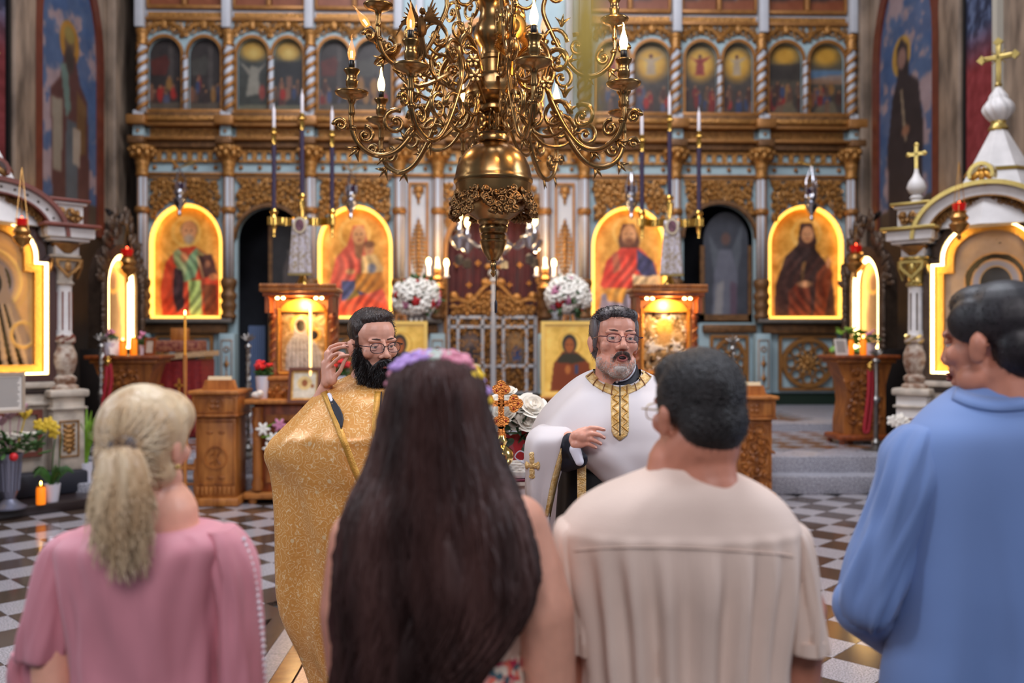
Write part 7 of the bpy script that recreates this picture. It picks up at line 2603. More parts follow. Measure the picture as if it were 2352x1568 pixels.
def catmull(ys, k):
    i = max(0, min(len(ys) - 2, int(k)))
    t = k - i
    p0, p1, p2, p3 = ys[max(i - 1, 0)], ys[i], ys[i + 1], ys[min(i + 2, len(ys) - 1)]
    return .5 * (2 * p1 + (p2 - p0) * t + (2 * p0 - 5 * p1 + 4 * p2 - p3) * t * t + (3 * p1 - p0 - 3 * p2 + p3) * t ** 3)


def loft(rows, n=80, rings=60, fold=None, e=2.0, cap=True, smoothk=True, drop=0.0):
    """rows: (py, xL, xR, depth of centre, half depth front, half depth back) in photo pixels / metres"""
    R_ = len(rows)
    mb = MB()
    G = []
    for i in range(rings + 1):
        k = (R_ - 1) * i / rings
        if smoothk:
            py, xl, xr, D, df, db = [catmull([r[c] for r in rows], k) for c in range(6)]
        else:
            j = min(int(k), R_ - 2)
            f = k - j
            py, xl, xr, D, df, db = [rows[j][c] * (1 - f) + rows[j + 1][c] * f for c in range(6)]
        a, b = W(xl, py, D), W(xr, py, D)
        cx_, hw, z = (a.x + b.x) / 2, (b.x - a.x) / 2, (a.z + b.z) / 2
        row = []
        for q in range(n):
            th = 2 * PI * q / n
            c_, s_ = math.cos(th), math.sin(th)
            ex = 2.0 / e
            x = hw * math.copysign(abs(c_) ** ex, c_)
            y = -(df if s_ > 0 else db) * math.copysign(abs(s_) ** ex, s_)
            if fold:
                f = fold(th, i / rings, z)
                x, y = x + f * c_, y - f * s_
            row.append((cx_ + x, D + y, z - drop * max(0, s_) * max(0, 1 - i / rings / .4) ** 1.2))
        G.append(row)
    mb.sheet(G, cv=True)
    if cap:
        mb.f.append(tuple(range(n)))
        mb.mi.append(0)
        mb.f.append(tuple(rings * n + q for q in range(n - 1, -1, -1)))
        mb.mi.append(0)
    return mb


def head_prims(mb, M, female=False):
    f = .94 if female else 1.0

    def E(c, r):
        mb.ell((c[0] * f, c[1] * f, c[2]), (r[0] * f, r[1] * f, r[2]), 16, 12, M)
    E((0, .015, .035), (.076, .097, .086))
    E((0, -.036, .045), (.064, .053, .058))
    E((0, -.034, -.02), (.061, .053, .066))
    E((0, -.028, -.066), (.054, .053, .045))
    E((0, -.066, -.098), (.023, .021, .018))
    for s_ in (-1, 1):
        E((s_ * .044, -.060, -.022), (.022, .021, .022))
        E((s_ * .030, -.0775, .022), (.026, .0125, .010))
        E((s_ * .014, -.096, -.034), (.0105, .012, .009))
        E((s_ * .080, .012, -.012), (.009, .020, .033))
        E((s_ * .084, .020, -.004), (.008, .016, .020))
        E((s_ * .05, -.02, -.075), (.018, .035, .028))
    capsule(mb, (0, -.086, .016), (0, -.110, -.028), .0085, .0125, 10, M)
    E((0, -.089, -.056), (.024, .010, .012))
    E((0, -.086, -.080), (.020, .010, .010))
    capsule(mb, (0, .03, -.05), (0, .045, -.17), .055 * f, .06 * f, 14, M)


def face_bits(parent, M, look=(0, 0), brow=None, lid=None, mouth='closed', lidz=.0):
    Mi = wmat(parent).inverted() @ M
    for s_ in (-1, 1):
        ey = MB().ell((s_ * .031, -.0735, .003), .0125, 12, 8, Mi).build('eye', M_EYEW, parent)
        MB().ell((s_ * .031 + .004 * look[0], -.0838, .003 + .004 * look[1]), (.0058, .003, .0058), 10, 6, Mi).build('iris', M_IRIS, ey)
        lm = MB()
        lm.ell((s_ * .031, -.0755, .0125 - lidz), (.0165, .0125, .0075), 12, 8, Mi)
        lm.ell((s_ * .031, -.0735, -.0085), (.015, .012, .005), 12, 8, Mi)
        lm.build('eyelids', lid or M_SKIN, ey)
        MB().tube([(s_ * .013, -.0895, .0255), (s_ * .027, -.0905, .0285), (s_ * .042, -.0835, .0275), (s_ * .053, -.0725, .021)], [.0018, .0028, .0026, .001], 6, M=Mi, flat=.8).build('eyebrow', brow or mat('eyebrow_hair', (72, 50, 42), .6), parent)
    if mouth == 'closed':
        mb = MB()
        mb.ell((0, -.0985, -.064), (.021, .0055, .0045), 12, 6, Mi)
        mb.ell((0, -.098, -.0725), (.018, .0065, .0052), 12, 6, Mi)
        mb.build('lips', M_LIP, parent)
    else:
        mb = MB()
        mb.tube([(.0155 * math.cos(a), -.0985 + .004 * abs(math.cos(a)), -.069 + .0095 * math.sin(a)) for a in [2 * PI * k_ / 18 for k_ in range(18)]], .0042, 6, closed=True, M=Mi)
        mb.build('lips', M_LIP, parent)
        MB().ell((0, -.097, -.069), (.013, .0035, .007), 12, 6, Mi).build('open_mouth', mat('mouth_dark', (40, 12, 12), .5), parent)


def glasses(parent, M, w=.025, h=.017, sq=.7, col=None):
    Mi = wmat(parent).inverted() @ M
    gl = MB()
    fr = []
    for s_ in (-1, 1):
        cx_ = s_ * .032
        pts = []
        for k_ in range(28):
            a = 2 * PI * k_ / 28
            c_, q_ = math.cos(a), math.sin(a)
            x = math.copysign(abs(c_) ** sq, c_) * w
            z = math.copysign(abs(q_) ** sq, q_) * h
            pts.append((cx_ + x, -.108 + .35 * max(0, abs(cx_ + x) - .03) ** 1.0 * .6, -.002 + z))
        gl.tube(pts, .0013, 6, closed=True, M=Mi)
        fr.append(pts)
        gl.tube([(s_ * (.032 + w), -.099, .004), (s_ * .076, -.085, .006), (s_ * .082, .0, .005), (s_ * .080, .025, -.008)], .0016, 6, M=Mi)
    gl.tube([(-.032 + w, -.108, .002), (0, -.111, .005), (.032 - w, -.108, .002)], .0014, 6, M=Mi)
    for s_ in (-1, 1):
        gl.tube([(s_ * .010, -.107, -.004), (s_ * .008, -.103, -.012)], .0016, 5, M=Mi)
    g_ = gl.build('glasses', col or M_GLASSF, parent)
    for pts in fr:
        mb = MB()
        mb.add([Mi @ Vector(p_) for p_ in pts], [tuple(range(len(pts)))])
        mb.build('lens', M_LENS, g_)
    return g_


def strands(me_obj, n, ln, rad, flow, seed=1, curl=.0, keep=None, segs=4, jit=.25):
    """short hair strands leaving the surface of a mesh object"""
    g = random.Random(seed)
    mb = MB()
    M = wmat(me_obj)
    P_ = me_obj.data.polygons
    cnt = len(P_)
    if not cnt:
        return mb
    done = 0
    while done < n:
        f = P_[g.randrange(cnt)]
        c = M @ f.center
        nr = (M.to_3x3() @ f.normal).normalized()
        done += 1
        if keep and not keep(c):
            continue
        d = (flow(c, nr) + Vector((g.uniform(-1, 1), g.uniform(-1, 1), g.uniform(-1, 1))) * jit).normalized()
        L_ = ln * g.uniform(.6, 1.3)
        pts = [c - nr * rad * 2 + nr * (rad * 2.5 * math.sin(PI * k_ / segs)) + d * L_ * k_ / segs + Vector((math.sin(k_ * 2 + done), math.cos(k_ * 2.3 + done), 0)) * curl for k_ in range(segs + 1)]
        mb.tube(pts, [rad * (1 - .75 * k_ / segs) for k_ in range(segs + 1)], 3)
    return mb


def orgpart(name, mb, voxel, material, parent, it=4):
    Mi = wmat(parent).inverted()
    me = organic(mb, name, voxel, it)
    me.transform(Mi)
    return link(name, me, material, parent)


def hand_prims(mb, wrist, palm, fingers, r=.009, pw=.03):
    for a, b, ra, rb in palm:
        capsule(mb, a, b, ra, rb, 12)
    for pts, r0 in fingers:
        k_ = len(pts)
        for i in range(k_ - 1):
            capsule(mb, pts[i], pts[i + 1], r0 * (1 - .09 * i), r0 * (1 - .09 * (i + 1)), 10)


def nails(parent, tips, m=None):
    Mi = wmat(parent).inverted()
    mb = MB()
    for (p_, d) in tips:
        q = Vector(d).to_track_quat('X', 'Z').to_matrix().to_4x4()
        mb.ell((0, 0, 0), (.0055, .0042, .0016), 8, 5, Mi @ Matrix.Translation(p_) @ q)
    return mb.build('fingernails', m or mat('nail', (240, 196, 182), .25), parent)


def patch(bv, rows, nx, off, name, material, parent, thick=.003, d=None):
    G = []
    for (py, xl, xr) in rows:
        row = []
        for i in range(nx + 1):
            h = hit(bv, xl + (xr - xl) * i / nx, py, off, d)
            row.append(h)
        G.append(row)
    o = MB().sheet([[tuple(p_) for p_ in r] for r in G]).build(name, material, parent, w=1)
    sd = o.modifiers.new('t', 'SOLIDIFY')
    sd.thickness = thick
    sd.offset = 0
    return o


def band_on(bv, pts, wpx, off, name, material, parent, d=None, nx=2, sub=6):
    """ribbon following picture points on a surface"""
    P_ = smooth_path([(p_[0], p_[1], 0) for p_ in pts], sub)
    G = []
    for i, p_ in enumerate(P_):
        a, b = P_[max(i - 1, 0)], P_[min(i + 1, len(P_) - 1)]
        t_ = Vector((b[0] - a[0], b[1] - a[1])).normalized()
        nn = Vector((-t_.y, t_.x))
        wv = wpx if not callable(wpx) else wpx(i / (len(P_) - 1))
        G.append([hit(bv, p_[0] + nn.x * wv * (q / nx - .5), p_[1] + nn.y * wv * (q / nx - .5), off, d) for q in range(nx + 1)])
    G = [r for r in G if all(x is not None for x in r)]
    o = MB().sheet([[tuple(p_) for p_ in r] for r in G]).build(name, material, parent, w=1)
    sd = o.modifiers.new('t', 'SOLIDIFY')
    sd.thickness = .004
    sd.offset = 0
    return o


def fnoise(x, y, z):
    return mnoise.noise(Vector((x, y, z)))


# ------------------------------------------------------------------ cloth materials
def brocade():
    m = mat('gold_brocade', (206, 138, 62), .34, .12)
    N, L = m.node_tree.nodes, m.node_tree.links
    b = N['Principled BSDF']
    tc = N.new('ShaderNodeTexCoord')
    mp = N.new('ShaderNodeMapping')
    mp.inputs['Scale'].default_value = (1.6, 0.9, 1.6)
    L.new(tc.outputs['Object'], mp.inputs['Vector'])
    nz = N.new('ShaderNodeTexNoise')
    nz.inputs['Scale'].default_value = 15
    nz.inputs['Detail'].default_value = 2.0
    L.new(mp.outputs[0], nz.inputs['Vector'])
    mu = N.new('ShaderNodeMath')
    mu.operation = 'MULTIPLY'
    mu.inputs[1].default_value = 18
    L.new(nz.outputs['Fac'], mu.inputs[0])
    pg = N.new('ShaderNodeMath')
    pg.operation = 'PINGPONG'
    pg.inputs[1].default_value = 1
    L.new(mu.outputs[0], pg.inputs[0])
    cr = N.new('ShaderNodeValToRGB')
    e = cr.color_ramp.elements
    e[0].position, e[0].color = .0, (*lin((216, 150, 74)), 1)
    e[1].position, e[1].color = 1.0, (*lin((250, 222, 176)), 1)
    x = e.new(.62)
    x.color = (*lin((222, 162, 88)), 1)
    x = e.new(.86)
    x.color = (*lin((228, 172, 102)), 1)
    L.new(pg.outputs[0], cr.inputs[0])
    vo = N.new('ShaderNodeTexVoronoi')
    vo.inputs['Scale'].default_value = 9
    L.new(mp.outputs[0], vo.inputs['Vector'])
    cr2 = N.new('ShaderNodeValToRGB')
    cr2.color_ramp.elements[0].position, cr2.color_ramp.elements[0].color = .09, (1, 1, 1, 1)
    cr2.color_ramp.elements[1].position, cr2.color_ramp.elements[1].color = .13, (0, 0, 0, 1)
    L.new(vo.outputs['Distance'], cr2.inputs[0])
    mx = N.new('ShaderNodeMixRGB')
    mx.inputs[2].default_value = (*lin((232, 200, 150)), 1)
    L.new(cr2.outputs[0], mx.inputs[0])
    L.new(cr.outputs[0], mx.inputs[1])
    L.new(mx.outputs[0], b.inputs['Base Color'])
    bp = N.new('ShaderNodeBump')
    bp.inputs['Strength'].default_value = .12
    bp.inputs['Distance'].default_value = .0015
    L.new(pg.outputs[0], bp.inputs['Height'])
    L.new(bp.outputs[0], b.inputs['Normal'])
    return m


M_BROC = brocade()
M_GBAND = mat('gold_ribbon', (204, 150, 62), .4, .35, var=.12, vscale=60, bump=.2, bscale=300)
M_WROBE = mat('ivory_robe', (214, 206, 206), .62, var=.03, vscale=4, sheen=.2)
M_EMB = mat('embroidered_gold', (206, 160, 84), .4, .35, col2=(236, 206, 150), vscale=70, bump=.3, bscale=200)
M_NAVY = mat('navy_cloth', (10, 11, 28), .6, var=.2, vscale=8)
M_BLKC = mat('black_cassock', (10, 10, 14), .7)
M_SHIRTW = mat('white_shirt', (226, 224, 234), .6)
M_PINK = mat('pink_blouse', (206, 136, 148), .6, var=.05, vscale=5, sheen=.15)
M_BEIGE = mat('beige_shirt', (214, 192, 178), .75, var=.04, vscale=6, bump=.15, bscale=400)
M_BLUE = mat('blue_jacket', (104, 132, 184), .7, var=.04, vscale=4, sheen=.15)


def folds(k1, a1, k2, a2, seed, grow=1.0, start=0.0):
    def f(th, t, z):
        g_ = max(0, (t - start)) ** grow
        return g_ * (a1 * math.sin(k1 * th + 2.5 * fnoise(seed, z * 1.3, 0)) + a2 * math.sin(k2 * th + 3.0 * fnoise(seed + 5, z * 1.9, th * .3))) + .008 * fnoise(math.cos(th) * 2 + seed, math.sin(th) * 2, z * 5) * g_
    return f


def body_prims(mb, M, neck, chest, pelvis, sh_l, sh_r, arms, cw=.15, female=False, legs=True):
    head_prims(mb, M, female)
    hb = M @ Vector((0, .045, -.15))
    capsule(mb, hb, neck, .058 if not female else .05, .065 if not female else .055, 14)
    capsule(mb, neck, chest, .08, cw * .8, 16)
    mb.ell(tuple(chest), (cw, cw * .72, .17), 18, 12)
    capsule(mb, chest, pelvis, cw * .8, cw * .85, 16)
    mb.ell(tuple(pelvis), (cw * 1.02, cw * .75, .13), 16, 12)
    for s_ in (sh_l, sh_r):
        capsule(mb, neck - Vector((0, 0, .035)), s_, .045, .048, 12)
    for ch_, rr in arms:
        chain(mb, ch_, rr, 12)
    if legs:
        for s_ in (-1, 1):
            h = pelvis + Vector((s_ * .09, 0, -.08))
            chain(mb, [h, h + Vector((0, 0, -.40)), Vector((h.x, h.y, .1))], [.085, .06, .045], 12)
            capsule(mb, (h.x, h.y + .03, .045), (h.x, h.y - .14, .035), .043, .033, 10)


# ------------------------------------------------------------------ bearded priest in gold
D = 3.3
B = thing('person', 'bearded man in gold brocade vestment and glasses, hand raised', 'person', (W(850, 784, D).x, D + .05, 0))
hp = W(857, 790, D)
MH = Matrix.Translation(hp) @ Matrix.Rotation(R(32), 4, 'Z') @ Matrix.Rotation(R(6), 4, 'X') @ Matrix.Rotation(R(-3), 4, 'Y')
mb = MB()
neck = W(852, 878, D + .06)
wr = W(748, 893, 3.27)
el = W(690, 1020, 3.32)
sh = W(770, 925, D + .02)
shl = W(960, 925, D + .05)
ell_ = W(985, 1070, D)
wrl = W(935, 1110, D - .1)
body_prims(mb, MH, neck, W(862, 970, D + .06), W(865, 1230, D + .06), sh, shl, [([sh, el, wr], [.052, .042, .027]), ([shl, ell_, wrl], [.052, .042, .027])])
HD = 3.24
palm = [(wr, W(757, 850, HD + .01), .023, .024), (W(750, 878, HD), W(748, 835, HD + .01), .018, .017), (W(757, 862, HD), W(752, 812, HD + .01), .017, .013), (W(762, 872, HD - .01), W(757, 840, HD), .020, .013)]
fingers = [([W(748, 815, HD + .02), W(759, 797, HD + .02), W(776, 790, HD + .01), W(795, 788, HD)], .0085),
           ([W(751, 824, HD + .01), W(764, 803, HD), W(781, 797, HD - .01), W(798, 796, HD - .01)], .0085),
           ([W(750, 835, HD), W(764, 816, HD - .01), W(778, 810, HD - .02), W(789, 812, HD - .02)], .0082),
           ([W(754, 846, HD - .01), W(770, 828, HD - .02), W(784, 817, HD - .03), W(800, 815, HD - .03)], .0078),
           ([W(764, 872, HD - .01), W(782, 851, HD - .02), W(789, 833, HD - .02), W(799, 818, HD - .02)], .0092)]
hand_prims(mb, wr, palm, fingers)
bB = orgpart('body', mb, .0030, M_SKIN, B, 9)
nails(bB, [(W(794, 786, HD - .008), (1, 0, 0)), (W(797, 794, HD - .018), (1, 0, 0))])
face_bits(bB, MH, (.3, -.5), None, M_SKIN, 'closed', .006)
glasses(bB, MH)
# hair and beard
hm = MB()
for c, r_ in (((0, .026, .052), (.081, .096, .079)), ((0, -.014, .092), (.060, .060, .038)), ((.015, -.040, .104), (.044, .034, .022)), ((0, .062, -.01), (.066, .052, .064)), ((-.072, .012, .05), (.010, .036, .036)), ((.072, .012, .05), (.010, .036, .036))):
    hm.ell(c, r_, 16, 12, MH)
for s_ in (-1, 1):
    capsule(hm, (s_ * .072, -.02, .03), (s_ * .071, -.018, -.02), .007, .007, 10, MH)
hB = orgpart('hair', hm, .004, M_HDARK, bB, 3)
fwd = (MH.to_3x3() @ Vector((0, -1, 0))).normalized()
rt_ = (MH.to_3x3() @ Vector((1, 0, 0))).normalized()
strands(hB, 2600, .02, .0010, lambda c, n_: (n_ * .12 - fwd * .5 + rt_ * .6 - Vector((0, 0, .35)) * (1 if c.z < hp.z + .07 else -.1)), 3, jit=.12).build('strands', M_HDARK, hB, w=1)
bm_ = MB()
for c, r_ in (((0, -.066, -.120), (.050, .044, .052)), ((0, -.060, -.150), (.040, .036, .034)), ((0, -.088, -.098), (.034, .022, .022)), ((-.048, -.034, -.085), (.022, .042, .045)), ((.048, -.034, -.085), (.022, .042, .045)), ((-.064, -.016, -.045), (.013, .024, .045)), ((.064, -.016, -.045), (.013, .024, .045))):
    bm_.ell(c, r_, 16, 12, MH)
for s_ in (-1, 1):
    chain(bm_, [(s_ * .003, -.105, -.047), (s_ * .02, -.101, -.053), (s_ * .033, -.086, -.072), (s_ * .034, -.078, -.095)], [.008, .0095, .010, .012], 10, MH)
beard = orgpart('beard', bm_, .004, M_HBEARD, bB, 2)
strands(beard, 5200, .026, .0010, lambda c, n_: n_ * .45 + Vector((0, 0, -.8)) + fwd * .1, 4, .001).build('strands', M_HBEARD, beard, w=1)
Mi = wmat(bB).inverted() @ MH
MB().ell((0, -.109, -.0705), (.0165, .005, .0048), 12, 6, Mi).build('lower_lip', M_LIP, bB)
# vestment
rows = [(852, 826, 906, D + .05, .072, .075), (862, 800, 930, D + .05, .10, .10), (880, 760, 966, D + .04, .15, .12), (903, 728, 990, D + .03, .19, .14), (945, 690, 1012, D + .02, .23, .16), (985, 652, 1026, D, .25, .17), (1012, 629, 1030, D, .25, .17), (1042, 621, 1034, D, .25, .18), (1078, 636, 1036, D, .25, .18), (1120, 645, 1036, D, .24, .18), (1200, 653, 1034, D, .24, .19), (1300, 660, 1032, D, .23, .19), (1355, 664, 1030, D, .23, .19), (1420, 677, 1024, D, .22, .19), (1500, 714, 1012, D, .21, .18), (1568, 744, 1000, D, .20, .17), (1625, 762, 990, D, .19, .16)]
rb = loft(rows, 140, 110, lambda th, t, z: folds(5, .034, 9, .016, 3, .7, .12)(th, t, z) + .012 * min(1, t * 4) * fnoise(math.cos(th) * 3, math.sin(th) * 3, z * 3), 2.2, cap=False, drop=.035)
robe = rb.build('vestment', M_BROC, B, w=1, ang=80)
bv = bvh_of(robe)
band_on(bv, [(741, 893), (757, 930), (775, 975), (795, 1025), (812, 1070), (830, 1110)], 15, .006, 'sleeve_border', M_GBAND, robe)
band_on(bv, [(868, 900), (864, 940), (862, 980), (866, 1030), (868, 1070)], 15, .005, 'front_band', M_GBAND, robe)
band_on(bv, [(884, 902), (884, 940), (884, 980), (886, 1030), (886, 1070)], 12, .005, 'front_band', M_GBAND, robe)
band_on(bv, [(876, 900), (874, 940), (873, 975), (876, 1010)], 3, .006, 'front_slit', M_NAVY, robe)
band_on(bv, [(752, 1560), (800, 1558), (850, 1556), (900, 1556)], 14, .006, 'hem_band', M_GBAND, robe)
# standing collar
Mi = wmat(B).inverted()
nc = W(864, 860, D + .05)
G = []
for j in range(5):
    u = j / 4
    G.append([tuple(Mi @ Vector((nc.x + (.085 - .02 * u) * math.cos(a), nc.y - (.098 - .02 * u) * math.sin(a), nc.z - .022 + .05 * u - .028 * math.sin(a) * (1 if math.sin(a) > 0 else .2)))) for a in [2 * PI * k_ / 40 for k_ in range(40)]])
co = MB().sheet(G, cv=True).build('collar', M_GBAND, robe)
co.modifiers.new('t', 'SOLIDIFY').thickness = .006
MB().sheet([[tuple(Mi @ Vector((nc.x + (.064 - .003 * u) * math.cos(a), nc.y - (.078 - .006 * u) * math.sin(a), nc.z - .01 + .05 * u - .02 * max(0, math.sin(a))))) for a in [2 * PI * k_ / 40 for k_ in range(40)]] for u in (0, .5, 1)], cv=True).build('navy_collar', M_NAVY, robe)
# dark cuff under the open sleeve
patch(bv, [(905, 752, 757), (920, 757, 769), (935, 762, 780), (950, 768, 787), (962, 774, 789), (975, 780, 787), (985, 783, 785)], 6, .007, 'cuff_opening', M_NAVY, robe, .004)
sc_ = MB()
capsule(sc_, W(756, 906, 3.21), W(763, 922, 3.17), .008, .008, 10)
orgpart('shirt_edge', sc_, .003, M_SHIRTW, B, 3)
lo_ = loft([(1500, 760, 1000, D + .03, .15, .13), (1700, 770, 990, D + .03, .16, .14), (1835, 765, 995, D + .03, .17, .15)], 60, 20, folds(7, .01, 11, .006, 9, .5, 0), 2)
lo_.build('under_robe', M_BLKC, B, w=1)

# ------------------------------------------------------------------ grey haired priest in ivory
G_ = thing('person', 'grey bearded man in ivory vestment and glasses, speaking with hand lifted', 'person', (W(1420, 784, D).x, D + .05, 0))
hp = W(1411, 783, D)
MH = Matrix.Translation(hp) @ Matrix.Rotation(R(9), 4, 'Z') @ Matrix.Rotation(R(-6), 4, 'X') @ Matrix.Rotation(R(2), 4, 'Y') @ Matrix.Diagonal((1.04, 1.02, 1.02, 1))
mb = MB()
neck = W(1417, 872, D + .06)
sh, shl = W(1335, 945, D + .05), W(1500, 945, D + .05)
el = W(1245, 1005, D - .03)
wr = W(1316, 1012, 3.08)
elr, wrr = W(1570, 1050, D), W(1520, 1090, D - .2)
body_prims(mb, MH, neck, W(1420, 970, D + .06), W(1425, 1240, D + .06), sh, shl, [([sh, el, wr], [.055, .045, .029]), ([shl, elr, wrr], [.055, .045, .029])], .17)
mb.ell((0, -.025, -.085), (.062, .055, .04), 16, 12, MH)
mb.ell((0, -.052, -.112), (.036, .032, .022), 16, 12, MH)
HD = 3.04
palm = [(wr, W(1336, 1002, HD), .026, .024), (W(1322, 1000, HD), W(1342, 990, HD), .018, .014), (W(1322, 1020, HD), W(1342, 1018, HD), .018, .013), (W(1320, 1010, HD + .01), W(1342, 1006, HD), .02, .015)]
fingers = [([W(1342, 988, HD), W(1358, 982, HD - .005), W(1374, 983, HD - .01), W(1388, 987, HD)], .0092),
           ([W(1343, 998, HD - .005), W(1360, 995, HD - .015), W(1376, 998, HD - .015), W(1388, 1005, HD - .005)], .0094),
           ([W(1343, 1009, HD - .005), W(1357, 1008, HD - .015), W(1370, 1013, HD - .012), W(1380, 1019, HD - .005)], .0090),
           ([W(1340, 1019, HD), W(1352, 1020, HD - .01), W(1361, 1024, HD - .008), W(1369, 1028, HD)], .0080),
           ([W(1328, 990, HD + .03), W(1346, 984, HD + .04), W(1360, 990, HD + .045), W(1370, 998, HD + .04)], .0095)]
hand_prims(mb, wr, palm, fingers)
bG = orgpart('body', mb, .0030, M_SKINR, G_, 9)
nails(bG, [(W(1387, 985, HD - .009), (1, 0, -.2)), (W(1387, 1004, HD - .014), (1, 0, -.4)), (W(1379, 1018, HD - .013), (1, 0, -.5)), (W(1368, 1027, HD - .008), (1, 0, -.4))])
face_bits(bG, MH, (.1, -.2), None, M_SKINR, 'open', .0045)
glasses(bG, MH, .024, .0145, .75, mat('maroon_frame', (84, 44, 56), .3, .6))
hm = MB()
for c, r_ in (((0, .022, .050), (.081, .096, .076)), ((0, -.028, .089), (.066, .058, .033)), ((0, .062, -.01), (.073, .058, .07)), ((-.074, .005, .04), (.012, .042, .05)), ((.074, .005, .04), (.012, .042, .05)), ((-.045, -.045, .085), (.026, .03, .025)), ((.045, -.045, .085), (.026, .03, .025))):
    hm.ell(c, r_, 16, 12, MH)
for s_ in (-1, 1):
    capsule(hm, (s_ * .0745, -.02, .02), (s_ * .0745, -.016, -.025), .009, .007, 10, MH)
hG = orgpart('hair', hm, .004, M_HGREY, bG, 3)
fwd = (MH.to_3x3() @ Vector((0, -1, 0))).normalized()
rt_ = (MH.to_3x3() @ Vector((1, 0, 0))).normalized()
top = lambda c: c.z > hp.z + .078
strands(hG, 2400, .018, .0010, lambda c, n_: n_ * .03 + fwd * .5 - rt_ * .6, 5, keep=top, jit=.12).build('dark_strands', mat('dark_strand', (44, 34, 32), .4), hG, w=1)
strands(hG, 1400, .014, .0009, lambda c, n_: n_ * .05 - fwd * .5 + Vector((0, 0, -.7)), 6, keep=lambda c: not top(c), jit=.12).build('grey_strands', mat('grey_strand', (120, 112, 116), .4), hG, w=1)
sb = MB()
for c, r_ in (((0, -.073, -.104), (.022, .017, .016)), ((0, -.054, -.117), (.032, .026, .014))):
    sb.ell(c, r_, 14, 10, MH)
beard = orgpart('beard', sb, .004, M_BGREY, bG, 3)
strands(beard, 1400, .008, .0007, lambda c, n_: n_ * .4 + Vector((0, 0, -.7)), 8).build('strands', M_BGREY, beard, w=1)
MHi = MH.inverted()


def cheek(c):
    q = MHi @ c
    if not (-.135 < q.z < -.02 and q.y < .0 and abs(q.x) < .1):
        return False
    lim = -.052 - .0 * abs(q.x) if abs(q.x) < .035 else -.085 + .9 * (abs(q.x) - .035)
    return q.z < min(lim, -.02) and not (abs(q.x) < .024 and q.z > -.088)


near = [f for f in bG.data.polygons if cheek(wmat(bG) @ f.center)]


class _S:
    pass


st_ = MB()
g = random.Random(3)
for q in range(2600):
    f = near[g.randrange(len(near))]
    c = wmat(bG) @ f.center
    d_ = (f.normal * .35 + Vector((g.uniform(-.3, .3), g.uniform(-.3, .3), -.8))).normalized()
    st_.tube([tuple(c), tuple(c + f.normal * .0010 + d_ * .002), tuple(c + d_ * g.uniform(.003, .006))], [.0007, .0006, .0002], 3)
st_.build('stubble', M_BGREY, beard, w=1)
mu = MB()
for s_ in (-1, 1):
    chain(mu, [(s_ * .004, -.104, -.047), (s_ * .018, -.101, -.052), (s_ * .028, -.088, -.068)], [.003, .0042, .003], 8, MH)
mus = orgpart('moustache', mu, .003, mat('grey_moustache', (96, 80, 74), .5, var=.3, vscale=60), bG, 2)
strands(mus, 500, .010, .0007, lambda c, n_: n_ * .3 + Vector((0, 0, -.7)), 9).build('strands', MATS['grey_moustache'], mus, w=1)
# ivory vestment
rows = [(848, 1362, 1472, D + .05, .085, .085), (856, 1342, 1492, D + .05, .11, .10), (870, 1318, 1520, D + .05, .15, .13), (895, 1288, 1552, D + .04, .19, .15), (930, 1254, 1580, D + .03, .22, .17), (965, 1230, 1600, D + .02, .235, .18), (1000, 1222, 1614, D + .01, .24, .18), (1030, 1262, 1620, D, .245, .18), (1062, 1316, 1624, D, .25, .18), (1090, 1343, 1628, D, .25, .18), (1120, 1372, 1632, D, .245, .18), (1170, 1396, 1636, D, .24, .18), (1300, 1400, 1636, D, .23, .18), (1500, 1400, 1630, D, .22, .18), (1650, 1405, 1620, D, .21, .17)]


def wf(th, t, z):
    f = folds(4, .014, 7, .012, 11, .8, .1)(th, t, z)
    return f + min(1, t * 5) * (.016 * fnoise(math.cos(th) * 2.6, math.sin(th) * 2.6, z * 2.4) + .007 * math.sin(9 * math.cos(th) - 11 * z))


robe = loft(rows, 120, 110, wf, 2.15, cap=False, drop=.055).build('vestment', M_WROBE, G_, w=1, ang=80)
slv = loft([(978, 1236, 1322, 3.16, .03, .10), (990, 1218, 1322, 3.15, .055, .10), (1010, 1208, 1312, 3.14, .075, .11), (1045, 1204, 1299, 3.14, .075, .11), (1090, 1206, 1285, 3.14, .065, .11), (1140, 1208, 1272, 3.14, .055, .10), (1190, 1222, 1263, 3.15, .04, .08), (1235, 1238, 1257, 3.15, .025, .05)], 60, 50, folds(4, .008, 7, .005, 13, .6, .05), 2.1).build('sleeve_drape', M_WROBE, G_, w=1, ang=80)
bv2 = bvh_of([robe, slv])
band_on(bv2, [(1306, 997), (1297, 1025), (1286, 1060), (1275, 1100), (1266, 1140), (1257, 1185)], 13, .005, 'sleeve_border', M_EMB, slv, d=3.1)
bv = bvh_of(robe)
patch(bv, [(880, 1404, 1444), (900, 1403, 1444), (930, 1403, 1444), (960, 1404, 1444), (990, 1405, 1444), (1000, 1409, 1440), (1011, 1422, 1426)], 8, .005, 'front_panel', M_EMB, robe, .004)
band_on(bv, [(1424, 885), (1424, 920), (1424, 960), (1424, 1000)], 2.5, .009, 'front_slit', M_NAVY, robe)
for q in range(9):
    band_on(bv, [(1406 if q % 2 else 1421, 902 + q * 11), (1413, 896 + q * 11), (1421 if q % 2 else 1406, 890 + q * 11)], 2, .009, 'braid', M_GBAND, robe, sub=3)
    band_on(bv, [(1428 if q % 2 else 1442, 902 + q * 11), (1435, 896 + q * 11), (1442 if q % 2 else 1428, 890 + q * 11)], 2, .009, 'braid', M_GBAND, robe, sub=3)
# shoulder yoke band round the neck, plain collar ring
nc = W(1417, 862, D + .05)
Mi = wmat(G_).inverted()


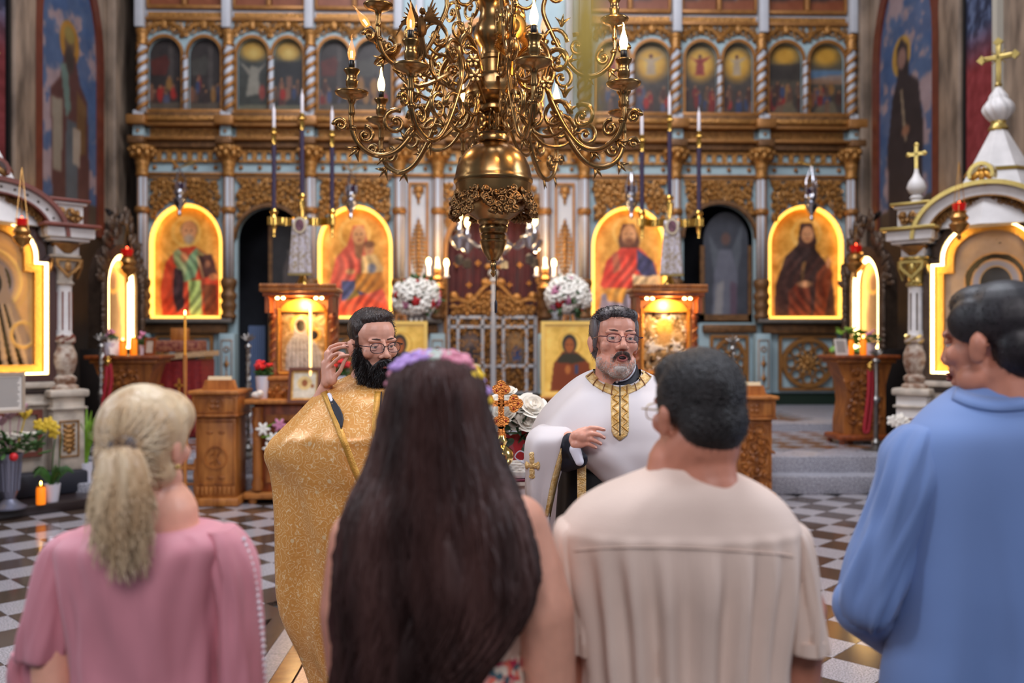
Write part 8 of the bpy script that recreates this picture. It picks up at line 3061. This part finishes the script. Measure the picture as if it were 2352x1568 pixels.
def ringband(r0, r1, d0, d1, z0, z1, drop, name, m, parent, th=.004, n=64):
    Gq = []
    for j in range(5):
        u = j / 4
        rr, dd, zz_ = r0 + (r1 - r0) * u, d0 + (d1 - d0) * u, z0 + (z1 - z0) * u
        Gq.append([tuple(Mi @ Vector((nc.x + rr * math.cos(a), nc.y - dd * math.sin(a), nc.z + zz_ - drop * max(0, math.sin(a)) ** 1.5))) for a in [2 * PI * k_ / n for k_ in range(n)]])
    o = MB().sheet(Gq, cv=True).build(name, m, parent)
    o.modifiers.new('t', 'SOLIDIFY').thickness = th
    return o


yoke = band_on(bv, [(1352, 853), (1364, 868), (1384, 882), (1405, 892), (1424, 896), (1444, 890), (1464, 880), (1480, 866), (1490, 851)], 25, .006, 'neck_band', M_EMB, robe, nx=4)
for (x0, y0, x1, y1) in ((1349, 866, 1364, 852), (1362, 884, 1376, 864), (1384, 898, 1392, 874), (1404, 906, 1408, 882), (1440, 904, 1440, 880), (1462, 896, 1456, 874), (1482, 884, 1470, 866), (1494, 866, 1480, 852)):
    band_on(bv, [(x0, y0), ((x0 + x1) / 2, (y0 + y1) / 2), (x1, y1)], 2, .010, 'band_divider', mat('bronze_thread', (120, 72, 34), .5, .3), yoke, sub=3)
ringband(.080, .070, .094, .080, .006, .040, .060, 'navy_collar', M_NAVY, robe)
ringband(.070, .064, .082, .074, .010, .048, .064, 'white_collar', M_SHIRTW, robe)
# gold cross embroidery on the hanging sleeve
mb = MB()
for q, (px, py, a, b) in enumerate(((1222, 1055, .010, .022), (1222, 1082, .010, .022), (1214, 1068, .014, .010), (1231, 1069, .014, .010), (1222, 1069, .012, .012), (1222, 1043, .012, .008), (1222, 1094, .012, .008), (1236, 1069, .007, .014), (1210, 1068, .007, .014))):
    h = hit(bv2, px, py, .003, 3.06)
    mb.ell(tuple(h), (a, .004, b), 9, 6)
mb.build('embroidered_cross', M_EMB, slv, w=1)
# cassock, cuff and shirt cuff
cas = loft([(960, 1290, 1520, D + .08, .15, .10), (1060, 1270, 1540, D + .06, .19, .12), (1090, 1284, 1540, D + .04, .22, .13), (1300, 1270, 1560, D + .04, .22, .13), (1600, 1260, 1580, D + .04, .23, .15), (1835, 1260, 1590, D + .04, .24, .16)], 60, 40, folds(8, .01, 13, .006, 4, .6, .2), 2).build('cassock', M_BLKC, G_, w=1)
stole = W(1338, 1110, 3.07)
MB().box((stole.x, stole.y + .03, stole.z - .18), (.03, .01, .5)).build('stole_edge', M_EMB, G_, w=1)
cf = MB()
chain(cf, [W(1278, 1040, 3.16), W(1308, 1025, 3.10)], [.062, .044], 16)
chain(cf, [W(1298, 1062, 3.12), W(1330, 1055, 3.07)], [.034, .030], 14)
capsule(cf, W(1310, 1012, 3.08), W(1326, 1050, 3.06), .028, .026, 14)
capsule(cf, W(1330, 1060, 3.06), W(1340, 1050, 3.05), .02, .015, 12)
orgpart('cuff', cf, .004, M_NAVY, G_, 5)
sc_ = MB()
capsule(sc_, W(1321, 1032, 3.045), W(1331, 1060, 3.035), .020, .015, 14)
orgpart('shirt_cuff', sc_, .003, M_SHIRTW, G_, 3)
P1('button', mat('pearl_button', (214, 196, 190), .2), robe, 'ell', tuple(Mi @ Vector((nc.x - .012, nc.y - .085, nc.z - .02))), (.005, .003, .005), 8, 6)
# ------------------------------------------------------------------ blonde woman
D = 1.7
s = D / FPX
Bl = thing('person', 'blonde woman in pink blouse with ponytail, seen from behind', 'person', (W(335, 784, D).x, D, 0))
hp = W(342, 1016, D)
MH = Matrix.Translation(hp) @ Matrix.Rotation(R(163), 4, 'Z') @ Matrix.Rotation(R(4), 4, 'X') @ Matrix.Scale(.87, 4)
neck = W(355, 1190, D + .01)
mb = MB()
shl, shr = W(185, 1300, D + .01), W(498, 1290, D + .01)
body_prims(mb, MH, neck, W(340, 1370, D), W(345, 1750, D), shl, shr, [([shl, W(118, 1420, D), W(125, 1600, D - .03), W(200, 1680, D + .16)], [.05, .042, .036, .026]), ([shr, W(546, 1420, D), W(552, 1560, D + .02), W(520, 1640, D + .2)], [.046, .036, .032, .026])], .135, True)
bb = orgpart('body', mb, .006, M_SKIN, Bl, 5)
hm = MB()
for c, r_ in (((0, .022, .028), (.088, .106, .098)), ((0, .05, -.025), (.078, .075, .075)), ((0, -.03, .055), (.08, .07, .062)), ((.0, .092, -.03), (.036, .03, .03)), ((-.05, .03, -.06), (.03, .045, .035)), ((.05, .03, -.06), (.03, .045, .035))):
    hm.ell(c, r_, 16, 12, MH)
hair = orgpart('hair', hm, .006, M_BLOND, bb, 4)
back = (MH.to_3x3() @ Vector((0, 1, 0)))
tie = W(283, 1035, D - .135)
strands(hair, 1500, .09, .0016, lambda c, n_: (tie - c).normalized() + n_ * .02, 2, segs=5).build('strands', M_BLOND, hair, w=1)
tail = loft([(1022, 262, 312, D - .13, .025, .03), (1045, 235, 325, D - .14, .035, .03), (1090, 222, 338, D - .145, .042, .035), (1140, 215, 342, D - .15, .042, .035), (1190, 216, 340, D - .15, .038, .03), (1230, 235, 330, D - .15, .03, .025), (1262, 265, 312, D - .15, .015, .012)], 48, 40, folds(7, .006, 12, .004, 5, .4, .0), 2).build('ponytail', M_BLOND, bb, w=1)
strands(tail, 900, .05, .0016, lambda c, n_: Vector((.03 * (c.x - tie.x) / .04, 0, -1)) + n_ * .06, 4, .002, segs=6).build('strands', M_BLOND, tail, w=1)
MB().lathe([(.018, 0), (.024, .004), (.024, .012), (.018, .016)], 16, (0, 0, 0), T(*tie, rx=.9, ry=.3)).build('hair_tie', mat('navy_tie', (22, 20, 40), .5), hair, w=1)
er = MH @ Vector((-.081, .01, -.048))
P1('earring', M_SHG, bb, 'ell', tuple(er), (.005, .005, .005), 8, 6, w=1)


def drag(k, seed, amp):
    def f(th, t, z):
        return amp * (fnoise(math.cos(th) * 2.2 + seed, math.sin(th) * 2.2, z * 4.5) + .6 * fnoise(math.cos(th) * 5 + seed, math.sin(th) * 5, z * 9)) * min(1, t * 4)
    return f


tor = loft([(1206, 252, 442, D + .005, .078, .08), (1205, 212, 476, D + .005, .088, .09), (1216, 172, 512, D + .005, .105, .10), (1245, 142, 538, D, .115, .11), (1300, 148, 532, D, .12, .12), (1380, 160, 522, D, .12, .12), (1480, 175, 512, D, .115, .12), (1568, 182, 512, D, .115, .12), (1750, 175, 525, D, .13, .13), (1900, 150, 545, D, .14, .14)], 90, 60, drag(3, 2, .012), 2.4).build('blouse', M_PINK, Bl, w=1, ang=80)
for nm, rws in (('left_sleeve', [(1225, 140, 200, D, .05, .05), (1250, 112, 205, D, .06, .06), (1310, 92, 200, D, .065, .065), (1380, 76, 190, D, .065, .065), (1440, 58, 182, D, .064, .064), (1490, 50, 172, D, .062, .062), (1502, 54, 168, D, .058, .058)]), ('right_sleeve', [(1212, 480, 538, D, .05, .05), (1240, 478, 562, D, .06, .06), (1300, 490, 582, D, .065, .065), (1380, 496, 594, D, .064, .064), (1450, 498, 602, D, .064, .064), (1520, 500, 606, D, .062, .062), (1590, 500, 606, D, .06, .06)])):
    loft(rws, 48, 40, drag(3, 7 + len(nm), .012), 2.1).build(nm.split('_')[1], M_PINK, tor, w=1, ang=80)
mb = MB()
for q in range(24):
    py = 1238 + q * 14.5
    p_ = W(np.interp(py, [1240, 1300, 1400, 1480, 1590], [560, 580, 596, 605, 606]), py, D - .012)
    mb.ell(tuple(p_), (.0045, .0045, .0045), 8, 6)
    if q < 9:
        p_ = W(np.interp(1240 + q * 9, [1240, 1310], [118, 90]), 1240 + q * 9, D - .012)
        mb.ell(tuple(p_), (.0055, .0055, .0055), 8, 6)
tag(mb.build('pearl_trim', mat('pearl', (220, 214, 222), .25), tor, w=1), kind='stuff')
loft([(1495, 30, 95, D + .02, .03, .03), (1540, 25, 92, D + .02, .035, .03), (1600, 40, 105, D + .02, .03, .03)], 24, 16, drag(3, 3, .012), 2).build('sleeve_tie', M_PINK, tor, w=1)
loft([(1850, 160, 540, D, .135, .135), (2100, 140, 555, D, .15, .15), (2500, 130, 565, D, .16, .16)], 60, 20, folds(8, .012, 5, .01, 3, .6, 0), 2.1).build('skirt', mat('dark_skirt', (40, 34, 44), .7), Bl, w=1)

# ------------------------------------------------------------------ long haired woman
D = 1.62
Br = thing('person', 'woman with long dark wavy hair and flower wreath, seen from behind', 'person', (W(1000, 784, D).x, D, 0))
hp = W(1003, 990, D)
MH = Matrix.Translation(hp) @ Matrix.Rotation(R(178), 4, 'Z') @ Matrix.Rotation(R(5), 4, 'X')
neck = W(1003, 1120, D + .02)
shl, shr = W(822, 1235, D + .02), W(1190, 1205, D + .02)
mb = MB()
body_prims(mb, MH, neck, W(1010, 1330, D + .02), W(1010, 1720, D + .02), shl, shr, [([shl, W(796, 1400, D + .0), W(806, 1560, D + .02), W(860, 1700, D + .2)], [.052, .048, .042, .03]), ([shr, W(1247, 1400, D + .01), W(1262, 1600, D + .03), W(1200, 1720, D + .2)], [.055, .058, .050, .034])], .135, True)
bb = orgpart('body', mb, .006, M_SKIN, Br, 5)
rows = [(822, 960, 1045, D - .01, .03, .04), (832, 930, 1075, D - .01, .06, .07), (860, 906, 1098, D - .01, .085, .09), (900, 893, 1110, D - .01, .10, .10), (960, 880, 1122, D - .01, .105, .10), (1040, 862, 1142, D - .02, .105, .09), (1110, 836, 1170, D - .03, .105, .06), (1180, 806, 1194, D - .05, .10, .06), (1260, 790, 1214, D - .06, .095, .06), (1340, 784, 1220, D - .07, .09, .055), (1420, 784, 1194, D - .07, .085, .05), (1500, 784, 1136, D - .07, .075, .045), (1570, 778, 1092, D - .07, .06, .04), (1630, 800, 1080, D - .07, .035, .03)]


def wavy(th, t, z):
    return .012 * t * math.sin(6 * th + 14 * z) + .010 * min(1, t * 3) * fnoise(math.cos(th) * 4, math.sin(th) * 4, z * 6) + .008 * t * math.sin(11 * th - 20 * z)


hair = loft(rows, 110, 90, wavy, 2.1).build('hair', M_BROWNH, bb, w=1, ang=80)
g = random.Random(11)
st = MB()
for q in range(330):
    th = g.uniform(-.25, PI + .25)
    ph, fr, am = g.uniform(0, 6.28), g.uniform(12, 22), g.uniform(.004, .012)
    t0, t1 = g.uniform(0, .35), g.uniform(.72, 1.04)
    pts = []
    for i in range(26):
        t = t0 + (t1 - t0) * i / 25
        k_ = min(t, 1) * (len(rows) - 1)
        py, xl, xr, DD, df, db = [catmull([r[c] for r in rows], k_) for c in range(6)]
        a, b = W(xl, py, DD), W(xr, py, DD)
        cx_, hw = (a.x + b.x) / 2, (b.x - a.x) / 2
        ex = 1.0 + .025 * g.random() + .02 + max(0, t - .45) * .05 * math.sin(ph * 3)
        tt = th + am * 3 * t * math.sin(fr * t + ph)
        pts.append((cx_ + hw * ex * math.cos(tt) + am * t * math.sin(fr * 1.7 * t + ph), DD - (df if math.sin(tt) > 0 else db) * ex * math.sin(tt) - .004, a.z - max(0, t - 1) * 1.2 + .0))
    st.tube(pts, [.0032 + .0026 * math.sin(PI * i / 25) for i in range(26)], 4)
st.build('strands', M_BROWNH, hair)
hair_st = [x for x in kids(hair)][0]
hair_st.data.transform(wmat(hair).inverted())
# wreath
wrth = thing('flower_wreath', 'wreath of lilac, yellow and white flowers on the long haired woman', 'wreath', tuple(W(1003, 850, D)))
Wi = wmat(wrth).inverted()
pal = {'l': mat('lilac_flower', (176, 142, 206), .6, var=.1), 'p': mat('rose_flower', (206, 130, 150), .6, var=.1), 'y': mat('yellow_flower', (230, 190, 30), .6, var=.1), 'w': mat('white_flower', (196, 204, 196), .6, var=.1), 'g': mat('mint_flower', (150, 180, 160), .6)}
fm = {}
for c in pal:
    mb = MB()
    for q in range(6):
        a = q * PI / 3
        mb.ell((0, 0, 0), (.014, .010, .007), 7, 5, T(.011 * math.cos(a), .011 * math.sin(a), 0, rz=a, ry=-.4))
    mb.ell((0, 0, .004), .008, 7, 5)
    fm[c] = mb.mesh('flower')
    fm[c].materials.append(pal[c])
fl = [(908, 872, 'p', 1.0), (918, 852, 'p', 1.1), (935, 836, 'l', 1.4), (955, 826, 'l', 1.4), (975, 822, 'p', 1.0), (993, 822, 'g', 1.1), (1010, 820, 'w', 1.1), (1028, 823, 'g', 1.0), (1045, 826, 'p', 1.4), (1058, 838, 'p', 1.2), (1068, 852, 'y', 1.5), (1080, 866, 'l', 1.3), (1090, 884, 'l', 1.5), (1099, 903, 'y', 1.4), (1106, 922, 'w', 1.3), (1110, 942, 'w', 1.2)]
for (px, py, c, sc_) in fl:
    h = W(px, py, D - .035 if 930 < px < 1080 else D - .01)
    o = link('flower', fm[c], None, wrth, Wi @ h)
    o.scale = (sc_,) * 3
    o.rotation_euler = (h - hp).normalized().to_track_quat('Z', 'Y').to_euler()
wp = [W(px, py, D - .03 if 930 < px < 1080 else D - .005) for px, py, c, q in fl] + [W(1095, 975, D + .09), W(1010, 965, D + .135), W(925, 920, D + .08)]
MB().tube([tuple(p_) for p_ in wp], .005, 6, closed=True).build('band', M_LEAF, wrth, w=1)
# dress
flo = mat('floral_dress', (226, 206, 186), .65)
N, L = flo.node_tree.nodes, flo.node_tree.links
tc = N.new('ShaderNodeTexCoord')
vo = N.new('ShaderNodeTexVoronoi')
vo.inputs['Scale'].default_value = 75
L.new(tc.outputs['Object'], vo.inputs['Vector'])
sp_ = N.new('ShaderNodeSeparateColor')
L.new(vo.outputs['Color'], sp_.inputs[0])
cr = N.new('ShaderNodeValToRGB')
cr.color_ramp.interpolation = 'CONSTANT'
e = cr.color_ramp.elements
e[0].color = (*lin((226, 206, 186)), 1)
e[1].position, e[1].color = .34, (*lin((206, 50, 46)), 1)
for ps, c in ((.5, (226, 110, 90)), (.62, (70, 100, 110)), (.74, (222, 150, 140)), (.86, (190, 30, 70))):
    x = e.new(ps)
    x.color = (*lin(c), 1)
L.new(sp_.outputs[0], cr.inputs[0])
L.new(cr.outputs[0], N['Principled BSDF'].inputs['Base Color'])
dr = loft([(1470, 830, 1190, D + .02, .115, .12), (1520, 830, 1200, D + .02, .12, .12), (1600, 835, 1205, D + .02, .12, .12), (1800, 815, 1230, D + .02, .13, .13), (2100, 770, 1270, D + .02, .16, .15), (2500, 740, 1300, D + .02, .18, .17)], 80, 40, folds(8, .012, 5, .01, 6, .7, .2), 2.3).build('dress', flo, Br, w=1, ang=80)
loft([(1250, 835, 1180, D + .02, .112, .11), (1340, 830, 1190, D + .02, .118, .12), (1440, 832, 1195, D + .02, .118, .12), (1482, 832, 1195, D + .02, .118, .12)], 80, 20, drag(3, 5, .006), 2.3).build('bodice', mat('cream_bodice', (214, 180, 160), .65), dr, w=1)
band_pts = [W(1205, 1172, D - .05), W(1196, 1190, D - .075), W(1180, 1230, D - .09), W(1165, 1280, D - .1)]
MB().tube([tuple(p_) for p_ in band_pts], .009, 6, flat=.35).build('strap', MATS['cream_bodice'], dr, w=1)

# ------------------------------------------------------------------ man in beige shirt
D = 1.74
Be = thing('person', 'man in beige short sleeved shirt with cropped black hair, seen from behind', 'person', (W(1575, 784, D).x, D, 0))
hp = W(1598, 946, D)
MH = Matrix.Translation(hp) @ Matrix.Rotation(R(199), 4, 'Z') @ Matrix.Rotation(R(2), 4, 'X') @ Matrix.Diagonal((.95, .95, .97, 1))
neck = W(1580, 1075, D + .02)
shl, shr = W(1365, 1262, D + .01), W(1765, 1262, D + .01)
mb = MB()
body_prims(mb, MH, neck, W(1575, 1320, D + .01), W(1575, 1760, D + .01), shl, shr, [([shl, W(1315, 1420, D), W(1330, 1600, D + .04), W(1400, 1720, D + .2)], [.065, .052, .045, .03]), ([shr, W(1838, 1400, D), W(1833, 1560, D + .03), W(1760, 1720, D + .2)], [.062, .050, .044, .03])], .175)
capsule(mb, MH @ Vector((0, .03, -.06)), neck, .068, .075, 16)
bb = orgpart('body', mb, .005, M_SKIND, Be, 5)
hm = MB()
for c, r_ in (((0, .022, .040), (.083, .103, .090)), ((0, .062, -.012), (.073, .062, .072)), ((0, -.03, .075), (.07, .065, .048)), ((-.070, .015, .03), (.016, .045, .05)), ((.070, .015, .03), (.016, .045, .05))):
    hm.ell(c, r_, 16, 12, MH)
hair = orgpart('hair', hm, .005, M_HBLACK, bb, 4)
strands(hair, 2600, .006, .0008, lambda c, n_: n_ * .25 + Vector((0, 0, -.4)), 3).build('strands', M_HBLACK, hair, w=1)
gl = MB()
Mi = wmat(bb).inverted() @ MH
glasses(bb, MH, col=M_SHG)
shirt_rows = [(1066, 1502, 1658, D + .02, .085, .085), (1080, 1482, 1678, D + .02, .10, .09), (1096, 1440, 1715, D + .015, .115, .10), (1125, 1372, 1765, D + .01, .13, .12), (1165, 1315, 1806, D + .005, .14, .13), (1220, 1282, 1836, D, .15, .14), (1300, 1292, 1838, D, .155, .14), (1400, 1312, 1822, D, .15, .14), (1500, 1325, 1808, D, .145, .14), (1568, 1330, 1805, D, .145, .14), (1750, 1335, 1805, D, .15, .14), (1900, 1330, 1810, D, .15, .14)]


def shf(th, t, z):
    bk = max(0, math.sin(th)) ** 1.0
    below = min(1, max(0, (t - .42) * 6))
    pl = .017 * math.sin(26 * math.cos(th) + 1.5 * fnoise(1, z * 3, 0)) * bk * below * (1 - .3 * abs(math.cos(th)))
    wr_ = .008 * fnoise(math.cos(th) * 3, 9, z * 6) * min(1, t * 3)
    yk = .004 * math.exp(-((t - .44) / .012) ** 2) * bk
    return pl + wr_ + yk


sh_ = loft(shirt_rows, 160, 90, shf, 2.4).build('shirt', M_BEIGE, Be, w=1, ang=80)
for rws in ([(1178, 1325, 1352, D, .03, .03), (1192, 1292, 1356, D, .055, .055), (1220, 1272, 1360, D, .072, .07), (1300, 1276, 1362, D, .075, .07), (1400, 1282, 1366, D, .072, .07), (1480, 1284, 1368, D, .07, .07)], [(1182, 1765, 1790, D, .03, .03), (1196, 1768, 1828, D, .055, .055), (1230, 1774, 1855, D, .07, .07), (1300, 1783, 1868, D, .072, .07), (1400, 1791, 1882, D, .072, .07), (1476, 1793, 1888, D, .072, .07), (1482, 1797, 1884, D, .066, .066)]):
    sl = loft(rws, 48, 36, drag(3, 4, .012), 2.1).build('sleeve', M_BEIGE, sh_, w=1, ang=80)
loft([(1452, 1792, 1889, D, .0745, .0725), (1482, 1794, 1890, D, .0745, .0725)], 48, 4, None, 2.1).build('sleeve_hem', M_BEIGE, sh_, w=1, ang=80)
bv = bvh_of(sh_)
band_on(bv, [(1320, 1264), (1395, 1258), (1480, 1256), (1580, 1258), (1680, 1264), (1785, 1272), (1822, 1278)], 3, .0004, 'yoke_seam', M_BEIGE, sh_)
loft([(1850, 1345, 1800, D, .14, .13), (2300, 1370, 1780, D, .13, .12), (2780, 1390, 1760, D, .12, .11)], 60, 20, None, 2.2).build('trousers', mat('dark_trousers', (36, 36, 44), .7), Be, w=1)

# ------------------------------------------------------------------ man in blue jacket
D = 1.95
Bu = thing('person', 'tall man in light blue jacket at the right edge, looking left', 'person', (W(2330, 784, D).x, D, 0))
hp = W(2283, 788, D)
MH = Matrix.Translation(hp) @ Matrix.Rotation(R(210), 4, 'Z') @ Matrix.Rotation(R(3), 4, 'X') @ Matrix.Diagonal((1.04, 1.04, 1.04, 1))
neck = W(2310, 930, D + .02)
shl, shr = W(2130, 1040, D), W(2520, 1040, D)
mb = MB()
body_prims(mb, MH, neck, W(2330, 1180, D), W(2330, 1640, D), shl, shr, [([shl, W(1985, 1390, D + .02), W(2080, 1480, D + .25)], [.06, .05, .035]), ([shr, W(2580, 1380, D), W(2500, 1560, D + .2)], [.06, .05, .035])], .17)
capsule(mb, MH @ Vector((0, .03, -.06)), neck, .062, .07, 16)
bb = orgpart('body', mb, .005, M_SKIND, Bu, 5)
hm = MB()
for c, r_ in (((0, .024, .045), (.082, .101, .086)), ((0, .064, -.01), (.073, .06, .075)), ((0, -.022, .085), (.066, .064, .042)), ((-.066, -.012, .045), (.016, .05, .045)), ((.066, -.012, .045), (.016, .05, .045))):
    hm.ell(c, r_, 16, 12, MH)
hair = orgpart('hair', hm, .005, mat('dark_cropped_hair', (24, 18, 22), .5, var=.4, vscale=60), bb, 4)
strands(hair, 2200, .006, .0008, lambda c, n_: n_ * .2 + Vector((0, 0, -.5)), 3).build('strands', MATS['dark_cropped_hair'], hair, w=1)
face_bits(bb, MH, (0, 0), M_HDARK, M_SKIND, 'closed', .006)
jr = [(888, 2205, 2420, D + .02, .085, .09), (898, 2190, 2440, D + .02, .10, .10), (915, 2165, 2470, D + .015, .115, .11), (945, 2125, 2520, D + .01, .13, .12), (990, 2088, 2570, D, .145, .13), (1050, 2072, 2590, D, .155, .14), (1150, 2072, 2600, D, .16, .15), (1300, 2072, 2600, D, .16, .15), (1440, 2060, 2605, D, .16, .15), (1568, 2030, 2620, D, .165, .15), (1800, 2020, 2630, D, .17, .16)]


def jf(th, t, z):
    return .014 * fnoise(math.cos(th) * 2.2, 3, z * 3) * min(1, t * 3) + .014 * math.sin(9 * math.cos(th) + 2 * z) * max(0, math.sin(th)) * min(1, max(0, t - .3) * 2)


ja = loft(jr, 110, 80, jf, 2.4).build('jacket', M_BLUE, Bu, w=1, ang=80)
loft([(972, 2110, 2150, D, .03, .03), (985, 2080, 2158, D, .06, .06), (1030, 2048, 2165, D, .08, .08), (1100, 2022, 2150, D, .085, .08), (1200, 1985, 2130, D + .01, .085, .08), (1310, 1945, 2095, D + .02, .085, .08), (1380, 1930, 2060, D + .03, .08, .08), (1420, 1940, 2030, D + .04, .07, .07), (1443, 1965, 2010, D + .05, .04, .05)], 60, 50, drag(3, 12, .018), 2.1).build('sleeve', M_BLUE, ja, w=1, ang=80)
fa = MB()
capsule(fa, W(1985, 1390, D + .05), W(2080, 1480, D + .28), .07, .055, 20)
orgpart('forearm_sleeve', fa, .008, M_BLUE, ja, 4)
bv = bvh_of(ja)
band_on(bv, [(2192, 902), (2230, 918), (2280, 928), (2330, 928), (2380, 922)], 30, .006, 'collar', M_BLUE, ja, d=1.85)
loft([(1750, 2040, 2610, D, .16, .15), (2200, 2080, 2580, D, .15, .14), (2540, 2100, 2560, D, .14, .13)], 60, 20, None, 2.2).build('trousers', MATS['dark_trousers'], Bu, w=1)
